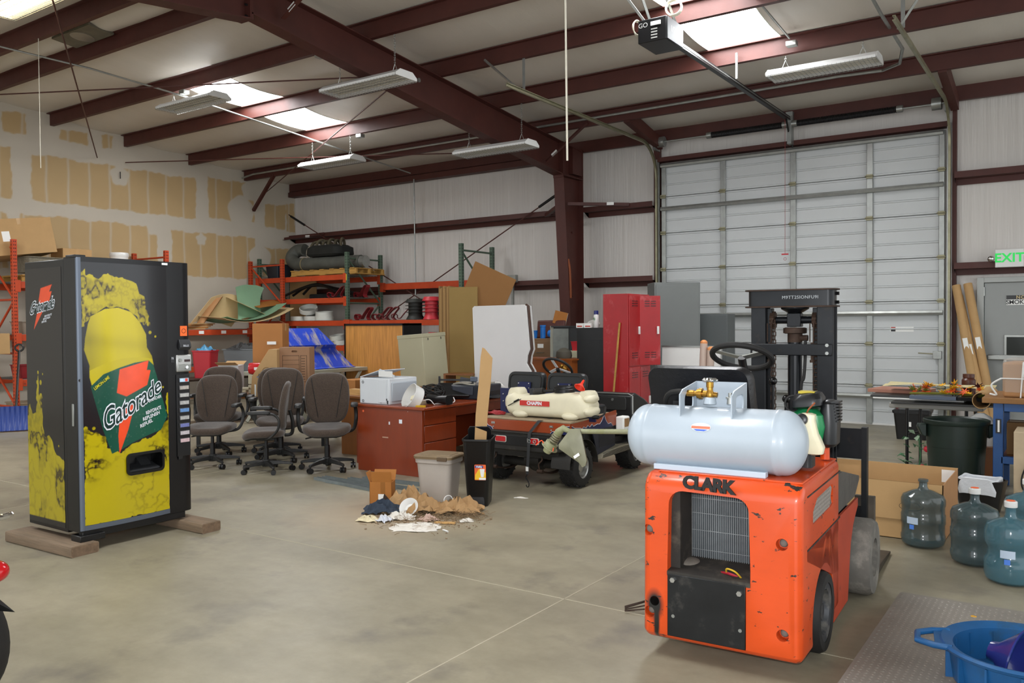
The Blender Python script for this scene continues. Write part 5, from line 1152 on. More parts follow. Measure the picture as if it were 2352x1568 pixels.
part('apron', MB().box(-5.47, -5.45, 6.86, 8.28, .56, .665), m_cherry, DK)
part('scratch', MB().box(-5.72, -5.68, 6.296, 6.2995, .52, .56, rotm(0, 0, 0)), m_pw, DK); part('scratch', MB().box(-5.86, -5.845, 6.296, 6.2995, .50, .53), m_pw, DK); part('scratch', MB().box(-5.95, -5.87, 6.296, 6.2995, .36, .372), mat('scratch_pale', '#b58e78', .6), DK)
part('sticker_dot', MB().cyl((-6.22, 6.2985, .62), (-6.22, 6.3, .62), .012, n=12), mat('orange_cap_seal'), DK)
# printer
PZ = .695
m_prn = mat('printer_white', '#c9cdd1', .45, 0, var=.03); m_prng = mat('printer_grey', '#a3a9b0', .45)
PR = thing('laser_printer', 'pale grey box-shaped printer with open lid on the cherry desk', 'printer', (-6.02, 6.55, PZ), 0)
part('case', MB().box(-.27, .15, -.23, .20, 0, .27), m_prn, PR, bev=.012); part('side_cover', MB().box(.13, .165, -.20, .18, .03, .23), m_prng, PR, bev=.01)
part('lid', MB().prism([(-.29, .27), (-.02, .345), (-.02, .352), (-.29, .278)], -.2, .2, 'y'), m_prn, PR); part('lid_flap', MB().prism([(-.02, .35), (.16, .29), (.19, .275), (.19, .305), (-.01, .365)], -.2, -.19, 'y'), m_prn, PR)
part('lid_panel', MB().box(-.02, .17, -.205, -.2, .285, .345), m_white, PR)
for x, z in ((-.22, .225), (-.22, .03), (.035, .03)): part('vent_round', MB().torus((x, -.231, z), .012, .003, 14, 5, rotm(90, 0, 0)), m_dgrey, PR)
part('vent', MB().cyl((.065, -.233, .20), (.065, -.23, .20), .03, n=18), mat('vent_grey', '#7f8488', .6), PR); part('port', MB().box(.10, .12, -.234, -.23, .045, .065), m_black, PR); part('port', MB().box(.12, .135, -.234, -.23, .01, .045), m_black, PR); part('corner_post', MB().box(.0, .11, -.236, -.23, .02, .25), m_prn, PR, bev=.004)
FE = thing('fire_extinguisher', 'red fire extinguisher standing between desk and chair', 'fire extinguisher', (-6.50, 6.72, .45), 0)
part('cylinder', MB().lathe([(.01, 0), (.05, 0), (.055, .01), (.055, .28), (.04, .32), (.015, .335), (.015, .36)], 24), mat('extinguisher_red', '#b5161c', .3, coat=.3), FE); part('band', MB().lathe([(.056, .15), (.057, .15), (.057, .17), (.056, .17)], 24), m_black, FE); part('valve', MB().box(-.02, .05, -.012, .012, .36, .39), m_black, FE)
solo('extinguisher_shelf', 'low brown side ledge under the red fire extinguisher', 'shelf', MB().box(-6.62, -6.36, 6.6, 6.95, 0, .45), m_cherry)
# white round lamp shade
LS = thing('round_light_fixture', 'white round open light fixture lying tipped on the cherry desk', 'light fixture', (-5.62, 6.40, PZ+.085), rot=(62, -12, -18))
part('rim', MB().lathe([(.004, -.055), (.12, -.055), (.125, -.05), (.13, .045), (.132, .05), (.128, .052), (.12, -.045), (.004, -.047)], 40), m_white, LS); part('tube_lamp', MB().box(-.06, .07, -.02, .03, -.03, .0), mat('pale_lamp_tube', '#e8e0c0', .4), LS, bev=.01); part('tag', MB().box(-.03, .02, -.17, -.125, -.02, .015), m_white, LS, bev=.004)
solo('yellow_pencil_box', 'flat yellow plastic level lying at the front edge of desk', 'level', MB().prism(rr(.17, .03, .008, 3), 0, .014, 'z'), mat('level_yellow', '#c9a018', .4), (-5.52, 6.36, PZ), (0, 0, 8))
solo('electric_cable', 'white electric cord looping over the desk edge', 'cord', MB().tube(bez([(-5.6, 6.42, PZ+.03), (-5.5, 6.5, PZ+.06), (-5.47, 6.55, PZ+.01), (-5.5, 6.62, PZ+.008), (-5.43, 6.74, PZ+.008), (-5.42, 6.82, PZ+.02), (-5.45, 6.84, PZ+.06)], 10), .005, 6), m_white)
random.seed(3)
def tangle2(name, label, cat, c, base, R_, n, r_, m):
    mb = MB()
    for q in range(n):
        ph = random.random()*6; E_ = Euler((random.uniform(-1, 1), random.uniform(-1, 1), 0)).to_matrix(); rad = R_*random.uniform(.5, 1); pts = []
        for k in range(22):
            a = ph+k*2*pi/20; p = E_ @ Vector((cos(a)*rad*random.uniform(.9, 1.1), sin(a)*rad, 0)); pts.append(Vector((c[0]+p.x, c[1]+p.y, max(base+r_, c[2]+p.z*.7))))
        mb.tube(bez([tuple(p) for p in pts], 2), r_, 5)
    o = solo(name, label, cat, mb, m); o['kind'] = 'stuff'; return o
tangle2('cable_tangle', 'heap of tangled black cables on the cherry desk', 'cable', (-5.72, 6.82, PZ+.10), PZ, .14, 16, .006, m_rubber)
solo('black_handset', 'curved black phone handset by the cable heap', 'phone', MB().loft([[(-5.62+.26*t, 6.66+c_, PZ+.05+z) for c_, z in rr(.09+.03*abs(2*t-1), .075+.02*abs(2*t-1), .03, 4)] for t in [i/8 for i in range(9)]]), m_black)
BT = thing('black_monitor_frame', 'black monitor lying back beside a bare stand on desk', 'monitor', (-5.72, 7.15, PZ), 25)
part('panel', MB().box(-.2, .2, -.02, .02, 0, .22), m_black, BT, rot=(-55, 0, 0), bev=.008, loc=(0, 0, .03)); part('stand', MB().box(-.2, .2, .2, .22, .19, .21).box(-.2, -.18, .2, .22, 0, .24).box(.18, .2, .2, .22, 0, .24), m_dgrey, BT)
PJ = thing('inkjet_printer', 'dark grey inkjet printer with papers and gadget on top', 'printer', (-5.62, 7.45, PZ), 6)
part('case', MB().box(-.19, .21, -.22, .22, .0, .155), mat('inkjet_dark', '#262a31', .35), PJ, bev=.015); part('front_panel', MB().box(-.16, .1, -.228, -.22, .05, .14), mat('inkjet_grey', '#3a3f48', .4), PJ, bev=.006); part('paper_slot', MB().box(.205, .216, -.17, .17, .04, .085), m_black, PJ); part('tray', MB().box(.21, .36, -.14, .14, .02, .032), m_dgrey, PJ)
solo('paper_sheaf', 'sheaf of papers lying on the dark inkjet printer', 'paper', MB().sheet(lambda u, v: (-5.8+.36*u, 7.27+.3*v, PZ+.165+.012*sin(u*5+v*3)), 8, 6, .012), mat('dirty_paper', '#8f8a7e', .8))
solo('webcam', 'small silver webcam with blue light on the inkjet printer papers', 'webcam', MB().box(-.04, .04, -.02, .02, 0, .05), mat('webcam_silver', '#5a6270', .4), (-5.62, 7.42, PZ+.185), bev=.006)
solo('black_tray', 'thin black keyboard tray on the desk edge', 'tray', MB().box(-.09, .09, -.22, .22, 0, .028), m_black, (-5.5, 7.9, PZ), (0, 0, 4), bev=.006)
solo('blue_folder', 'blue plastic binder lying at the far end of desk', 'binder', MB().box(-.12, .12, -.2, .2, 0, .045), mat('binder_blue', '#1d4b96', .4), (-5.75, 8.1, PZ), (0, 0, 12), bev=.008)
bag = MB(); bag.ell((0, 0, .07), (.17, .11, .075), 22, 14)
bag.v = [(x*(1+.22*sin(19*y+7*z)), y*(1+.25*sin(23*x+3)), max(0, z*(1+.25*sin(17*x+11*y)))) for x, y, z in bag.v]
solo('plastic_bag', 'crumpled clear plastic bag on the far end of desk', 'plastic bag', bag, mat('clear_bag', '#d9d6cf', .2, alpha=.45), (-5.62, 7.75, PZ+.002))
# light brown desk end behind the chair
BD = thing('brown_desk', 'plain brown wood desk end behind the office chairs', 'desk', (0, 0, 0))
m_brw = mat('brown_laminate', '#7a4a22', .35, 0, var=.12, vs=5, stretch=(3, 3, .5))
part('end_panel', MB().box(-7.25, -6.42, 6.98, 7.01, 0, .66), m_brw, BD); part('top', MB().box(-7.3, -6.4, 6.95, 8.2, .66, .69), m_brw, BD, bev=.005); part('back_panel', MB().box(-6.47, -6.44, 7.0, 8.2, 0, .66), m_brw, BD)
for k in range(3): solo('board_offcut', 'short pale board stacked on the brown desk', 'board', MB().box(-.14, .14, -.05, .05, 0, .022), mat('pale_pine', '#c69c62', .6, var=.1), (-7.12+.02*k, 7.12, .69+.0225*k), (0, 0, 6-6*k), group='boards on the brown desk')

# ================================================================== BINS, STUDS, SWEEPINGS
CB = thing('storage_bin', 'translucent storage bin with tan lid by the sweepings', 'storage bin', (-4.60, 5.57, 0), 12)
m_clear = mat('frosted_plastic', '#c9c0b6', .45, 0, var=.05, alpha=.72, sss=.1)
part('tub', MB().loft([[(x, y, z) for x, y in rr(w_, d_, .05, 5)] for z, w_, d_ in ((0, .27, .20), (.02, .285, .215), (.33, .33, .26), (.34, .35, .28), (.38, .355, .285), (.38, .34, .27), (.33, .318, .248), (.03, .27, .2))]), m_clear, CB)
part('lid', MB().loft([[(x, y, z) for x, y in rr(w_, d_, .05, 5)] for z, w_, d_ in ((.375, .37, .30), (.395, .375, .305), (.405, .36, .29), (.405, .3, .23), (.412, .29, .22))]), mat('tan_lid', '#7d6a50', .5, var=.1), CB)
part('latch', MB().box(.06, .15, -.165, -.15, .365, .40), mat('latch_brown', '#5c4a36', .5), CB, bev=.004); part('red_content', MB().box(-.02, .1, -.06, -.02, .03, .05, rotm(0, 10, 20)), mat('red_thing', '#c2283a', .5), CB); part('content', MB().ell((-.03, .02, .07), (.09, .06, .05)), mat('red_thing'), CB)
KB = thing('step_bin', 'tall slim black waste bin with lid standing open', 'waste bin', (-4.235, 5.66, 0), 28)
part('body', MB().loft([[(x, y, z) for x, y in rr(w_, d_, .035, 5)] for z, w_, d_ in ((0, .17, .25), (.01, .175, .26), (.54, .235, .335), (.55, .25, .35), (.565, .25, .35), (.565, .235, .335), (.5, .22, .32), (.02, .16, .24))]), m_black, KB)
part('lid', MB().prism([(-.1, 0), (.1, 0), (.1, .13), (.08, .16), (-.08, .16), (-.1, .13)], -.006, .006, 'y'), m_black, KB, (0, .06, .50), (18, 0, 0), bev=.003)
part('pedal_recess', MB().prism([(-.06, .0), (.06, .0), (.06, .05)] + arc(0, .05, .06, 0, 180, 8), -.135, -.128, 'y'), m_dgrey, KB); part('pedal', MB().box(-.045, .045, -.15, -.12, .012, .022), m_dgrey, KB)
lb_ = part('product_label', MB().prism(rr(.095, .13, .006, 2, .03, .30), -.1345, -.131, 'y'), mat('label_orange', '#e0622a', .5), KB, rot=(4, 0, 0))
part('label_yellow', MB().prism([(-.015, .24), (.076, .24), (.076, .30), (.02, .33), (-.012, .28)], -.136, -.1345, 'y'), mat('label_yellow', '#e6bb28', .5), lb_); part('label_bin', MB().prism([(.036, .262), (.058, .262), (.068, .33), (.027, .33)], -.1375, -.136, 'y'), m_label, lb_); part('label_white', MB().box(.02, .076, -.1372, -.136, .238, .256), m_label, lb_); part('label_blue', MB().box(-.012, .055, -.136, -.1345, .338, .358), mat('label_navy', '#2b3f8c', .5), lb_)
text('lettering', 'Hefty', .022, m_pw, lb_, (.022, -.1365, .348), FACE_S, bold=.0008)
cs = MB(); cpts = [(-.0, .0, .35), (.02, .01, .75), (.05, .02, 1.05), (.065, .02, 1.24)]
cs.loft([[(x+sx, y+sy, z+dz) for sx, sy, dz in ((-.05, 0, 0), (.05, .01, -.01), (.05, .016, -.01), (-.05, .006, 0))] for x, y, z in cpts] + [[(.03, .02, 1.32), (.05, .022, 1.31), (.05, .028, 1.31), (.03, .026, 1.32)]])
solo('cardboard_strip', 'tall narrow cardboard strip standing in the slim black bin', 'cardboard', cs, m_card2, (-4.235, 5.66, .0), (0, 0, 30))
for k, (x0, y0_, x1, y1_) in enumerate(((-6.25, 5.66, -5.35, 5.54), (-6.22, 5.74, -5.2, 5.66), (-6.05, 5.62, -5.12, 5.56), (-5.95, 5.82, -5.0, 5.74), (-5.85, 5.92, -5.05, 5.98))):
    a = atan2(y1_-y0_, x1-x0); ln_ = sqrt((x1-x0)**2+(y1_-y0_)**2)
    pr = [(-.02, 0), (.02, 0), (.02, .03), (.017, .03), (.017, .003), (-.017, .003), (-.017, .03), (-.02, .03)]
    t = solo('metal_stud', 'galvanised metal stud in the bundle on the floor', 'metal stud', MB().prism(pr, 0, ln_, 'x'), mat('dull_zinc', '#7b8384', .5, .5, var=.2, vs=9), (x0, y0_, 0), (0, 0, math.degrees(a)), group='metal studs on the floor', ang=10)
SBX = thing('small_carton', 'small open brown box beside the sweepings', 'box', (-4.90, 5.18, 0), 28)
m_kraft = mat('kraft_orange', '#a3682c', .75, 0, var=.08, vs=8)
w_, d_, h_ = .095, .06, .2
part('panel', MB().box(-w_, w_, -d_, -d_+.004, 0, h_), m_kraft, SBX); part('panel', MB().box(-w_, w_, d_-.004, d_, 0, h_), m_kraft, SBX); part('panel', MB().box(-w_, -w_+.004, -d_, d_, 0, h_), m_kraft, SBX); part('panel', MB().box(w_-.004, w_, -d_, d_, 0, h_), m_kraft, SBX); part('base', MB().box(-w_, w_, -d_, d_, 0, .004), m_kraft, SBX)
part('flap', MB().prism([(-d_, h_), (-d_-.02, h_+.09), (-d_-.016, h_+.09), (-d_+.004, h_)], -w_+.02, w_, 'x'), m_kraft, SBX); part('flap', MB().prism([(d_, h_), (d_+.045, h_+.08), (d_+.049, h_+.08), (d_+.004, h_)], -w_, w_, 'x'), m_kraft, SBX); part('flap', MB().prism([(-w_, h_), (-w_-.03, h_+.08), (-w_-.026, h_+.08), (-w_+.004, h_)], -d_, d_, 'y'), m_kraft, SBX)
part('shipping_label', MB().box(-.02, .03, -d_-.002, -d_, .05, .10), m_label, SBX); part('side_label', MB().box(-w_-.002, -w_, -.045, .045, .02, .16), m_label, SBX); part('tape', MB().box(.0, .04, -d_-.001, -d_, .1, .2), mat('brown_tape', '#8e5a22', .3), SBX)
def crumple(name, label, cat, loc, w_, d_, h_, seed, m, rz=0, nu=13, th=.002):
    rg = random.Random(seed*77); n = min(nu, 13); P_ = {}
    for i in range(n+1):
        for j in range(n+1):
            x, y = i/n-.5, j/n-.5; e = max(0, 1-(2*x)**2*.8)*max(0, 1-(2*y)**2*.8)
            rid = abs(sin(5*x+7*y+seed))*.5+.5*rg.random()
            P_[i, j] = ((x+rg.uniform(-.03, .03))*w_*(1-.12*sin(9*y+seed)), (y+rg.uniform(-.03, .03))*d_*(1-.15*sin(8*x+seed*2)), max(.003, h_*rid*(.12+.95*e)*1.15))
    mb = MB(); mb.sheet(lambda u, v: P_[round(u*n), round(v*n)], n, n, th); return solo(name, label, cat, mb, m, (*loc, 0) if len(loc) == 2 else loc, (0, 0, rz), ang=3)
m_kp = mat('kraft_paper', '#a58258', .8, 0, var=.15, vs=9); m_pp = mat('white_paper', '#d4cfc6', .7, 0, var=.06, vs=6, col2='#a18e76', c2=(.55, .75), c2s=12); m_jean = mat('dark_denim', '#2a3442', .85, 0, var=.25, vs=20)
crumple('crumpled_paper_bag', 'crumpled brown paper bag against the small carton', 'paper bag', (-4.62, 5.2), .38, .26, .17, 1, m_kp, 20)
crumple('crumpled_paper_bag', 'rolled brown paper bag across the middle of sweepings', 'paper bag', (-4.38, 5.12), .34, .14, .15, 2, m_kp, 60)
crumple('crumpled_paper_bag', 'flattened brown paper bag near the slim black bin', 'paper bag', (-4.17, 5.3), .36, .24, .13, 3, m_kp, 35)
crumple('dark_cloth', 'crumpled dark blue cloth in the sweepings', 'cloth', (-4.68, 4.95), .30, .2, .11, 4, m_jean, 30)
crumple('paper_scrap', 'big torn white paper sheet at the front of the sweepings', 'paper', (-4.13, 4.72), .36, .26, .028, 5, m_pp, 35, 14)
crumple('paper_scrap', 'crumpled white paper next to the dark cloth', 'paper', (-4.42, 4.88), .22, .14, .06, 6, m_pp, 20, 14)
crumple('paper_scrap', 'pinkish torn paper in the middle of the sweepings', 'paper', (-4.2, 4.95), .13, .11, .05, 7, mat('pink_paper', '#b99c8e', .7), 70, 10)
crumple('paper_scrap', 'small white paper folded alone right of the sweepings', 'paper', (-3.93, 5.08), .1, .06, .03, 8, m_pp, 40, 8)
crumple('paper_scrap', 'cream paper pad at the left corner of the sweepings', 'paper', (-4.58, 4.68), .17, .1, .05, 9, mat('cream_paper', '#cfc3a2', .7), 20, 10)
crumple('paper_scrap', 'crumpled glossy wrapper in the sweepings', 'paper', (-4.47, 4.74), .1, .1, .06, 10, mat('wrapper', '#c9ccd4', .4), 0, 12)
crumple('paper_scrap', 'small white paper lying in front of the cart hook', 'paper', (-4.06, 6.02), .12, .03, .012, 11, m_pp, 20, 6)
solo('paper_bowl', 'white paper bowl tipped over in the sweepings', 'bowl', MB().lathe([(.005, .0), (.045, .0), (.075, .04), (.079, .042), (.07, .036), (.043, .004), (.005, .004)], 28), m_white, (-4.43, 5.0, .05), (50, 20, 0))
solo('paper_cup', 'white foam cup stuck behind the rolled paper bag', 'cup', MB().lathe([(.004, 0), (.026, 0), (.036, .085), (.039, .088), (.034, .086), (.024, .004), (.004, .004)], 24), m_white, (-4.28, 5.34, .06), (60, 30, 0))
solo('wood_stick', 'short flat wood stick in the sweepings', 'stick', MB().box(-.08, .08, -.014, .014, 0, .012), mat('pale_pine'), (-4.02, 4.93, .004), (0, 0, 25)); solo('chalk_stub', 'short white stick lying on the floor by itself', 'stick', MB().cyl((-.035, 0, .007), (.035, 0, .007), .007, n=8), m_white, (-3.87, 4.75, 0), (0, 0, -20)); solo('dark_shard', 'dark bent strip standing in the sweepings', 'strip', MB().add([(0, 0, .0), (.16, .05, .0), (.03, .02, .13), (.001, .006, .0), (.16, .056, .0), (.03, .026, .13)], [(0, 1, 2), (3, 5, 4), (0, 3, 4, 1), (1, 4, 5, 2), (2, 5, 3, 0)]), m_rust, (-4.78, 5.02, .0))
dbr = MB(); rg = random.Random(5)
for k in range(620):
    x, y = rg.gauss(-4.22, .2), rg.gauss(4.98, .16); 
    if k % 3 == 0: x, y = rg.gauss(-4.03, .09), rg.gauss(5.2, .07)
    a = rg.random()*6; l_ = rg.uniform(.02, .07); z = abs(rg.gauss(.012, .015)); dx, dy = cos(a)*l_/2, sin(a)*l_/2; dz = rg.uniform(-.01, .025)
    dbr.tube([(x-dx, y-dy, z+.002), (x, y, z+.004+dz*.6), (x+dx, y+dy, max(.002, z+dz))], .0016, 3, cap=False)
o = solo('dry_grass', 'dry grass and twigs swept together on the floor', 'debris', dbr, mat('dry_grass', '#7d664a', .9, var=.3, vs=30)); o['kind'] = 'stuff'
dd = MB()
for k in range(300):
    x, y = rg.gauss(-4.3, .22), rg.gauss(4.95, .15); r_ = rg.uniform(.003, .012); dd.ell((x, y, r_*.4), (r_, r_*rg.uniform(.6, 1.2), r_*.5), 6, 4)
o = solo('floor_sweepings', 'fine brown dirt and crumbs of the swept pile', 'debris', dd, mat('crumbs', '#84705a', .95, var=.4, vs=40)); o['kind'] = 'stuff'
for k, (a0, l_) in enumerate(((0, .3), (5, .26), (11, .22), (-6, .24))):
    solo('bent_wire', 'thin rusty rod in the bunch left of the forklift', 'wire', MB().tube(bez([(0, 0, .012), (.12, .06, .03+.01*k), (.25, .16, .05+.02*k), (.33, .26, .09+.01*k)], 6), .004, 6), m_rust, (-1.99-.01*k, 3.92+.02*k, 0), (0, 0, a0), group='rusty rods by the forklift')
# ================================================================== PALLET RACKS
m_or = mat('rack_orange', '#b2401c', .5, 0, var=.15, vs=5, col2='#5a2a1c', c2=(.64, .72), c2s=9)
m_gr = mat('rack_green', '#4c5f4f', .5, 0, var=.15, vs=5)
m_wire = mat('wire_deck', '#7f7f7a', .5, .6)
def post(x, y, h, m, parent, facing):
    o = part('upright_post', MB().box(x-.036, x+.036, y-.036, y+.036, 0, h), m, parent, bev=.004)
    mb = MB()
    for k in range(int(h/.055)):
        z = .05+k*.055
        for s_ in (-.013, .013):
            mb.box(x+s_-.005, x+s_+.005, y-.0375, y-.035, z, z+.022); mb.box(x+.035, x+.0375, y+s_-.005, y+s_+.005, z, z+.022)
    q = part('punched_slots', mb, m_black, o, smooth=False); q['kind'] = 'stuff'
    return o
def frame(parent, x0, y0, x1, y1, h, m):
    post(x0, y0, h, m, parent, 0); post(x1, y1, h, m, parent, 0)
    for z in (.25, 1.1, 1.95, h-.12): part('frame_brace', MB().cyl((x0, y0, z), (x1, y1, z), .018, n=8), m, parent)
    for z0, z1, s_ in ((.25, 1.1, 0), (1.1, 1.95, 1), (1.95, h-.12, 0)):
        a, c_ = ((x0, y0), (x1, y1)) if s_ else ((x1, y1), (x0, y0)); part('frame_brace', MB().cyl((*a, z0), (*c_, z1), .018, n=8), m, parent)
def beam(parent, p, q, z, m, h=.105):
    (x0, y0), (x1, y1) = p, q
    if abs(x1-x0) > abs(y1-y0): mb = MB().box(x0+.036, x1-.036, y0-.02, y0+.03, z-h, z); ends = [(x0+.04, y0), (x1-.04, y0)]
    else: mb = MB().box(x0-.03, x0+.02, y0+.036, y1-.036, z-h, z); ends = [(x0, y0+.04), (x0, y1-.04)]
    b_ = part('shelf_beam', mb, m, parent, bev=.004)
    for e in ends: part('beam_connector', MB().box(e[0]-.042, e[0]+.042, e[1]-.042, e[1]+.042, z-.17, z+.02), m, b_, bev=.004)
    return b_
def wire_deck(parent, x0, x1, y0, y1, z):
    mb = MB()
    n = int((x1-x0)/.09)
    for k in range(n+1): x = x0+(x1-x0)*k/n; mb.box(x-.003, x+.003, y0, y1, z, z+.006)
    n = int((y1-y0)/.16)
    for k in range(n+1): y = y0+(y1-y0)*k/n; mb.box(x0, x1, y-.004, y+.004, z-.006, z)
    o = part('wire_deck', mb, m_wire, parent); o['kind'] = 'stuff'
R1 = thing('pallet_rack', 'orange pallet rack along the drywall wall', 'rack', (0, 0, 0))
YS = [6.45, 9.1, 11.79]
for y in YS: frame(R1, -14.98, y, -13.95, y, 2.9, m_or)
for a in (0, 1):
    for z in ((2.24, 1.4, .68) if a == 0 else (1.44, .74)):
        beam(R1, (-13.95, YS[a]), (-13.95, YS[a+1]), z, m_or); beam(R1, (-14.98, YS[a]), (-14.98, YS[a+1]), z, m_or)
        wire_deck(R1, -14.96, -13.97, YS[a]+.05, YS[a+1]-.05, z)
for k in range(4): part('shelf_tag', MB().box(-13.929, -13.926, 9.75+.5*k, 9.86+.5*k, 1.36, 1.42), m_label, R1)
R2 = thing('pallet_rack', 'green and orange pallet rack along the white back wall', 'rack', (0, 0, 0))
XS = [-14.88, -12.13, -9.26]
for i, x in enumerate(XS): frame(R2, x, 11.88 if i else 11.95, x-.02, 12.85, 2.96, m_gr)
for z in (2.52, 2.06, 1.6, 1.1):
    beam(R2, (XS[0], 11.88), (XS[1], 11.88), z, m_or); beam(R2, (XS[0], 12.85), (XS[1], 12.85), z, m_or); wire_deck(R2, XS[0]+.05, XS[1]-.05, 11.9, 12.85, z)
for z in (1.6, 1.1):
    beam(R2, (XS[1], 11.88), (XS[2], 11.88), z, m_or); beam(R2, (XS[1], 12.85), (XS[2], 12.85), z, m_or); wire_deck(R2, XS[1]+.05, XS[2]-.05, 11.9, 12.85, z)
beam(R2, (XS[1], 12.85), (XS[2], 12.85), 2.36, m_or, .13)
part('yellow_tag', MB().box(-12.16, -12.11, 11.842, 11.844, 2.4, 2.52), mat('tag_yellow', '#d8c020', .5), R2)
# pallet and hose on top
m_pal = mat('pallet_wood', '#a8803f', .75, 0, var=.2, vs=6, stretch=(.5, 3, 3))
PT = thing('wood_pallet', 'wooden pallet on top of the green rack under the hose', 'pallet', (-12.85, 12.3, 2.527), 0)
for y in (-.38, 0, .38): part('stringer', MB().box(-.95, .95, y-.02, y+.02, .018, .105), m_pal, PT)
for k in range(7): part('deck_board', MB().box(-.95+.29*k, -.83+.29*k, -.42, .42, .105, .123), m_pal, PT); 
for k in range(3): part('bottom_board', MB().box(-.95+.87*k, -.79+.87*k, -.42, .42, 0, .018), m_pal, PT)
m_hose = mat('dusty_rubber_hose', '#4a4b45', .7, 0, var=.25, vs=4, bump=.15, bs=14)
PZ2 = 2.652
HS = thing('suction_hose', 'thick grey rubber hose folded flat on the pallet', 'hose', (0, 0, 0))
part('hose', MB().tube(bez([(-12.1, 12.25, PZ2+.14), (-12.9, 12.15, PZ2+.14), (-13.6, 12.12, PZ2+.14), (-13.95, 12.14, PZ2+.18), (-14.12, 12.2, PZ2+.32), (-14.05, 12.3, PZ2+.46), (-13.86, 12.34, PZ2+.47)], 8), .135, 18, sx=1.0), m_hose, HS)
part('hose_end', MB().torus((-13.87, 12.34, PZ2+.47), .125, .02, 24, 8, rotm(10, 75, 0)), m_hose, HS); part('tape_band', MB().torus((-13.62, 12.12, PZ2+.14), .137, .008, 28, 6, rotm(0, 90, 0)), mat('rope_tan', '#85754f', .8), HS)
part('coupling', MB().cyl((-12.1, 12.25, PZ2+.14), (-11.98, 12.26, PZ2+.14), .12, n=20), m_galv, HS)
CL = thing('hose_coil', 'coiled dark canvas hose heaped on top of the grey hose', 'hose', (-13.05, 12.3, PZ2+.285), 0)
part('bundle', MB().loft([[(x, y, z) for x, y in rr(w_, d_, .15, 6)] for z, w_, d_ in ((0, .9, .5), (.04, 1.0, .56), (.18, .98, .54), (.23, .8, .44))]), mat('black_canvas', '#191a17', .85, var=.3, vs=7), CL)
for k in range(6): part('loop', MB().torus((-.38+.15*k, 0, .2+.03*(k % 2)), .13, .03, 20, 8, rotm(90, 0, 60+12*k)), mat('olive_canvas', '#4a4332', .9, var=.4, vs=9), CL)
part('loop', MB().torus((-.52, 0, .10), .16, .02, 20, 8, rotm(90, 0, 10)), mat('cream_strap', '#8e8677', .9), CL)
def tote(name, label, loc, w_, d_, h_, m, rz=0, lid=None):
    t = thing(name, label, 'bin', loc, rz)
    part('tub', MB().loft([[(x, y, z) for x, y in rr(a, b2, .03, 4)] for z, a, b2 in ((0, w_*.84, d_*.84), (h_*.95, w_, d_), (h_*.96, w_*1.06, d_*1.06), (h_, w_*1.06, d_*1.06), (h_, w_*.96, d_*.96), (.02, w_*.8, d_*.8))]), m, t)
    if lid: part('lid', MB().loft([[(x, y, z) for x, y in rr(w_*q, d_*q, .03, 4)] for z, q in ((h_+.002, 1.08), (h_+.02, 1.08), (h_+.035, .95))]), lid, t)
    return t
tote('navy_tote', 'dark blue tote at the drywall end of the top rack shelf', (-14.5, 12.2, 2.527), .4, .5, .3, mat('tote_navy', '#20262f', .35))
solo('cardboard_sheet', 'tall brown cardboard sheet standing in the rack corner', 'cardboard', MB().box(-14.8, -13.95, 12.72, 12.74, 1.61, 2.5), m_card2)
# black tubular frames
for k in range(3):
    mb = MB().tube(bez([(-14.2+.1*k, 12.0+.2*k, 2.12+.03*k), (-13.7, 12.05+.2*k, 2.28+.05*k), (-13.2, 12.1+.2*k, 2.36-.03*k), (-12.7, 12.15+.2*k, 2.2), (-12.4, 12.2+.2*k, 2.1)], 8), .028, 8)
    solo('bent_pipe', 'bent black tube frame lying on the middle rack shelf', 'frame', mb, m_black, group='black tube frames on the rack')
solo('tube_frame_end', 'black open pipe end beside the bent tube frames', 'pipe', MB().tube([(-14.0, 12.62, 2.13), (-13.2, 12.7, 2.13), (-12.5, 12.72, 2.13)], .06, 14), m_dgrey)
m_rstrap = mat('red_strap_steel', '#7c1c22', .45, 0, var=.2, vs=8)
def hook(x, y, z, rz, label, group=None, s=1.0):
    P_ = [(-.16, 0), (-.2, .03), (-.2, .08), (-.15, .10), (-.1, .07), (-.1, .03), (-.05, .02), (.02, .1), (.12, .2), (.18, .22), (.2, .19), (.14, .12), (.1, .04), (.14, .0)]
    pts = bez([(a, 0, c_) for a, c_ in P_], 3); mb = MB()
    rings = [[(p[0]*s, dy, max(p[2], .0)*s+e) for dy, e in ((-.05, .0), (.05, .0), (.05, .012), (-.05, .012))] for p in pts]
    mb.loft(rings); solo('stirrup_bracket', label, 'bracket', mb, m_rstrap, (x, y, z), (0, 0, rz), group=group, ang=50)
for k, (x, y) in enumerate(((-11.85, 12.05), (-11.5, 12.2), (-11.2, 12.05), (-10.95, 12.2))): hook(x, y, 1.607, 10*k, 'curled red steel bracket beside the black cable spools', 'red brackets on the rack', 1.1)
hook(-12.55, 12.0, 2.067, 15, 'curled red steel bracket next to the tube frames', None, 1.0); hook(-11.95-.25, 12.35, 2.067, -10, 'curled red steel bracket against the green upright', None, 1.1)
m_wring = mat('dusty_white_ring', '#c2c3bb', .5, 0, var=.1, vs=8)
def ring(x, y, z, r_, rx, ry, g):
    solo('plastic_collar', 'white plastic pipe collar among the '+g, 'collar', MB().lathe([(r_*.9, 0), (r_, 0), (r_, .09), (r_*.9, .09), (r_*.9, 0)], 28), m_wring, (x, y, z), (rx, ry, 0), group=g)
for (x, y, z, r_, rx, ry) in ((-13.75, 12.05, 1.607, .17, 0, 0), (-13.4, 12.1, 1.607, .17, 0, 0), (-12.98, 12.05, 1.607, .19, 0, 0), (-12.98, 12.05, 1.70, .18, 4, 3), (-13.5, 12.1, 1.80, .19, 20, 15), (-13.62, 12.3, 1.62, .16, 55, 0)): ring(x, y, z, r_, rx, ry, 'white collars on the lower rack shelf')
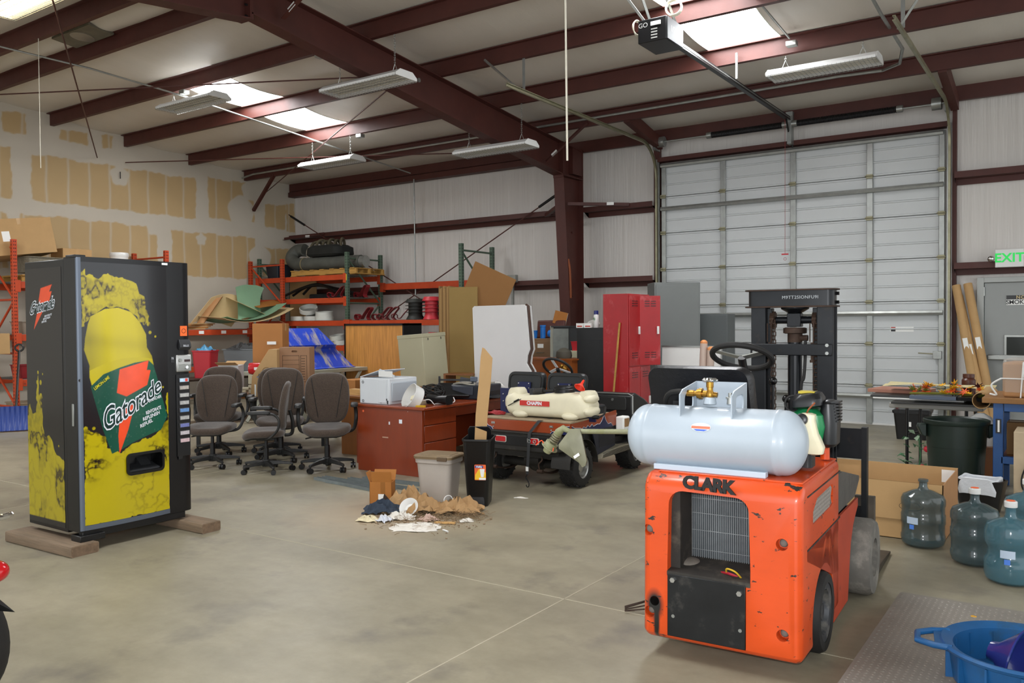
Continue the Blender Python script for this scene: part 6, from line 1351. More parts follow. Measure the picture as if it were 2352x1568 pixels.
for (x, y, z, r_, rx, ry) in ((-12.75, 12.05, 1.107, .15, 0, 0), (-12.5, 12.05, 1.107, .15, 0, 0), (-12.6, 12.05, 1.22, .15, 12, 0)): ring(x, y, z, r_, rx, ry, 'white collars on the bottom rack shelf')
def spool(x, y, z, r_, h_, m, label, group):
    t = thing('plastic_spool', label, 'spool', (x, y, z), 0, group)
    part('core', MB().lathe([(.01, 0), (r_*.95, 0), (r_*.7, h_*.22), (r_*.7, h_*.8), (r_*1.05, h_*.82), (r_*.8, h_), (.01, h_)], 28), m, t)
    for k in range(3): part('fin', MB().lathe([(r_*.6, h_*(.33+.16*k)), (r_*1.02, h_*(.34+.16*k)), (r_*1.02, h_*(.36+.16*k)), (r_*.6, h_*(.38+.16*k))], 28), m, t)
m_bsp = mat('black_spool', '#2b2c28', .6, var=.2, vs=9); m_rsp = mat('red_spool', '#c2323c', .45, var=.1)
for x, y, l in ((-10.5, 12.05, 'next to the red brackets'), (-10.22, 12.4, 'behind the red spool'), (-9.7, 12.08, 'beside the cardboard stack'), (-9.6, 12.48, 'farthest back by the wall')): spool(x, y, 1.607, .19, .39, m_bsp, 'black finned plastic spool '+l, 'black spools on the rack')
spool(-10.08, 12.02, 1.607, .17, .42, m_rsp, 'red finned plastic spool between black spools on the rack', None)
for x, z in ((-9.88, 1.107), (-10.05, 1.107)): spool(x, 12.05+(x+10)*.6, z, .1, .26, m_rsp, 'small red finned spool on the bottom rack shelf', 'small red spools')
tote('blue_green_box', 'small blue and green box with plastic bag by the spools', (-9.62, 11.98, 1.607), .16, .12, .14, mat('box_bluegreen', '#1f5f6e', .5))
# left rack contents
def carton(name, label, loc, w_, d_, h_, m=None, rot=(0, 0, 0), group=None, label_at=None, tape=True):
    t = thing(name, label, 'box', loc, 0, group, rot=rot); m = m or m_card2
    part('body', MB().box(-w_/2, w_/2, -d_/2, d_/2, 0, h_), m, t, bev=.004)
    if tape: part('tape', MB().box(-w_/2-.001, w_/2+.001, -.03, .03, h_-.1, h_+.001), mat('clear_tape', '#b8966a', .25), t)
    if label_at: part('label', MB().box(w_/2, w_/2+.002, label_at[0], label_at[0]+.12, label_at[1], label_at[1]+.16), m_label, t)
    return t
carton('large_carton', 'large tilted brown carton with white labels on top of orange rack', (-14.46, 6.66, 2.64), .84, 1.05, .58, m_card2, (8, -6, 2), label_at=(-.3, .22))
c_ = [o for o in bpy.data.objects if o.name.startswith('large_carton')][0]; part('label', MB().box(.42, .422, -.5, -.4, .4, .52), m_label, c_)
tote('net_bundle', 'bundle of grey netting under the tilted carton', (-14.25, 6.95, 2.40), .6, .55, .25, mat('grey_net', '#7b7565', .9, var=.3, vs=20))
PT2 = thing('short_pallet', 'short pallet board on the orange rack below the netting', 'pallet', (-14.35, 7.0, 2.247), 0)
for k in range(4): part('deck_board', MB().box(-.35, .35, -.4+.22*k, -.24+.22*k, .09, .11), m_pal, PT2)
for x in (-.33, .29): part('stringer', MB().box(x, x+.04, -.4, .44, 0, .09), m_pal, PT2)
carton('flat_carton', 'flat brown carton seen above the vending machine', (-14.4, 7.6, 2.65), .4, .5, .19)
solo('rack_platform', 'stack of boards on the orange rack behind the vending machine', 'board', MB().box(-14.9, -14.0, 7.35, 8.8, 2.247, 2.65), m_pal)
solo('white_spool', 'white plastic pail lid stack above the vending machine', 'spool', MB().lathe([(.01, 0), (.15, 0), (.16, .02), (.15, .04), (.15, .1), (.16, .12), (.16, .16), (.15, .18), (.01, .18)], 32), m_white, (-14.3, 8.4, 2.65))
for (x, y, z, w_, d_, h_, c) in ((-14.2, 6.75, 1.407, .4, .35, .2, '#8b7f70'), (-14.3, 7.2, 1.407, .3, .3, .28, '#9a2a2e'), (-14.2, 6.7, .69, .35, .3, .22, '#8a1f26'), (-14.3, 7.15, .69, .35, .35, .25, '#27334f'), (-14.3, 6.8, .0, .5, .5, .3, '#a3927a')):
    tote('shelf_bin', 'small %s bin on the orange rack behind the vending machine' % {'#8b7f70': 'grey', '#9a2a2e': 'bright red', '#8a1f26': 'dark red', '#27334f': 'navy', '#a3927a': 'tan'}[c], (x, y, z), w_, d_, h_, mat('bin_'+c[1:], c, .5))
carton('hanging_carton', 'brown carton on the orange rack end near the shovel', (-14.0, 6.15, 1.1), .3, .35, .32)
SH = thing('snow_shovel', 'blue plastic snow shovel leaning on the orange rack', 'shovel', (-12.95, 5.98, 0), rot=(0, 0, 62))
part('scoop', MB().sheet(lambda u, v: (-.26+.52*u, -.02-.16*(1-v)**2+.02*cos(u*50)*.4, .02+.34*v), 40, 8, .01), mat('shovel_blue', '#20397f', .4), SH)
part('handle', MB().cyl((0, .0, .33), (.02, .62, 1.15), .018, n=10), m_black, SH); part('grip', MB().torus((.02, .66, 1.2), .055, .014, 18, 8, rotm(75, 0, 0), radians(0), 2*pi), m_black, SH)
# curled paper and green sheets heaped on the drywall rack
m_grn = mat('green_foam_sheet', '#7fa384', .7, 0, var=.06, vs=4); m_tan = mat('tan_board', '#cfb78a', .75, 0, var=.05, vs=4)
def curl(name, label, cat, fn, m, nu=16, nv=10, th=.006, group=None): return solo(name, label, cat, MB().sheet(fn, nu, nv, th), m, group=group, ang=60)
curl('tan_sheet', 'large curled tan sheet on the drywall rack shelf', 'sheet', lambda u, v: (-14.3+.75*v, 10.0+1.75*u, 1.47+.05+.45*(u-.35)**2*1.5+.06*v+.10*(1-v)), m_tan)
curl('green_sheet', 'green foam sheet lying on the curled tan sheet', 'sheet', lambda u, v: (-14.35+.75*v, 10.15+1.45*u, 1.56+.55*(u-.3)**2*1.3+.06*v), m_grn)
curl('green_sheet', 'green foam sheet standing up and curling backwards', 'sheet', lambda u, v: (-14.0-.25*v+.22*v*v, 10.75+.55*u+.25*(v-.45)**2*(1 if u > .5 else -1), 1.62+.66*v+.06*sin(u*3)), m_grn, 10, 14)
curl('tan_sheet', 'tan sheet with green edge leaning behind the green sheets', 'sheet', lambda u, v: (-14.35+.2*v, 9.85+.95*u+.35*v, 1.55+.52*v+.08*sin(u*4)), m_tan, 10, 8)
curl('tan_sheet', 'broad tan sheet sloping toward the green upright', 'sheet', lambda u, v: (-14.3+.5*v, 10.55+1.15*u, 2.12-.42*u-.35*v*.4), m_tan, 10, 8)
curl('brown_sheet', 'dark brown cardboard sheet leaning on the orange post', 'cardboard', lambda u, v: (-14.3+.4*v, 11.15+.7*u, 1.95+.1*u-.2*v+.12*v), m_kraft, 8, 6)
curl('brown_tube', 'brown cardboard tube leaning left of the curled sheets', 'tube', lambda u, v: (-14.2+.09*cos(v*2*pi), 9.95+.45*u+.07*sin(v*2*pi), 1.53+.55*u+.02*sin(v*2*pi)), m_card, 6, 16, .004)
for k in range(5): solo('cardboard_flat', ('lowest', 'second lowest', 'middle', 'second highest', 'topmost')[k]+' flattened cardboard in the heap by the vending machine', 'cardboard', MB().box(-.4, .4, -.35, .35, 0, .022), m_kraft if k % 2 else m_card2, (-14.4, 9.6+.05*k, 1.447+.024*k), (0, 0, 5*k), group='flattened cardboard on the rack')
# shelf below
tote('red_bin', 'bright red plastic bin on the lower drywall rack shelf', (-11.2, 7.95, .72), .30, .3, .42, mat('bin_red', '#b3242e', .4), 30)
tote('grey_bin', 'wide grey bin of oddments behind the white carton', (-11.3, 8.75, .72), .58, .36, .42, mat('bin_grey', '#6f7375', .5), 30)
tote('yellow_bin', 'yellow and black bin next to the wide grey bin', (-11.25, 9.4, .72), .3, .3, .5, mat('bin_yellow', '#8f8a1e', .5), 30)
SB2 = thing('low_shelf', 'low dark shelf table carrying the red and grey bins', 'table', (0, 0, 0))
part('top', MB().box(-11.65, -10.95, 7.3, 9.8, .69, .72), m_rust, SB2)
for x in (-11.6, -11.02):
    for y in (7.35, 9.7): part('leg', MB().box(x, x+.05, y, y+.05, 0, .69), m_rust, SB2)
crumple('blue_tarp', 'crumpled light blue plastic in the red bin', 'plastic', (-11.2, 7.95, 1.12), .26, .24, .1, 21, mat('tarp_blue', '#3f83a8', .5), 10, 12)
crumple('black_cloths', 'dark cloth heaped in the wide grey bin', 'cloth', (-11.25, 8.75, 1.12), .55, .35, .12, 22, m_rubber, 30, 14)

# ================================================================== TABLES WITH BOXES BEHIND THE CHAIRS
T2 = thing('folding_work_table', 'dark low table loaded with boxes behind the office chairs', 'table', (-8.75, 7.15, 0), 35)
part('top', MB().box(-.85, .85, -.45, .45, .61, .64), m_brw, T2, bev=.004)
for x in (-.8, .76):
    for y in (-.4, .36): part('leg', MB().box(x, x+.04, y, y+.04, 0, .61), m_black, T2)
BG = thing('angled_carton', 'tan wedge-shaped carton with printed globe logo on low table', 'box', (-8.42, 6.86, .642), 35)
part('body', MB().prism([(-.17, 0), (.16, 0), (.16, .58), (.06, .58), (-.15, .25)], -.14, .14, 'y'), m_card2, BG, bev=.003)
text('print_logo', 'ALLSTATE', .052, m_black, BG, (.03, -.1415, .28), (90, -12, 0), bold=.001, shear=.3); part('print_globe', MB().torus((.03, -.1415, .31), .05, .0022, 22, 4, rotm(90, 0, 0)), m_rust, BG); part('print_globe', MB().torus((.03, -.1415, .21), .05, .0022, 22, 4, rotm(90, 0, 0), pi, 2*pi), m_rust, BG)
part('print_band', MB().box(-.09, .12, -.1425, -.141, .235, .25), mat('print_blue_grey', '#6d7791', .6), BG); part('tape', MB().box(-.12, -.1, -.1415, -.14, .01, .15), m_label, BG)
BK = thing('archive_box', 'brown archive box panel with printed form and hand hole', 'box', (-8.20, 7.15, .642), 35)
part('body', solid(MB().box(-.185, .185, -.14, .14, 0, .60), mat('archive_card', '#977255', .8, var=.05), 0, 1, [MB().prism(rr(.07, .022, .01, 3, 0, .55), -.3, -.1, 'y')]), None, BK)
fm_ = MB()
for (x0, x1, z0, z1) in ((-.15, .06, .17, .50), (.075, .155, .17, .50)):
    for (a, b2, c_, d_) in ((x0, x1, z0, z0+.004), (x0, x1, z1-.004, z1), (x0, x0+.004, z0, z1), (x1-.004, x1, z0, z1)): fm_.box(a, b2, -.1415, -.14, c_, d_)
for k in range(5): fm_.box(-.15, .06, -.1415, -.14, .22+.055*k, .223+.055*k)
for k in range(9): fm_.box(.085, .13, -.1415, -.14, .2+.032*k, .206+.032*k)
o = part('printed_form', fm_, m_rust, BK, smooth=False); o['kind'] = 'stuff'
carton('tall_carton', 'orange brown carton behind the monitor on low table', (-9.12, 7.5, .642), .40, .34, .90, mat('orange_card', '#a8713d', .8, var=.06), (0, 0, 35))
part('paper_note', MB().box(.0, .12, -.192, -.19, .62, .66), m_label, bpy.data.objects['tall_carton'])
MN = thing('lcd_monitor', 'dark monitor leaning between the cartons', 'monitor', (-8.68, 7.22, .642), 35); part('screen', MB().box(-.16, .14, -.015, .015, .24, .52), m_black, MN, rot=(-8, 6, 0), bev=.005); part('stand', MB().box(-.03, .03, 0, .03, 0, .3).box(-.1, .1, -.06, .08, 0, .02), m_black, MN)
carton('white_carton', 'open white carton with dark print behind the chairs', (-9.25, 6.95, .642), .26, .24, .36, m_prn, (0, 0, 35), tape=False)
for s_ in (-1, 1): part('flap', MB().prism([(s_*.12, .36), (s_*.24, .40), (s_*.24, .404), (s_*.12, .366)], -.13, .13, 'x'), m_card2, bpy.data.objects['white_carton'])
part('dark_print', MB().box(-.06, .02, -.123, -.12, .1, .3), mat('print_dark_navy', '#232a44', .6), bpy.data.objects['white_carton'])
RX = thing('red_canister', 'red canister lying on the low table beside the wedge carton', 'canister', (-8.85, 7.1, .96), 35); part('body', MB().lathe([(.01, -.15), (.07, -.14), (.075, -.12), (.075, .12), (.06, .15), (.01, .16)], 24, M=rotm(0, 90, 0)), mat('canister_red', '#c01c22', .3), RX); part('label', MB().sheet(lambda u, v: (-.06+.1*u, -.076*cos(.5*(v-.5)), .076*sin(.5*(v-.5))), 2, 4), m_label, RX)
solo('tray_stack', 'stack of beige paper trays under the red canister', 'tray', MB().box(-.14, .14, -.12, .12, 0, .05).box(-.14, .14, -.12, .12, .06, .11).box(-.14, .14, -.12, .12, .12, .24), mat('beige_tray', '#b5ae97', .5), (-8.85, 7.12, .642), (0, 0, 35), bev=.005)
for k in range(3): solo('keyboard', 'beige keyboard in the stack by the wedge carton', 'keyboard', MB().box(-.2, .2, -.07, .07, 0, .028), mat('beige_tray'), (-8.98+.02*k, 6.72+.01*k, .642+.03*k), (0, 0, 30+8*k), bev=.006, group='keyboards on the low table')
# grey X-leg table with blue plastic ramp
GT = thing('grey_table', 'grey metal table with crossed legs under the blue plastic sheet', 'table', (0, 0, 0))
m_gmet = mat('grey_table_metal', '#9a9a8c', .45, 0, var=.06)
part('top', MB().box(-10.85, -10.1, 8.35, 10.35, .74, .80), m_gmet, GT, bev=.008)
for y in (8.7, 10.0):
    for s_ in (-1, 1): part('crossed_leg', MB().tube([(-10.15, y+s_*.02-.25*s_, .74), (-10.15, y+.35*s_, .02)], .035, 4), m_gmet, GT); part('crossed_leg', MB().tube([(-10.75, y+s_*.02-.25*s_, .74), (-10.75, y+.35*s_, .02)], .035, 4), m_gmet, GT)
m_blue = mat('blue_plastic', '#2743b0', .38, 0, var=.08, vs=4, col2='#9a9490', c2=(.5, .62), c2s=3.2, stretch=(1, 2.2, .25))
BP = thing('blue_plastic_panel', 'big dusty blue plastic stepped panel on the grey table', 'panel', (0, 0, 0))
prof_ = [(-10.7, 1.46), (-10.66, 1.465), (-10.42, 1.185), (-10.38, 1.19), (-10.44, 1.12), (-10.42, 1.09), (-10.2, .83), (-10.14, .815)]
mb = MB(); n_ = len(prof_)
mb.loft([[(x, y+sh*(1.46-z)*.55, z) for x, z in prof_] + [(x-.012, y+sh*(1.46-z)*.55, z-.012) for x, z in prof_[::-1]] for y, sh in ((8.72, 1), (9.75, 1))])
part('stepped_sheet', mb, m_blue, BP, ang=25)
part('end_flange', MB().loft([[(x-.0, 8.72+(1.46-z)*.55-.03+d_, z) for x, z in [(-10.7, 1.47), (-10.4, 1.17), (-10.1, .812), (-10.5, .812), (-10.75, 1.3)]] for d_ in (0, .025)]), mat('blue_flange', '#2238a0', .4), BP, ang=20)
# oak bookcase back, beige cabinet, cardboard, white table top
m_oak = mat('oak_veneer', '#b8803f', .5, 0, var=.3, vs=7, stretch=(5, 5, .35))
OK_ = thing('oak_cabinet', 'large oak veneer cabinet back with black edge trim', 'cabinet', (-9.95, 10.35, 0), 0)
part('back', MB().box(-.66, .66, -.01, .0, .0, 1.5), m_oak, OK_); part('carcass', MB().box(-.68, .68, 0, .42, 0, 1.5), mat('dark_walnut', '#4a2c18', .5, var=.15, vs=6), OK_)
for x in (-.69, .66): part('edge_trim', MB().box(x, x+.03, -.02, .43, 0, 1.53), m_black, OK_)
part('top_trim', MB().box(-.69, .69, -.02, .43, 1.5, 1.535), m_black, OK_)
carton('low_carton', 'plain carton on the floor under the grey table end', (-10.0, 9.9, 0), .5, .4, .62, mat('orange_card'))
BC = thing('beige_cabinet', 'beige metal cabinet lying tilted on a wooden desk', 'cabinet', (-7.36, 8.62, .70), rot=(2, -4, 2))
m_beige = mat('beige_metal', '#aba78c', .45, 0, var=.03); part('case', MB().box(-.21, .21, -.23, .27, 0, .68), m_beige, BC, bev=.006); part('cap', MB().box(-.215, .215, -.235, .275, .64, .69), m_beige, BC, bev=.004)
for y in (-.12, .16): part('slot', MB().box(.213, .217, y, y+.01, .60, .63), m_black, BC)
WD = thing('wood_credenza', 'low wooden credenza under the beige cabinet', 'credenza', (0, 0, 0)); part('body', MB().box(-7.85, -6.95, 8.3, 9.1, 0, .68), m_brw, WD); part('top', MB().box(-7.9, -6.92, 8.26, 9.15, .68, .70), mat('credenza_top', '#8b5a2e', .4, var=.1), WD)
CS = thing('cardboard_stack', 'tall stack of flattened cardboard boxes standing on edge', 'cardboard', (-7.5, 9.35, 0), 20)
for k in range(9): part('flattened_box', MB().box(-.02-.018*k, -.004-.018*k, -.02+.004*(k % 3), .85-.01*(k % 2), 0, 2.06-.012*(k % 4)), mat('card_layers_%d' % (k % 3), ('#8f6f45', '#a07f52', '#86673f')[k % 3], .85, var=.08), CS)
part('front_sheet', MB().box(.0, .42, -.03, -.015, 0, 2.04), mat('olive_card', '#8d7443', .85, var=.05), CS)
solo('leaning_cardboard', 'brown cardboard panel leaning over the cardboard stack', 'cardboard', MB().box(-.32, .32, -.006, .006, -.35, .35), mat('leaning_card', '#8a6238', .85, var=.05), (-7.0, 9.55, 1.95), (8, 25, 25))
WT = thing('white_table_top', 'white laminate table top standing on end with brown edge band', 'table top', (-6.1, 8.62, 0), 12)
m_lam = mat('white_laminate', '#cbcac8', .35, 0, var=.03, vs=3)
edge_ = [(-.33, 0), (.52, 0), (.435, .75), (.40, .93), (.345, 1.02), (.355, 1.12), (.385, 1.2), (.33, 1.74), (.30, 1.755), (-.385, 1.745), (-.41, 1.72)]
part('board', MB().prism(edge_, -.02, .02, 'y'), m_lam, WT, rot=(-2, 0, 0), bev=.004)
eb = MB(); ee = edge_[1:9]
part('edge_band', MB().tube([(x+.012, .022, z) for x, z in ee], .018, 6), mat('brown_edge', '#3e2416', .5), WT, rot=(-2, 0, 0)); part('rear_board', MB().prism([(x+.035, z) for x, z in edge_], .045, .08, 'y'), m_lam, WT, rot=(-2, 0, 0))
WF = thing('wooden_case', 'open wooden case holding a grey screen behind the table top', 'case', (-6.55, 8.45, 0), 12)
part('side', MB().box(-.3, -.27, 0, .3, .3, .86), m_brw, WF); part('top', MB().box(-.3, .1, 0, .3, .86, .88), m_brw, WF); part('screen', MB().box(-.2, .02, -.03, -.01, .6, .82), mat('grey_screen', '#3b3f49', .3), WF, rot=(-6, 8, 0)); part('base', MB().box(-.3, .1, 0, .3, .0, .3), m_brw, WF)
# ================================================================== FURNITURE NEAR THE COLUMN
m_tan2 = mat('tan_file_cabinet', '#806348', .45, 0, var=.05)
FC = thing('file_cabinet', 'tan metal file cabinet with tool clutter on top', 'file cabinet', (-6.76, 10.6, 0), 4)
part('case', MB().box(-.23, .23, 0, .6, 0, 1.29), m_tan2, FC, bev=.005)
for k in range(4):
    d_ = part('drawer', MB().box(-.215, .215, -.015, 0, .03+.31*k, .32+.31*k), m_tan2, FC, bev=.004); part('pull', MB().tube([(-.06, -.015, .15+.31*k), (-.06, -.04, .15+.31*k), (.06, -.04, .15+.31*k), (.06, -.015, .15+.31*k)], .007, 6), m_chrome, d_); part('card_holder', MB().box(-.05, .05, -.018, -.015, .22+.31*k, .28+.31*k), m_label, d_)
FC2 = thing('file_cabinet', 'darker file cabinet turned sideways beside the tan one', 'file cabinet', (-7.2, 10.85, 0), 30); part('case', MB().box(-.2, .2, 0, .55, 0, 1.29), mat('brown_file_cabinet', '#5f4838', .45), FC2, bev=.005)
for k in range(4): part('drawer', MB().box(-.19, .19, -.012, 0, .03+.31*k, .32+.31*k), mat('brown_file_cabinet'), FC2, bev=.004)
m_bblue = mat('bright_blue_tool', '#1f6fc0', .4)
tb = thing('tool_case', 'open dark red tool case leaning on the file cabinet', 'tool case', (-6.8, 10.95, 1.29), 4); part('lid', MB().box(-.26, .22, 0, .05, 0, .28), mat('case_maroon', '#4e241c', .5), tb, rot=(-8, 0, 0), bev=.02)
solo('blue_canister', 'upright bright blue canister on the tan file cabinet', 'canister', MB().lathe([(.004, 0), (.04, 0), (.04, .17), (.045, .175), (.045, .2), (.004, .2)], 20), m_bblue, (-6.8, 10.72, 1.291)); solo('blue_cup', 'small blue cup left of the blue canister', 'cup', MB().lathe([(.004, 0), (.03, 0), (.04, .12), (.036, .12), (.028, .01), (.004, .01)], 20), m_bblue, (-6.94, 10.72, 1.291))
PB = thing('power_tool', 'bright blue power tool lying on the tan file cabinet', 'power tool', (-6.6, 10.72, 1.291), 10); part('body', MB().loft([[(x, y, .07+z) for y, z in rr(w_, w_, w_*.45, 4)] for x, w_ in ((-.1, .07), (-.08, .11), (.05, .12), (.1, .1), (.13, .06))]), m_bblue, PB); part('grip', MB().loft([[(x-.02, y-.06, .03+.0*z+q) for x, y in rr(.06, .08, .025, 4)] for q, z in ((0, 0), (.05, 0))]), m_bblue, PB); part('badge', MB().box(.0, .05, -.066, -.06, .06, .09), m_label, PB)
c5 = carton('patterned_carton', 'open carton with patterned flap on top of the tool clutter', (-6.75, 11.1, 1.5), .2, .2, .2, m_kraft, (0, 14, 30), tape=False); part('patterned_flap', MB().box(.1, .104, -.1, .1, -.05, .2), mat('hex_paper', '#b7b3a8', .7, var=.3, vs=60), c5)
MC = thing('steel_door_panel', 'grey steel cabinet with pale frame beside the column', 'cabinet', (-6.30, 10.4, 0), 8); part('frame', MB().box(-.16, -.11, 0, .3, 0, 1.48), m_gmet, MC); part('door', MB().box(-.11, .13, -.01, .02, .0, 1.44), mat('blotchy_zinc', '#6a6d68', .35, .6, var=.35, vs=4), MC); part('case', MB().box(-.15, .14, .02, .4, 0, 1.46), m_dgrey, MC); part('top_lip', MB().box(-.14, .15, -.02, .4, 1.46, 1.48), m_black, MC)
HD = thing('tall_desk', 'orange brown desk back behind the golf cart steering wheel', 'desk', (0, 0, 0)); part('back', MB().box(-6.45, -5.55, 9.45, 9.48, 0, 1.03), mat('orange_brown_wood', '#88481b', .35, var=.12, vs=5, stretch=(.5, 3, 3)), HD); part('top', MB().box(-6.47, -5.53, 9.44, 9.85, 1.03, 1.05), mat('orange_brown_wood'), HD); part('side', MB().box(-5.58, -5.55, 9.48, 9.85, 0, 1.03), mat('orange_brown_wood'), HD)
solo('round_speaker', 'round grey speaker dome on the brown desk back', 'speaker', MB().lathe([(.01, 0), (.1, 0), (.11, .03), (.1, .09), (.05, .13), (.01, .14)], 28), mat('dull_olive', '#4a463c', .7), (-5.76, 9.6, 1.05)); solo('wall_phone', 'pale grey phone at the end of brown desk', 'phone', MB().box(-.09, .09, -.03, .03, 0, .14), m_prn, (-6.22, 9.36, .70), (-10, 0, 0), bev=.01); solo('phone_stand', 'narrow box carrying the pale phone', 'box', MB().box(-.12, .12, -.05, .05, 0, .70), m_brw, (-6.22, 9.36, 0))
BKC = thing('black_cabinet', 'scuffed black metal cabinet with spray can on top', 'cabinet', (-5.32, 9.62, 0), 6)
m_blkc = mat('scuffed_black_metal', '#1c1d1d', .45, .1, var=.35, vs=4, col2='#45392c', c2=(.6, .75), c2s=5); part('case', MB().box(-.24, .21, 0, .5, 0, 1.455), m_blkc, BKC, bev=.006); part('edge', MB().box(.205, .225, -.005, .5, 0, 1.455), m_galv, BKC); part('drawer_seam', MB().box(-.18, .12, -.003, 0, 1.30, 1.31), m_black, BKC)
SC = thing('spray_can', 'white spray can with blue cap on the black cabinet', 'spray can', (-5.335, 9.72, 1.456)); part('body', MB().lathe([(.004, 0), (.032, 0), (.033, .005), (.033, .16), (.026, .175), (.004, .176)], 24), m_white, SC); part('cap', MB().lathe([(.004, .176), (.03, .176), (.03, .22), (.028, .225), (.004, .225)], 24), mat('can_cap_blue', '#232d6c', .3), SC); part('emblem', MB().torus((-.012, -.032, .115), .013, .004, 16, 5, rotm(90, 0, -20)), mat('emblem_green', '#3d7a4c', .5), SC)
for x, r_ in ((-5.52, 0), (-5.40, 4)):
    t = solo('parts_box', 'small white and red parts box at the edge of the black cabinet', 'box', MB().box(-.05, .05, -.02, .02, 0, .06), m_label, (x, 9.62, 1.456), (0, 0, r_), group='parts boxes on the black cabinet'); part('red_print', MB().box(-.035, .04, -.0215, -.02, .012, .028), mat('sticker_red'), t)
solo('bagged_parts', 'clear bag of parts behind the small white boxes', 'plastic bag', MB().ell((0, 0, .05), (.1, .06, .055), 16, 10), mat('clear_bag'), (-5.42, 9.8, 1.456))
tote('red_box', 'small red plastic box on a beige cabinet by the column', (-5.92, 10.3, 1.13), .2, .2, .13, mat('bin_red')); solo('beige_locker', 'narrow beige cabinet below the small red box', 'cabinet', MB().box(-.12, .12, -.15, .15, 0, 1.13), m_beige, (-5.92, 10.3, 0), bev=.005)
solo('brass_bell', 'brass fitting hanging beside the black cabinet', 'fitting', MB().lathe([(.01, .0), (.05, .01), (.045, .04), (.02, .07), (.02, .1), (.01, .11)], 18), m_brass, (-5.62, 9.38, .92), (60, 0, 0)); solo('brass_stand', 'thin dark post holding the brass fitting', 'post', MB().box(-.02, .02, -.02, .02, 0, .92), m_black, (-5.62, 9.4, 0))
# red lockers
m_redl = mat('scuffed_red_locker', '#9e1a1e', .4, 0, var=.14, vs=3, col2='#b9585a', c2=(.55, .72), c2s=4)
LK = thing('red_lockers', 'two-column red steel lockers with one door ajar', 'lockers', (-4.93, 9.5, 0), 0)
part('case', MB().box(-.185, .17, 0, .62, .0, 1.885), m_redl, LK, bev=.004)
for c_ in range(2):
    for r_ in range(2):
        y0_ = .01+.305*c_; z0 = .06+.91*r_
        ajar = (c_ == 1 and r_ == 1)
        d_ = part('locker_door', MB().box(0, .015, 0, .295, 0, .895), m_redl, LK, (.172, y0_, z0), (0, 0, -38 if ajar else 0), bev=.003)
        for zz in (.76, .10):
            for k in range(6): part('louvre', MB().box(.015, .019, .07+.09*(k % 2), .14+.09*(k % 2), zz+.03*(k//2), zz+.008+.03*(k//2)), m_black, d_)
        part('handle', MB().box(.015, .035, .24, .27, .40, .50), m_white, d_, bev=.004)
part('interior_shade', MB().box(.17, .1715, .315, .615, .97, 1.86), m_black, LK)  # black sheet paints the shade inside the open locker
solo('broom_handle', 'wooden broom handle leaning on the red lockers', 'handle', MB().cyl((-4.99, 9.42, 0), (-4.87, 9.485, 1.52), .013, n=10), m_pal)
GC1 = thing('grey_cabinet', 'tall grey steel cabinet behind the red lockers', 'cabinet', (-4.95, 11.35, 0), 38); m_gcab = mat('grey_cabinet_paint', '#696c6a', .45, 0, var=.04); part('case', MB().box(-.33, .33, -.2, .25, 0, 2.09), m_gcab, GC1, bev=.005); part('door', MB().box(-.31, .31, -.212, -.2, .06, 2.05), m_gcab, GC1, bev=.003)
GC2 = thing('grey_cabinet', 'shorter dark grey cabinet in front of the overhead door', 'cabinet', (-4.62, 11.8, 0), 4); part('case', MB().box(-.28, .30, 0, .4, 0, 1.64), mat('dark_grey_cabinet', '#575b5b', .45), GC2, bev=.005); part('door', MB().box(-.27, .29, -.012, 0, .05, 1.62), mat('dark_grey_cabinet'), GC2, bev=.003)
WH = thing('whiteboard', 'framed whiteboard leaning against the grey cabinets', 'whiteboard', (-4.32, 10.4, 0), 4); part('board', MB().box(-.40, .40, -.008, .008, .1, 1.2), m_white, WH, rot=(-4, 0, 0)); part('frame_rail', MB().box(-.41, .41, -.014, .014, 1.19, 1.21), m_galv, WH, rot=(-4, 0, 0)); part('frame_rail', MB().box(.40, .415, -.014, .014, .1, 1.21), m_galv, WH, rot=(-4, 0, 0)); part('foot', MB().box(-.4, .4, -.02, .1, 0, .1), m_galv, WH)
for x, h_, c in ((-3.93, 1.30, 'wrapped in clear film'), (-3.84, 1.22, 'with an orange end')):
    t = thing('paper_roll', 'upright paper roll %s behind the forklift seat' % c, 'roll', (x, 9.8, 0), 0); part('roll', MB().cyl((0, 0, 0), (.05, 0, h_-.04), .045, n=20), mat('film_roll', '#c3ada0', .3), t); part('end_cap', MB().lathe([(.045, 0), (.043, .025), (.02, .045), (.004, .048)], 20, (.05, 0, h_-.045)), mat('orange_end', '#d38a50', .4), t)
# screwdriver hanging on column etc
solo('hanging_lanyard', 'red and yellow cord hanging on the steel column', 'cord', MB().tube(bez([(-7.36, 12.42, 2.62), (-7.34, 12.44, 2.45), (-7.34, 12.46, 2.2), (-7.345, 12.48, 1.95)], 8), .02, 6), mat('dull_orange_cord', '#8a4a2a', .7))
# ================================================================== RIGHT: FOLDING TABLE, BENCH
FT = thing('folding_table', 'grey folding table stacked with boards maps and flowers', 'table', (0, 0, 0))
part('top', MB().box(-1.62, -.80, 8.95, 10.0, .66, .71), mat('grey_tabletop', '#8d8b85', .5), FT, bev=.01)
for x in (-1.47, -.95):
    for y in (9.05, 9.85): part('leg', MB().cyl((x, y, 0), (x, y, .66), .016, n=10), m_black, FT)
part('leg_brace', MB().cyl((-1.47, 9.05, .4), (-1.15, 9.05, .5), .012), m_black, FT)
def slab(label, x0, x1, y0, y1, z0, z1, m, rz=0, cat='board', name='panel_board'):
    return solo(name, label, cat, MB().box(-(x1-x0)/2, (x1-x0)/2, -(y1-y0)/2, (y1-y0)/2, 0, z1-z0), m, ((x0+x1)/2, (y0+y1)/2, z0), (0, 0, rz), bev=.002)
m_dkb = mat('dark_frame', '#22211f', .4)
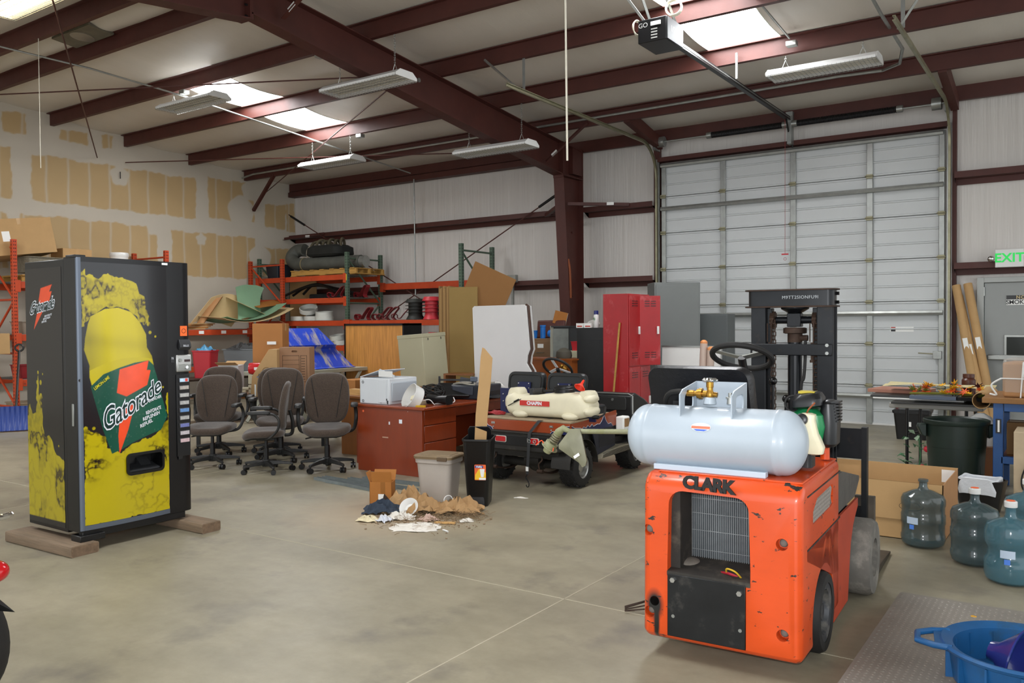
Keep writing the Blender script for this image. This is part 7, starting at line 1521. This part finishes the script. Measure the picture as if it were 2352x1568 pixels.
slab('dark board lying on the grey folding table', -1.6, -.72, 8.85, 9.9, .711, .73, m_dkb, 2); slab('white mat board above the dark board', -1.78, -.95, 9.1, 10.0, .731, .745, m_white, -3); slab('black picture frame stacked on the mat board', -1.85, -.9, 9.15, 9.95, .746, .765, m_dkb, 3)
slab('bluish glazed picture frame at the table front', -1.42, -1.02, 8.83, 9.15, .766, .80, mat('blue_glass_frame', '#566072', .25), 2, 'picture frame', 'framed_picture'); slab('black glazed picture frame beside the bluish one', -1.0, -.72, 8.83, 9.15, .766, .80, mat('black_glass', '#121315', .15), -2, 'picture frame', 'framed_picture'); slab('pinkish wooden board sticking out over the table end', -1.9, -1.35, 9.45, 9.9, .766, .80, mat('pink_wood', '#a87460', .6), -8)
def mapf(u, v): return (-1.72+.98*u, 9.15+.45*v, .83+.05*sin(u*pi)*(1-v)+.03*v+.05*abs(u-.6)*(1 if v < .5 else .6))
mb = MB(); mb.sheet(mapf, 20, 10, .003); solo('folded_map', 'unfolded paper road map draped over the frames', 'map', mb, mat('map_paper', '#cfc394', .6, 0, var=.15, vs=9, col2='#c48d6a', c2=(.6, .7), c2s=8))
FLW = thing('silk_flowers', 'garland of orange yellow and maroon silk flowers on table', 'flowers', (-1.1, 8.95, .80), 2)
rg = random.Random(9); fcol = [mat('petal_yellow', '#e0a416', .6), mat('petal_orange', '#cf5214', .6), mat('petal_maroon', '#3a1420', .6), mat('petal_leaf', '#6b6a1e', .6)]
for k in range(34):
    x, y, z = rg.uniform(-.32, .30), rg.uniform(-.08, .12), rg.uniform(.02, .11); r_ = rg.uniform(.035, .055); m = fcol[rg.choice([0, 0, 1, 1, 2, 3])]
    mb = MB(); n = 7; E_ = Euler((rg.uniform(.3, 1.3), 0, rg.uniform(0, 6))).to_matrix()
    vs_ = [E_ @ Vector((0, 0, .0))]
    for i in range(n*2): a = pi*i/n; q = r_ if i % 2 else r_*.4; vs_.append(E_ @ Vector((cos(a)*q, sin(a)*q, .008 if i % 2 else .0)))
    vs2 = [v+E_ @ Vector((0, 0, -.004)) for v in vs_]; mm = 2*n+1
    mb.add(vs_+vs2, [(0, 1+i, 1+(i+1) % (2*n)) for i in range(2*n)] + [(mm, mm+1+(i+1) % (2*n), mm+1+i) for i in range(2*n)] + [(1+i, mm+1+i, mm+1+(i+1) % (2*n), 1+(i+1) % (2*n)) for i in range(2*n)], None, (x, y, z)); part('blossom', mb, m, FLW)
part('stem_base', MB().tube([(-.33, 0, .012), (0, .02, .02), (.31, 0, .012)], .012, 6), fcol[3], FLW)
solo('brown_jar', 'dark brown jar with printed label behind the map', 'jar', MB().lathe([(.004, 0), (.06, 0), (.065, .02), (.065, .14), (.05, .16), (.055, .165), (.055, .2), (.004, .2)], 24), mat('brown_jar', '#4a2417', .35), (-1.0, 9.7, .77))
CT_ = solo('rolled_tube', 'rolled cardboard tube lying on the table end with open mouth', 'tube', MB().loft([[(cos(2*pi*k/28)*r_, y, sin(2*pi*k/28)*r_) for k in range(28)] for r_, y in ((.075, 0), (.075, .8), (.068, .8), (.068, 0), (.075, 0))], cap=False), m_card2, (-.78, 8.55, .80))
tote('black_tote', 'black lidded tote on the floor by the overhead door', (-1.85, 11.8, 0), .42, .34, .35, m_black, 3, m_black); part('tag', MB().box(-.06, .0, -.175, -.17, .17, .23), m_label, bpy.data.objects['black_tote'])
solo('red_ball', 'small red ball sitting on the black tote', 'ball', MB().ell((0, 0, .03), .03, 16, 12), mat('bin_red'), (-2.02, 11.7, .387))
PLT = thing('artificial_plant', 'leafy artificial plant with red flowers beside trash can', 'plant', (-1.36, 9.0, 0)); m_leaf = mat('leaf_green', '#3d6b46', .6, var=.2, vs=20); m_leafw = mat('leaf_variegated', '#8fa88c', .6)
part('stems', MB().tube([(0, 0, 0), (.02, 0, .2), (.0, .02, .4)], .008, 6), m_leaf, PLT)
for k in range(34):
    a = rg.random()*6; z = rg.uniform(.03, .42); q = rg.uniform(.03, .13); E_ = Euler((rg.uniform(-.6, .6), rg.uniform(-.6, .6), a)).to_matrix(); l_ = rg.uniform(.06, .1)
    mb = MB(); P4 = [(-.0, 0, 0), (l_*.5, l_*.3, .012), (l_, 0, 0), (l_*.5, -l_*.3, .012)]; mb.add([E_ @ Vector(p) for p in P4]+[E_ @ (Vector(p)+Vector((0, 0, -.003))) for p in P4], [(0, 1, 2, 3), (7, 6, 5, 4), (0, 4, 5, 1), (1, 5, 6, 2), (2, 6, 7, 3), (3, 7, 4, 0)], None, (cos(a)*q, sin(a)*q, z)); part('leaf', mb, m_leafw if k % 4 == 0 else m_leaf, PLT, smooth=False)
for x, z in ((.05, .1), (.09, .28), (-.02, .04)): part('red_flower', MB().ell((x, -.1, z), (.03, .02, .03), 10, 8), mat('red_thing'), PLT)
# blue bench
m_bl = mat('bench_blue', '#1d4c86', .45, 0, var=.12, vs=6)
BN = thing('work_bench', 'blue steel work bench with wooden top', 'workbench', (0, 0, 0))
part('top', MB().box(-.74, .9, 8.15, 9.0, .815, .86), mat('bench_wood', '#8a6238', .7, var=.2, vs=6, stretch=(.5, 3, 3)), BN, bev=.004)
for x in (-.66, .8):
    for y in (8.2, 8.9): part('leg', MB().box(x, x+.075, y, y+.075, 0, .815), m_bl, BN, bev=.004)
part('rail', MB().box(-.58, .8, 8.2, 8.26, .745, .815), m_bl, BN, bev=.003); part('rail', MB().box(-.66, -.585, 8.27, 8.9, .745, .815), m_bl, BN); part('lower_rail', MB().box(-.6, .8, 8.2, 8.26, .3, .36), m_bl, BN, bev=.003); part('lower_shelf', MB().box(-.6, .8, 8.26, 8.9, .33, .35), m_brw, BN); part('clip', MB().box(-.64, -.6, 8.185, 8.2, .56, .68), m_black, BN); part('clip_tag', MB().box(-.625, -.61, 8.182, 8.185, .57, .67), m_label, BN)
WX = thing('wrapped_package', 'taped cardboard package with barcode label on the blue bench', 'package', (-.42, 8.42, .861), -8); part('body', MB().box(-.16, .3, -.16, .2, 0, .3), m_card, WX, bev=.02); part('film', MB().box(-.163, .303, -.163, .203, .02, .33), mat('clear_wrap', '#d8d4cc', .15, alpha=.25), WX, bev=.03); part('barcode_label', MB().box(.0, .14, -.168, -.165, .17, .3), m_label, WX)
for k in range(9): part('bar', MB().box(.025+k*.0095, .03+k*.0095, -.1695, -.168, .20, .235), m_black, WX)
part('print_line', MB().box(.02, .11, -.1695, -.168, .26, .28), m_black, WX)
for x in (-.02, .15): part('cord', MB().tube([(x, -.168, 0), (x+.02, -.17, .3), (x+.03, .0, .31)], .006, 6), m_white, WX)
part('cord', MB().tube([(-.165, -.168, .16), (.3, -.168, .16)], .006, 6), m_white, WX); part('cord', MB().tube(bez([(-.165, -.168, .16), (-.24, -.17, .1), (-.2, -.17, .02), (-.26, -.12, .02)], 6), .008, 6), m_white, WX)
for x, y, w_, c, l in ((-.45, 8.55, .25, '#7a5b38', 'brown'), (-.15, 8.6, .3, '#5a4a3a', 'dark brown'), (.2, 8.5, .25, '#9a9488', 'grey')): carton('bench_carton', 'small %s carton under the blue bench' % l, (x, y, .351), w_, .25, .28, mat('bc_'+c[1:], c, .8))
solo('white_jug', 'white plastic jug behind the trash can', 'jug', MB().loft([[(x, y, z) for x, y in rr(w_, w_*.6, .03, 4)] for z, w_ in ((0, .22), (.2, .24), (.26, .18), (.3, .06))]), m_white, (-.82, 8.95, .35)); solo('jug_crate', 'wooden crate carrying the white jug', 'crate', MB().box(-.2, .2, -.15, .15, 0, .35), m_brw, (-.88, 8.95, 0))
TB = thing('tan_side_cabinet', 'tan speckled cabinet with hanging power cords', 'cabinet', (-.12, 7.95, 0), 0); part('case', MB().box(-.36, .4, -.2, .2, 0, .63), mat('tan_speckle', '#b3a084', .7, 0, var=.08, vs=12), TB, bev=.004)
for k in range(3): part('power_cord', MB().tube(bez([(-.1+.05*k, -.21, .5), (-.26+.07*k, -.215, .38), (-.3+.1*k, -.215, .2), (-.18+.04*k, -.215, .06+.03*k), (-.02, -.215, .12)], 8), .007, 6), m_rubber, TB)
part('outlet_box', MB().box(-.08, .06, -.23, -.2, .46, .56), m_white, TB, bev=.004); part('plug', MB().box(-.12, -.08, -.23, -.21, .25, .34), m_rubber, TB, bev=.005)
GP = thing('bench_grinder', 'small green bench grinder on the tan cabinet', 'grinder', (-.32, 7.9, .631), 10); m_gg = mat('machine_green', '#5d8a62', .4); part('body', MB().loft([[(x, y, z) for x, y in rr(w_, d_, .02, 4)] for z, w_, d_ in ((0, .14, .12), (.02, .15, .13), (.1, .13, .12), (.2, .09, .1), (.22, .07, .08))]), m_gg, GP); part('wheel_guard', MB().cyl((-.01, -.09, .09), (-.01, -.06, .09), .06, n=24), m_gg, GP); part('wheel', MB().cyl((-.01, -.105, .09), (-.01, -.09, .09), .045, n=24), m_galv, GP)
carton('picture_carton', 'orange carton with printed picture beside the grinder', (-.1, 8.0, .631), .2, .15, .22, mat('orange_card'), (0, 0, -5))
# cardboard tubes by the exit door
for k, (x0, x1, h_) in enumerate(((-1.50, -1.14, 2.0), (-1.47, -1.06, 1.86), (-1.36, -.98, 2.02))):
    t = thing('long_tube', ('long brown cardboard tube tight against the door jamb', 'shorter brown cardboard tube between the two long ones', 'long brown cardboard tube closest to the exit door frame')[k], 'tube', (0, 0, 0), 0, 'tubes by the exit door'); part('tube', MB().cyl((x1, 12.62+.04*k, .0), (x0, 13.02, h_), .055, n=20), m_card2, t); part('tube_label', MB().box(-.03, .03, -.062, -.056, -.08, .08), m_label, t, (x0*.6+x1*.4, (12.62+.04*k)*.4+13.02*.6, h_*.6), (0, -10, 0))
# ================================================================== CEILING FITTINGS
m_fix = mat('fixture_white', '#d8d8d6', .35); m_lamp_off = mat('dark_lamp_tube', '#cfc9b8', .3); m_lamp_on = mat('lit_lamp_tube', '#fff4d0', .3, emis=9, ecol='#ffedc0')
def fixture(label, xc, yc, z, L_, zt, on=False):
    t = thing('fluorescent_fixture', label, 'light fixture', (xc, yc, z), 0, None)
    w_ = .19; P_ = [(-w_, 0), (-w_, .03), (-.11, .085), (.11, .085), (w_, .03), (w_, 0), (w_-.01, 0), (.10, .07), (-.10, .07), (-w_+.01, 0)]
    part('housing', MB().prism(P_, -L_/2, L_/2, 'x'), m_fix, t, ang=20)
    for s_ in (-1, 1): part('end_cap', MB().prism([(-w_, 0), (-w_, .03), (-.11, .088), (.11, .088), (w_, .03), (w_, 0)], s_*L_/2-.006, s_*L_/2+.006, 'x'), m_white, t)
    for k in range(4): part('lamp_tube', MB().cyl((-L_/2+.02, -.12+.08*k, .032), (L_/2-.02, -.12+.08*k, .032), .0127, n=10), m_lamp_on if on else m_lamp_off, t)
    gr = MB(); n = 26
    for k in range(n+1): x = -L_/2+L_*k/n; gr.box(x-.0015, x+.0015, -w_, w_, -.012, -.009)
    for k in range(9): y = -w_+2*w_*k/8; gr.box(-L_/2, L_/2, y-.0015, y+.0015, -.012, -.009)
    for k in range(n+1): x = -L_/2+L_*k/n; gr.box(x-.0015, x+.0015, -w_-.002, -w_+.002, -.012, .012); gr.box(x-.0015, x+.0015, w_-.002, w_+.002, -.012, .012)
    o = part('wire_guard', gr, m_galv, t); o['kind'] = 'stuff'
    for s_ in (-1, 1):
        x = s_*(L_/2-.18); ch = MB()
        ch.tube([(x-.05, 0, .085), (x, 0, .2)], .004, 5); ch.tube([(x+.05, 0, .085), (x, 0, .2)], .004, 5); nl = max(1, int((zt-z-.2)/.03))
        for k in range(nl): ch.torus((x, 0, .215+k*.03), .011, .003, 8, 4, rotm(90, 0, 90*(k % 2)))
        part('hanging_chain', ch, m_galv, t)
    return t
fixture('unlit fluorescent fixture hanging in front of the main rafter', -7.40, 7.62, 4.47, 1.3, 5.05)
fixture('unlit fluorescent fixture hanging below the last bright skylight', -10.95, 10.37, 4.33, 1.3, 4.78)
fixture('unlit fluorescent fixture hanging near the column haunch', -7.42, 10.37, 4.13, 1.34, 4.78)
fixture('unlit fluorescent fixture silhouetted against the first skylight', -10.95, 7.62, 4.79, 1.3, 5.05)
fixture('unlit fluorescent fixture hanging beside the door opener rail', -2.61, 10.37, 4.50, 1.25, 4.78)
fixture('lit fluorescent fixture glowing in the roof by the drywall', -9.47, 4.55, 5.02, 1.3, 5.1, True)
def pipe(label, pts, r_=.013, name='conduit', m=m_galv): return solo(name, label, 'conduit', MB().tube([tuple(p) for p in pts], r_, 8), m)
pipe('long steel conduit crossing under the roof past the skylights', [(-11.6, 5.1, 5.14), (-11.25, 6.25, 5.04), (-11.1, 7.6, 4.93), (-11.0, 10.0, 4.70), (-10.9, 12.4, 4.46)])
pipe('steel conduit running along the last purlin', [(-15.05, 11.66, 4.69), (-14.7, 11.67, 4.74), (-8, 11.67, 4.74), (-2.75, 11.67, 4.76), (-2.2, 11.66, 4.74), (-1.95, 11.4, 4.72), (-1.85, 11.0, 4.78), (-1.9, 10.0, 4.9), (-1.95, 8.0, 5.15)], .02)
pipe('thin upright conduit on the white wall above the rack', [(-12.15+.9, 12.9, 4.45), (-11.22, 12.9, .3)], .014)
pipe('short conduit dropping to the opener fixture', [(-2.98, 8.5, 5.05), (-2.93, 10.1, 4.87)], .013)
JB = thing('junction_box', 'grey junction box on an upright strut by the wall', 'junction box', (-8.83, 12.88, 2.3)); part('box', MB().box(-.09, .09, -.05, .05, -.02, .12), m_galv, JB, bev=.004); part('strut', MB().box(-.02, .02, -.02, .02, -2.3, -.02), m_galv, JB)
for (x, y, z, l) in ((-8.2, 7.6, 5.0, 'the purlin beside the rafter'), (-11.1, 7.58, 4.99, 'the purlin over the first skylight'), (-10.2, 10.33, 4.72, 'the purlin over the hanging fixture'), (-2.93, 10.2, 4.83, 'the purlin over the opener fixture')): solo('ceiling_outlet', 'small galvanised outlet box under %s' % l, 'outlet box', MB().box(-.06, .06, -.05, .05, -.03, .03), m_galv, (x, y, z), bev=.006)
pipe('white pull rope hanging in front of the steel column', [(-3.722, 6.25, 5.2), (-3.705, 6.25, 2.92)], .009, 'pull_rope', mat('rope_white', '#c9c4b4', .8)); pipe('thin pull cable hanging in front of the drywall', [(-11.05, 5.46, 5.21), (-11.05, 5.46, 3.55)], .005, 'pull_cable', mat('rope_white'))
VT = thing('roof_vent', 'square roof vent with round damper beside the ridge', 'vent', (-11.05, 6.03, roof_z(6.03)+.155), rot=(-5.7, 0, 0)); part('frame', MB().box(-.46, .46, -.17, .17, 0, .03), mat('rusty_vent', '#6e6a5c', .6, .3, var=.2, vs=6), VT); part('damper', MB().cyl((0, 0, -.004), (0, 0, 0), .15, n=32), m_galv, VT)
# garage door opener
OP = thing('door_opener', 'black garage door opener hung from perforated angle irons', 'door opener', (-3.74, 8.28, 4.44), 0)
cs_ = part('case', MB().box(-.17, .15, -.22, .22, .0, .24), m_black, OP, bev=.008)
text('print_line', 'GO', .07, mat('print_grey', '#b9b9b6', .5), cs_, (-.11, -.2215, .18), FACE_S); part('terminal', MB().box(-.02, .09, -.232, -.22, .16, .20), m_label, cs_)
for k in range(4): part('print_block', MB().box(-.02+.0*k, .05, -.2215, -.22, .03+.03*k, .042+.03*k), mat('print_grey'), cs_)
part('end_plate', MB().box(.15, .158, -.2, .2, .01, .235), mat('opener_grey', '#55585a', .4), cs_); text('print_line', '1/2 HP', .09, mat('print_grey'), cs_, (.159, 0, .13), FACE_E)
rl = part('rail', MB().box(-.03, .03, .22, 4.62, .11, .165), m_black, OP); part('rail_groove', MB().box(.03, .034, .22, 4.6, .132, .145), m_galv, rl); part('rail_end', MB().box(-.05, .05, 4.6, 4.68, .05, .25), m_galv, rl); part('trolley_arm', MB().tube([(0, 4.45, .11), (.0, 4.6, -.1), (.03, 4.68, -.28)], .014, 8), m_black, rl)
for (x0, y0_, x1, y1_) in ((-.15, 0, -.42, -.55), (-.13, .05, -.2, -.3), (.12, .1, .05, -.35)):
    pr_ = MB().tube([(x0, y0_, .24), (x1, y1_, .78)], .018, 4); part('hanger_angle', pr_, m_galv, OP)
for c_, e in (((-.22, -.12, .2), (80, 0, 70)), ((.16, -.05, .36), (80, 0, 10))):
    mb = MB()
    for k in range(4): mb.torus(c_, .075+.004*k, .006, 24, 6, rotm(e[0]+4*k, e[1], e[2]+5*k))
    part('wire_coil', mb, mat('cream_wire', '#d8d3bf', .5), OP)
ER = thing('release_cord', 'thin red emergency release cord with handle', 'cord', (-3.755, 12.72, 4.56)); part('cord', MB().cyl((0, 0, 0), (0, 0, -2.02), .003, n=6), mat('cord_red', '#8e3030', .6), ER); part('handle', MB().box(-.05, .05, -.008, .008, -2.04, -2.02), mat('bin_red'), ER); part('loop', MB().torus((0, 0, -2.1), .02, .003, 14, 5, rotm(90, 0, 0)), mat('cord_red'), ER); ER.children[-1].scale = (1, 1, 1)
strut_ = MB().box(-.012, .012, -.012, .012, 0, .32); solo('hanging_strut', 'short perforated strut hanging over the opener rail', 'strut', strut_, m_galv, (-3.64, 10.3, 4.56))
# ================================================================== MOTORBIKE TAIL AT THE EDGE
MT = thing('motorcycle', 'black motorcycle tail with red lamp and orange panel', 'motorcycle', (-3.655, 1.352, 0), math.degrees(yaw))
n = 44; pr = [(.2, -.05), (.26, -.055), (.29, -.04), (.3, 0), (.29, .04), (.26, .055), (.2, .05)]
part('rear_tire', MB().loft([[(cos(2*pi*k/n)*q-.0, z, .3+sin(2*pi*k/n)*q) for k in range(n)] for q, z in pr+[pr[0]]], cap=False), m_rubber, MT); part('rear_rim', MB().torus((0, 0, .3), .2, .015, 40, 8, rotm(90, 0, 0)), m_chrome, MT); part('hub', MB().cyl((0, -.06, .3), (0, .06, .3), .05, n=16), m_galv, MT)
for k in range(10): a = 2*pi*k/10; part('spoke', MB().cyl((cos(a)*.04, 0, .3+sin(a)*.04), (cos(a)*.2, 0, .3+sin(a)*.2), .003, n=5), m_chrome, MT)
part('tail_fender', MB().sheet(lambda u, v: (-.3+.56*u, -.07+.14*v, .66+.05*u-.1*u*u-.03*(2*v-1)**2), 10, 6, .006), m_black, MT); part('orange_panel', MB().ell((.17, -.06, .565), (.10, .035, .06), 18, 12), mat('bike_orange', '#e2561a', .3, coat=.4), MT); part('tail_lamp', MB().ell((.245, -.0, .585), (.065, .06, .045), 18, 12), mat('red_lens'), MT); part('tail_guard', MB().add([(.2, -.03, .52), (.2, .03, .52), (.335, 0, .43), (.2, 0, .44)], [(0, 2, 1), (0, 3, 2), (1, 2, 3), (0, 1, 3)]), m_black, MT)
part('seat', MB().loft([[(x, y, z) for y, z in rr(.2, .1, .04, 4, 0, .74+.0*x)] for x in (-.7, -.4, -.1, .1)]), m_seat, MT); part('grab_rail', MB().tube(bez([(-.1, -.08, .75), (.12, -.09, .74), (.235, -.07, .80), (.305, -.02, .80), (.305, .02, .80), (.12, .09, .74)], 6), .012, 8), m_chrome, MT); part('swing_arm', MB().box(-.6, 0, -.1, -.07, .28, .33), m_galv, MT); part('frame', MB().box(-.85, -.3, -.06, .06, .3, .68), m_black, MT)
part('front_block', MB().cyl((-1.25, -.05, .3), (-1.25, .05, .3), .29, n=36), m_rubber, MT); part('fork_leg', MB().cyl((-1.25, -.09, .3), (-.98, -.09, .95), .025, n=10), m_chrome, MT); part('fuel_tank', MB().ell((-.72, 0, .82), (.26, .13, .13), 18, 12), mat('bike_orange'), MT)
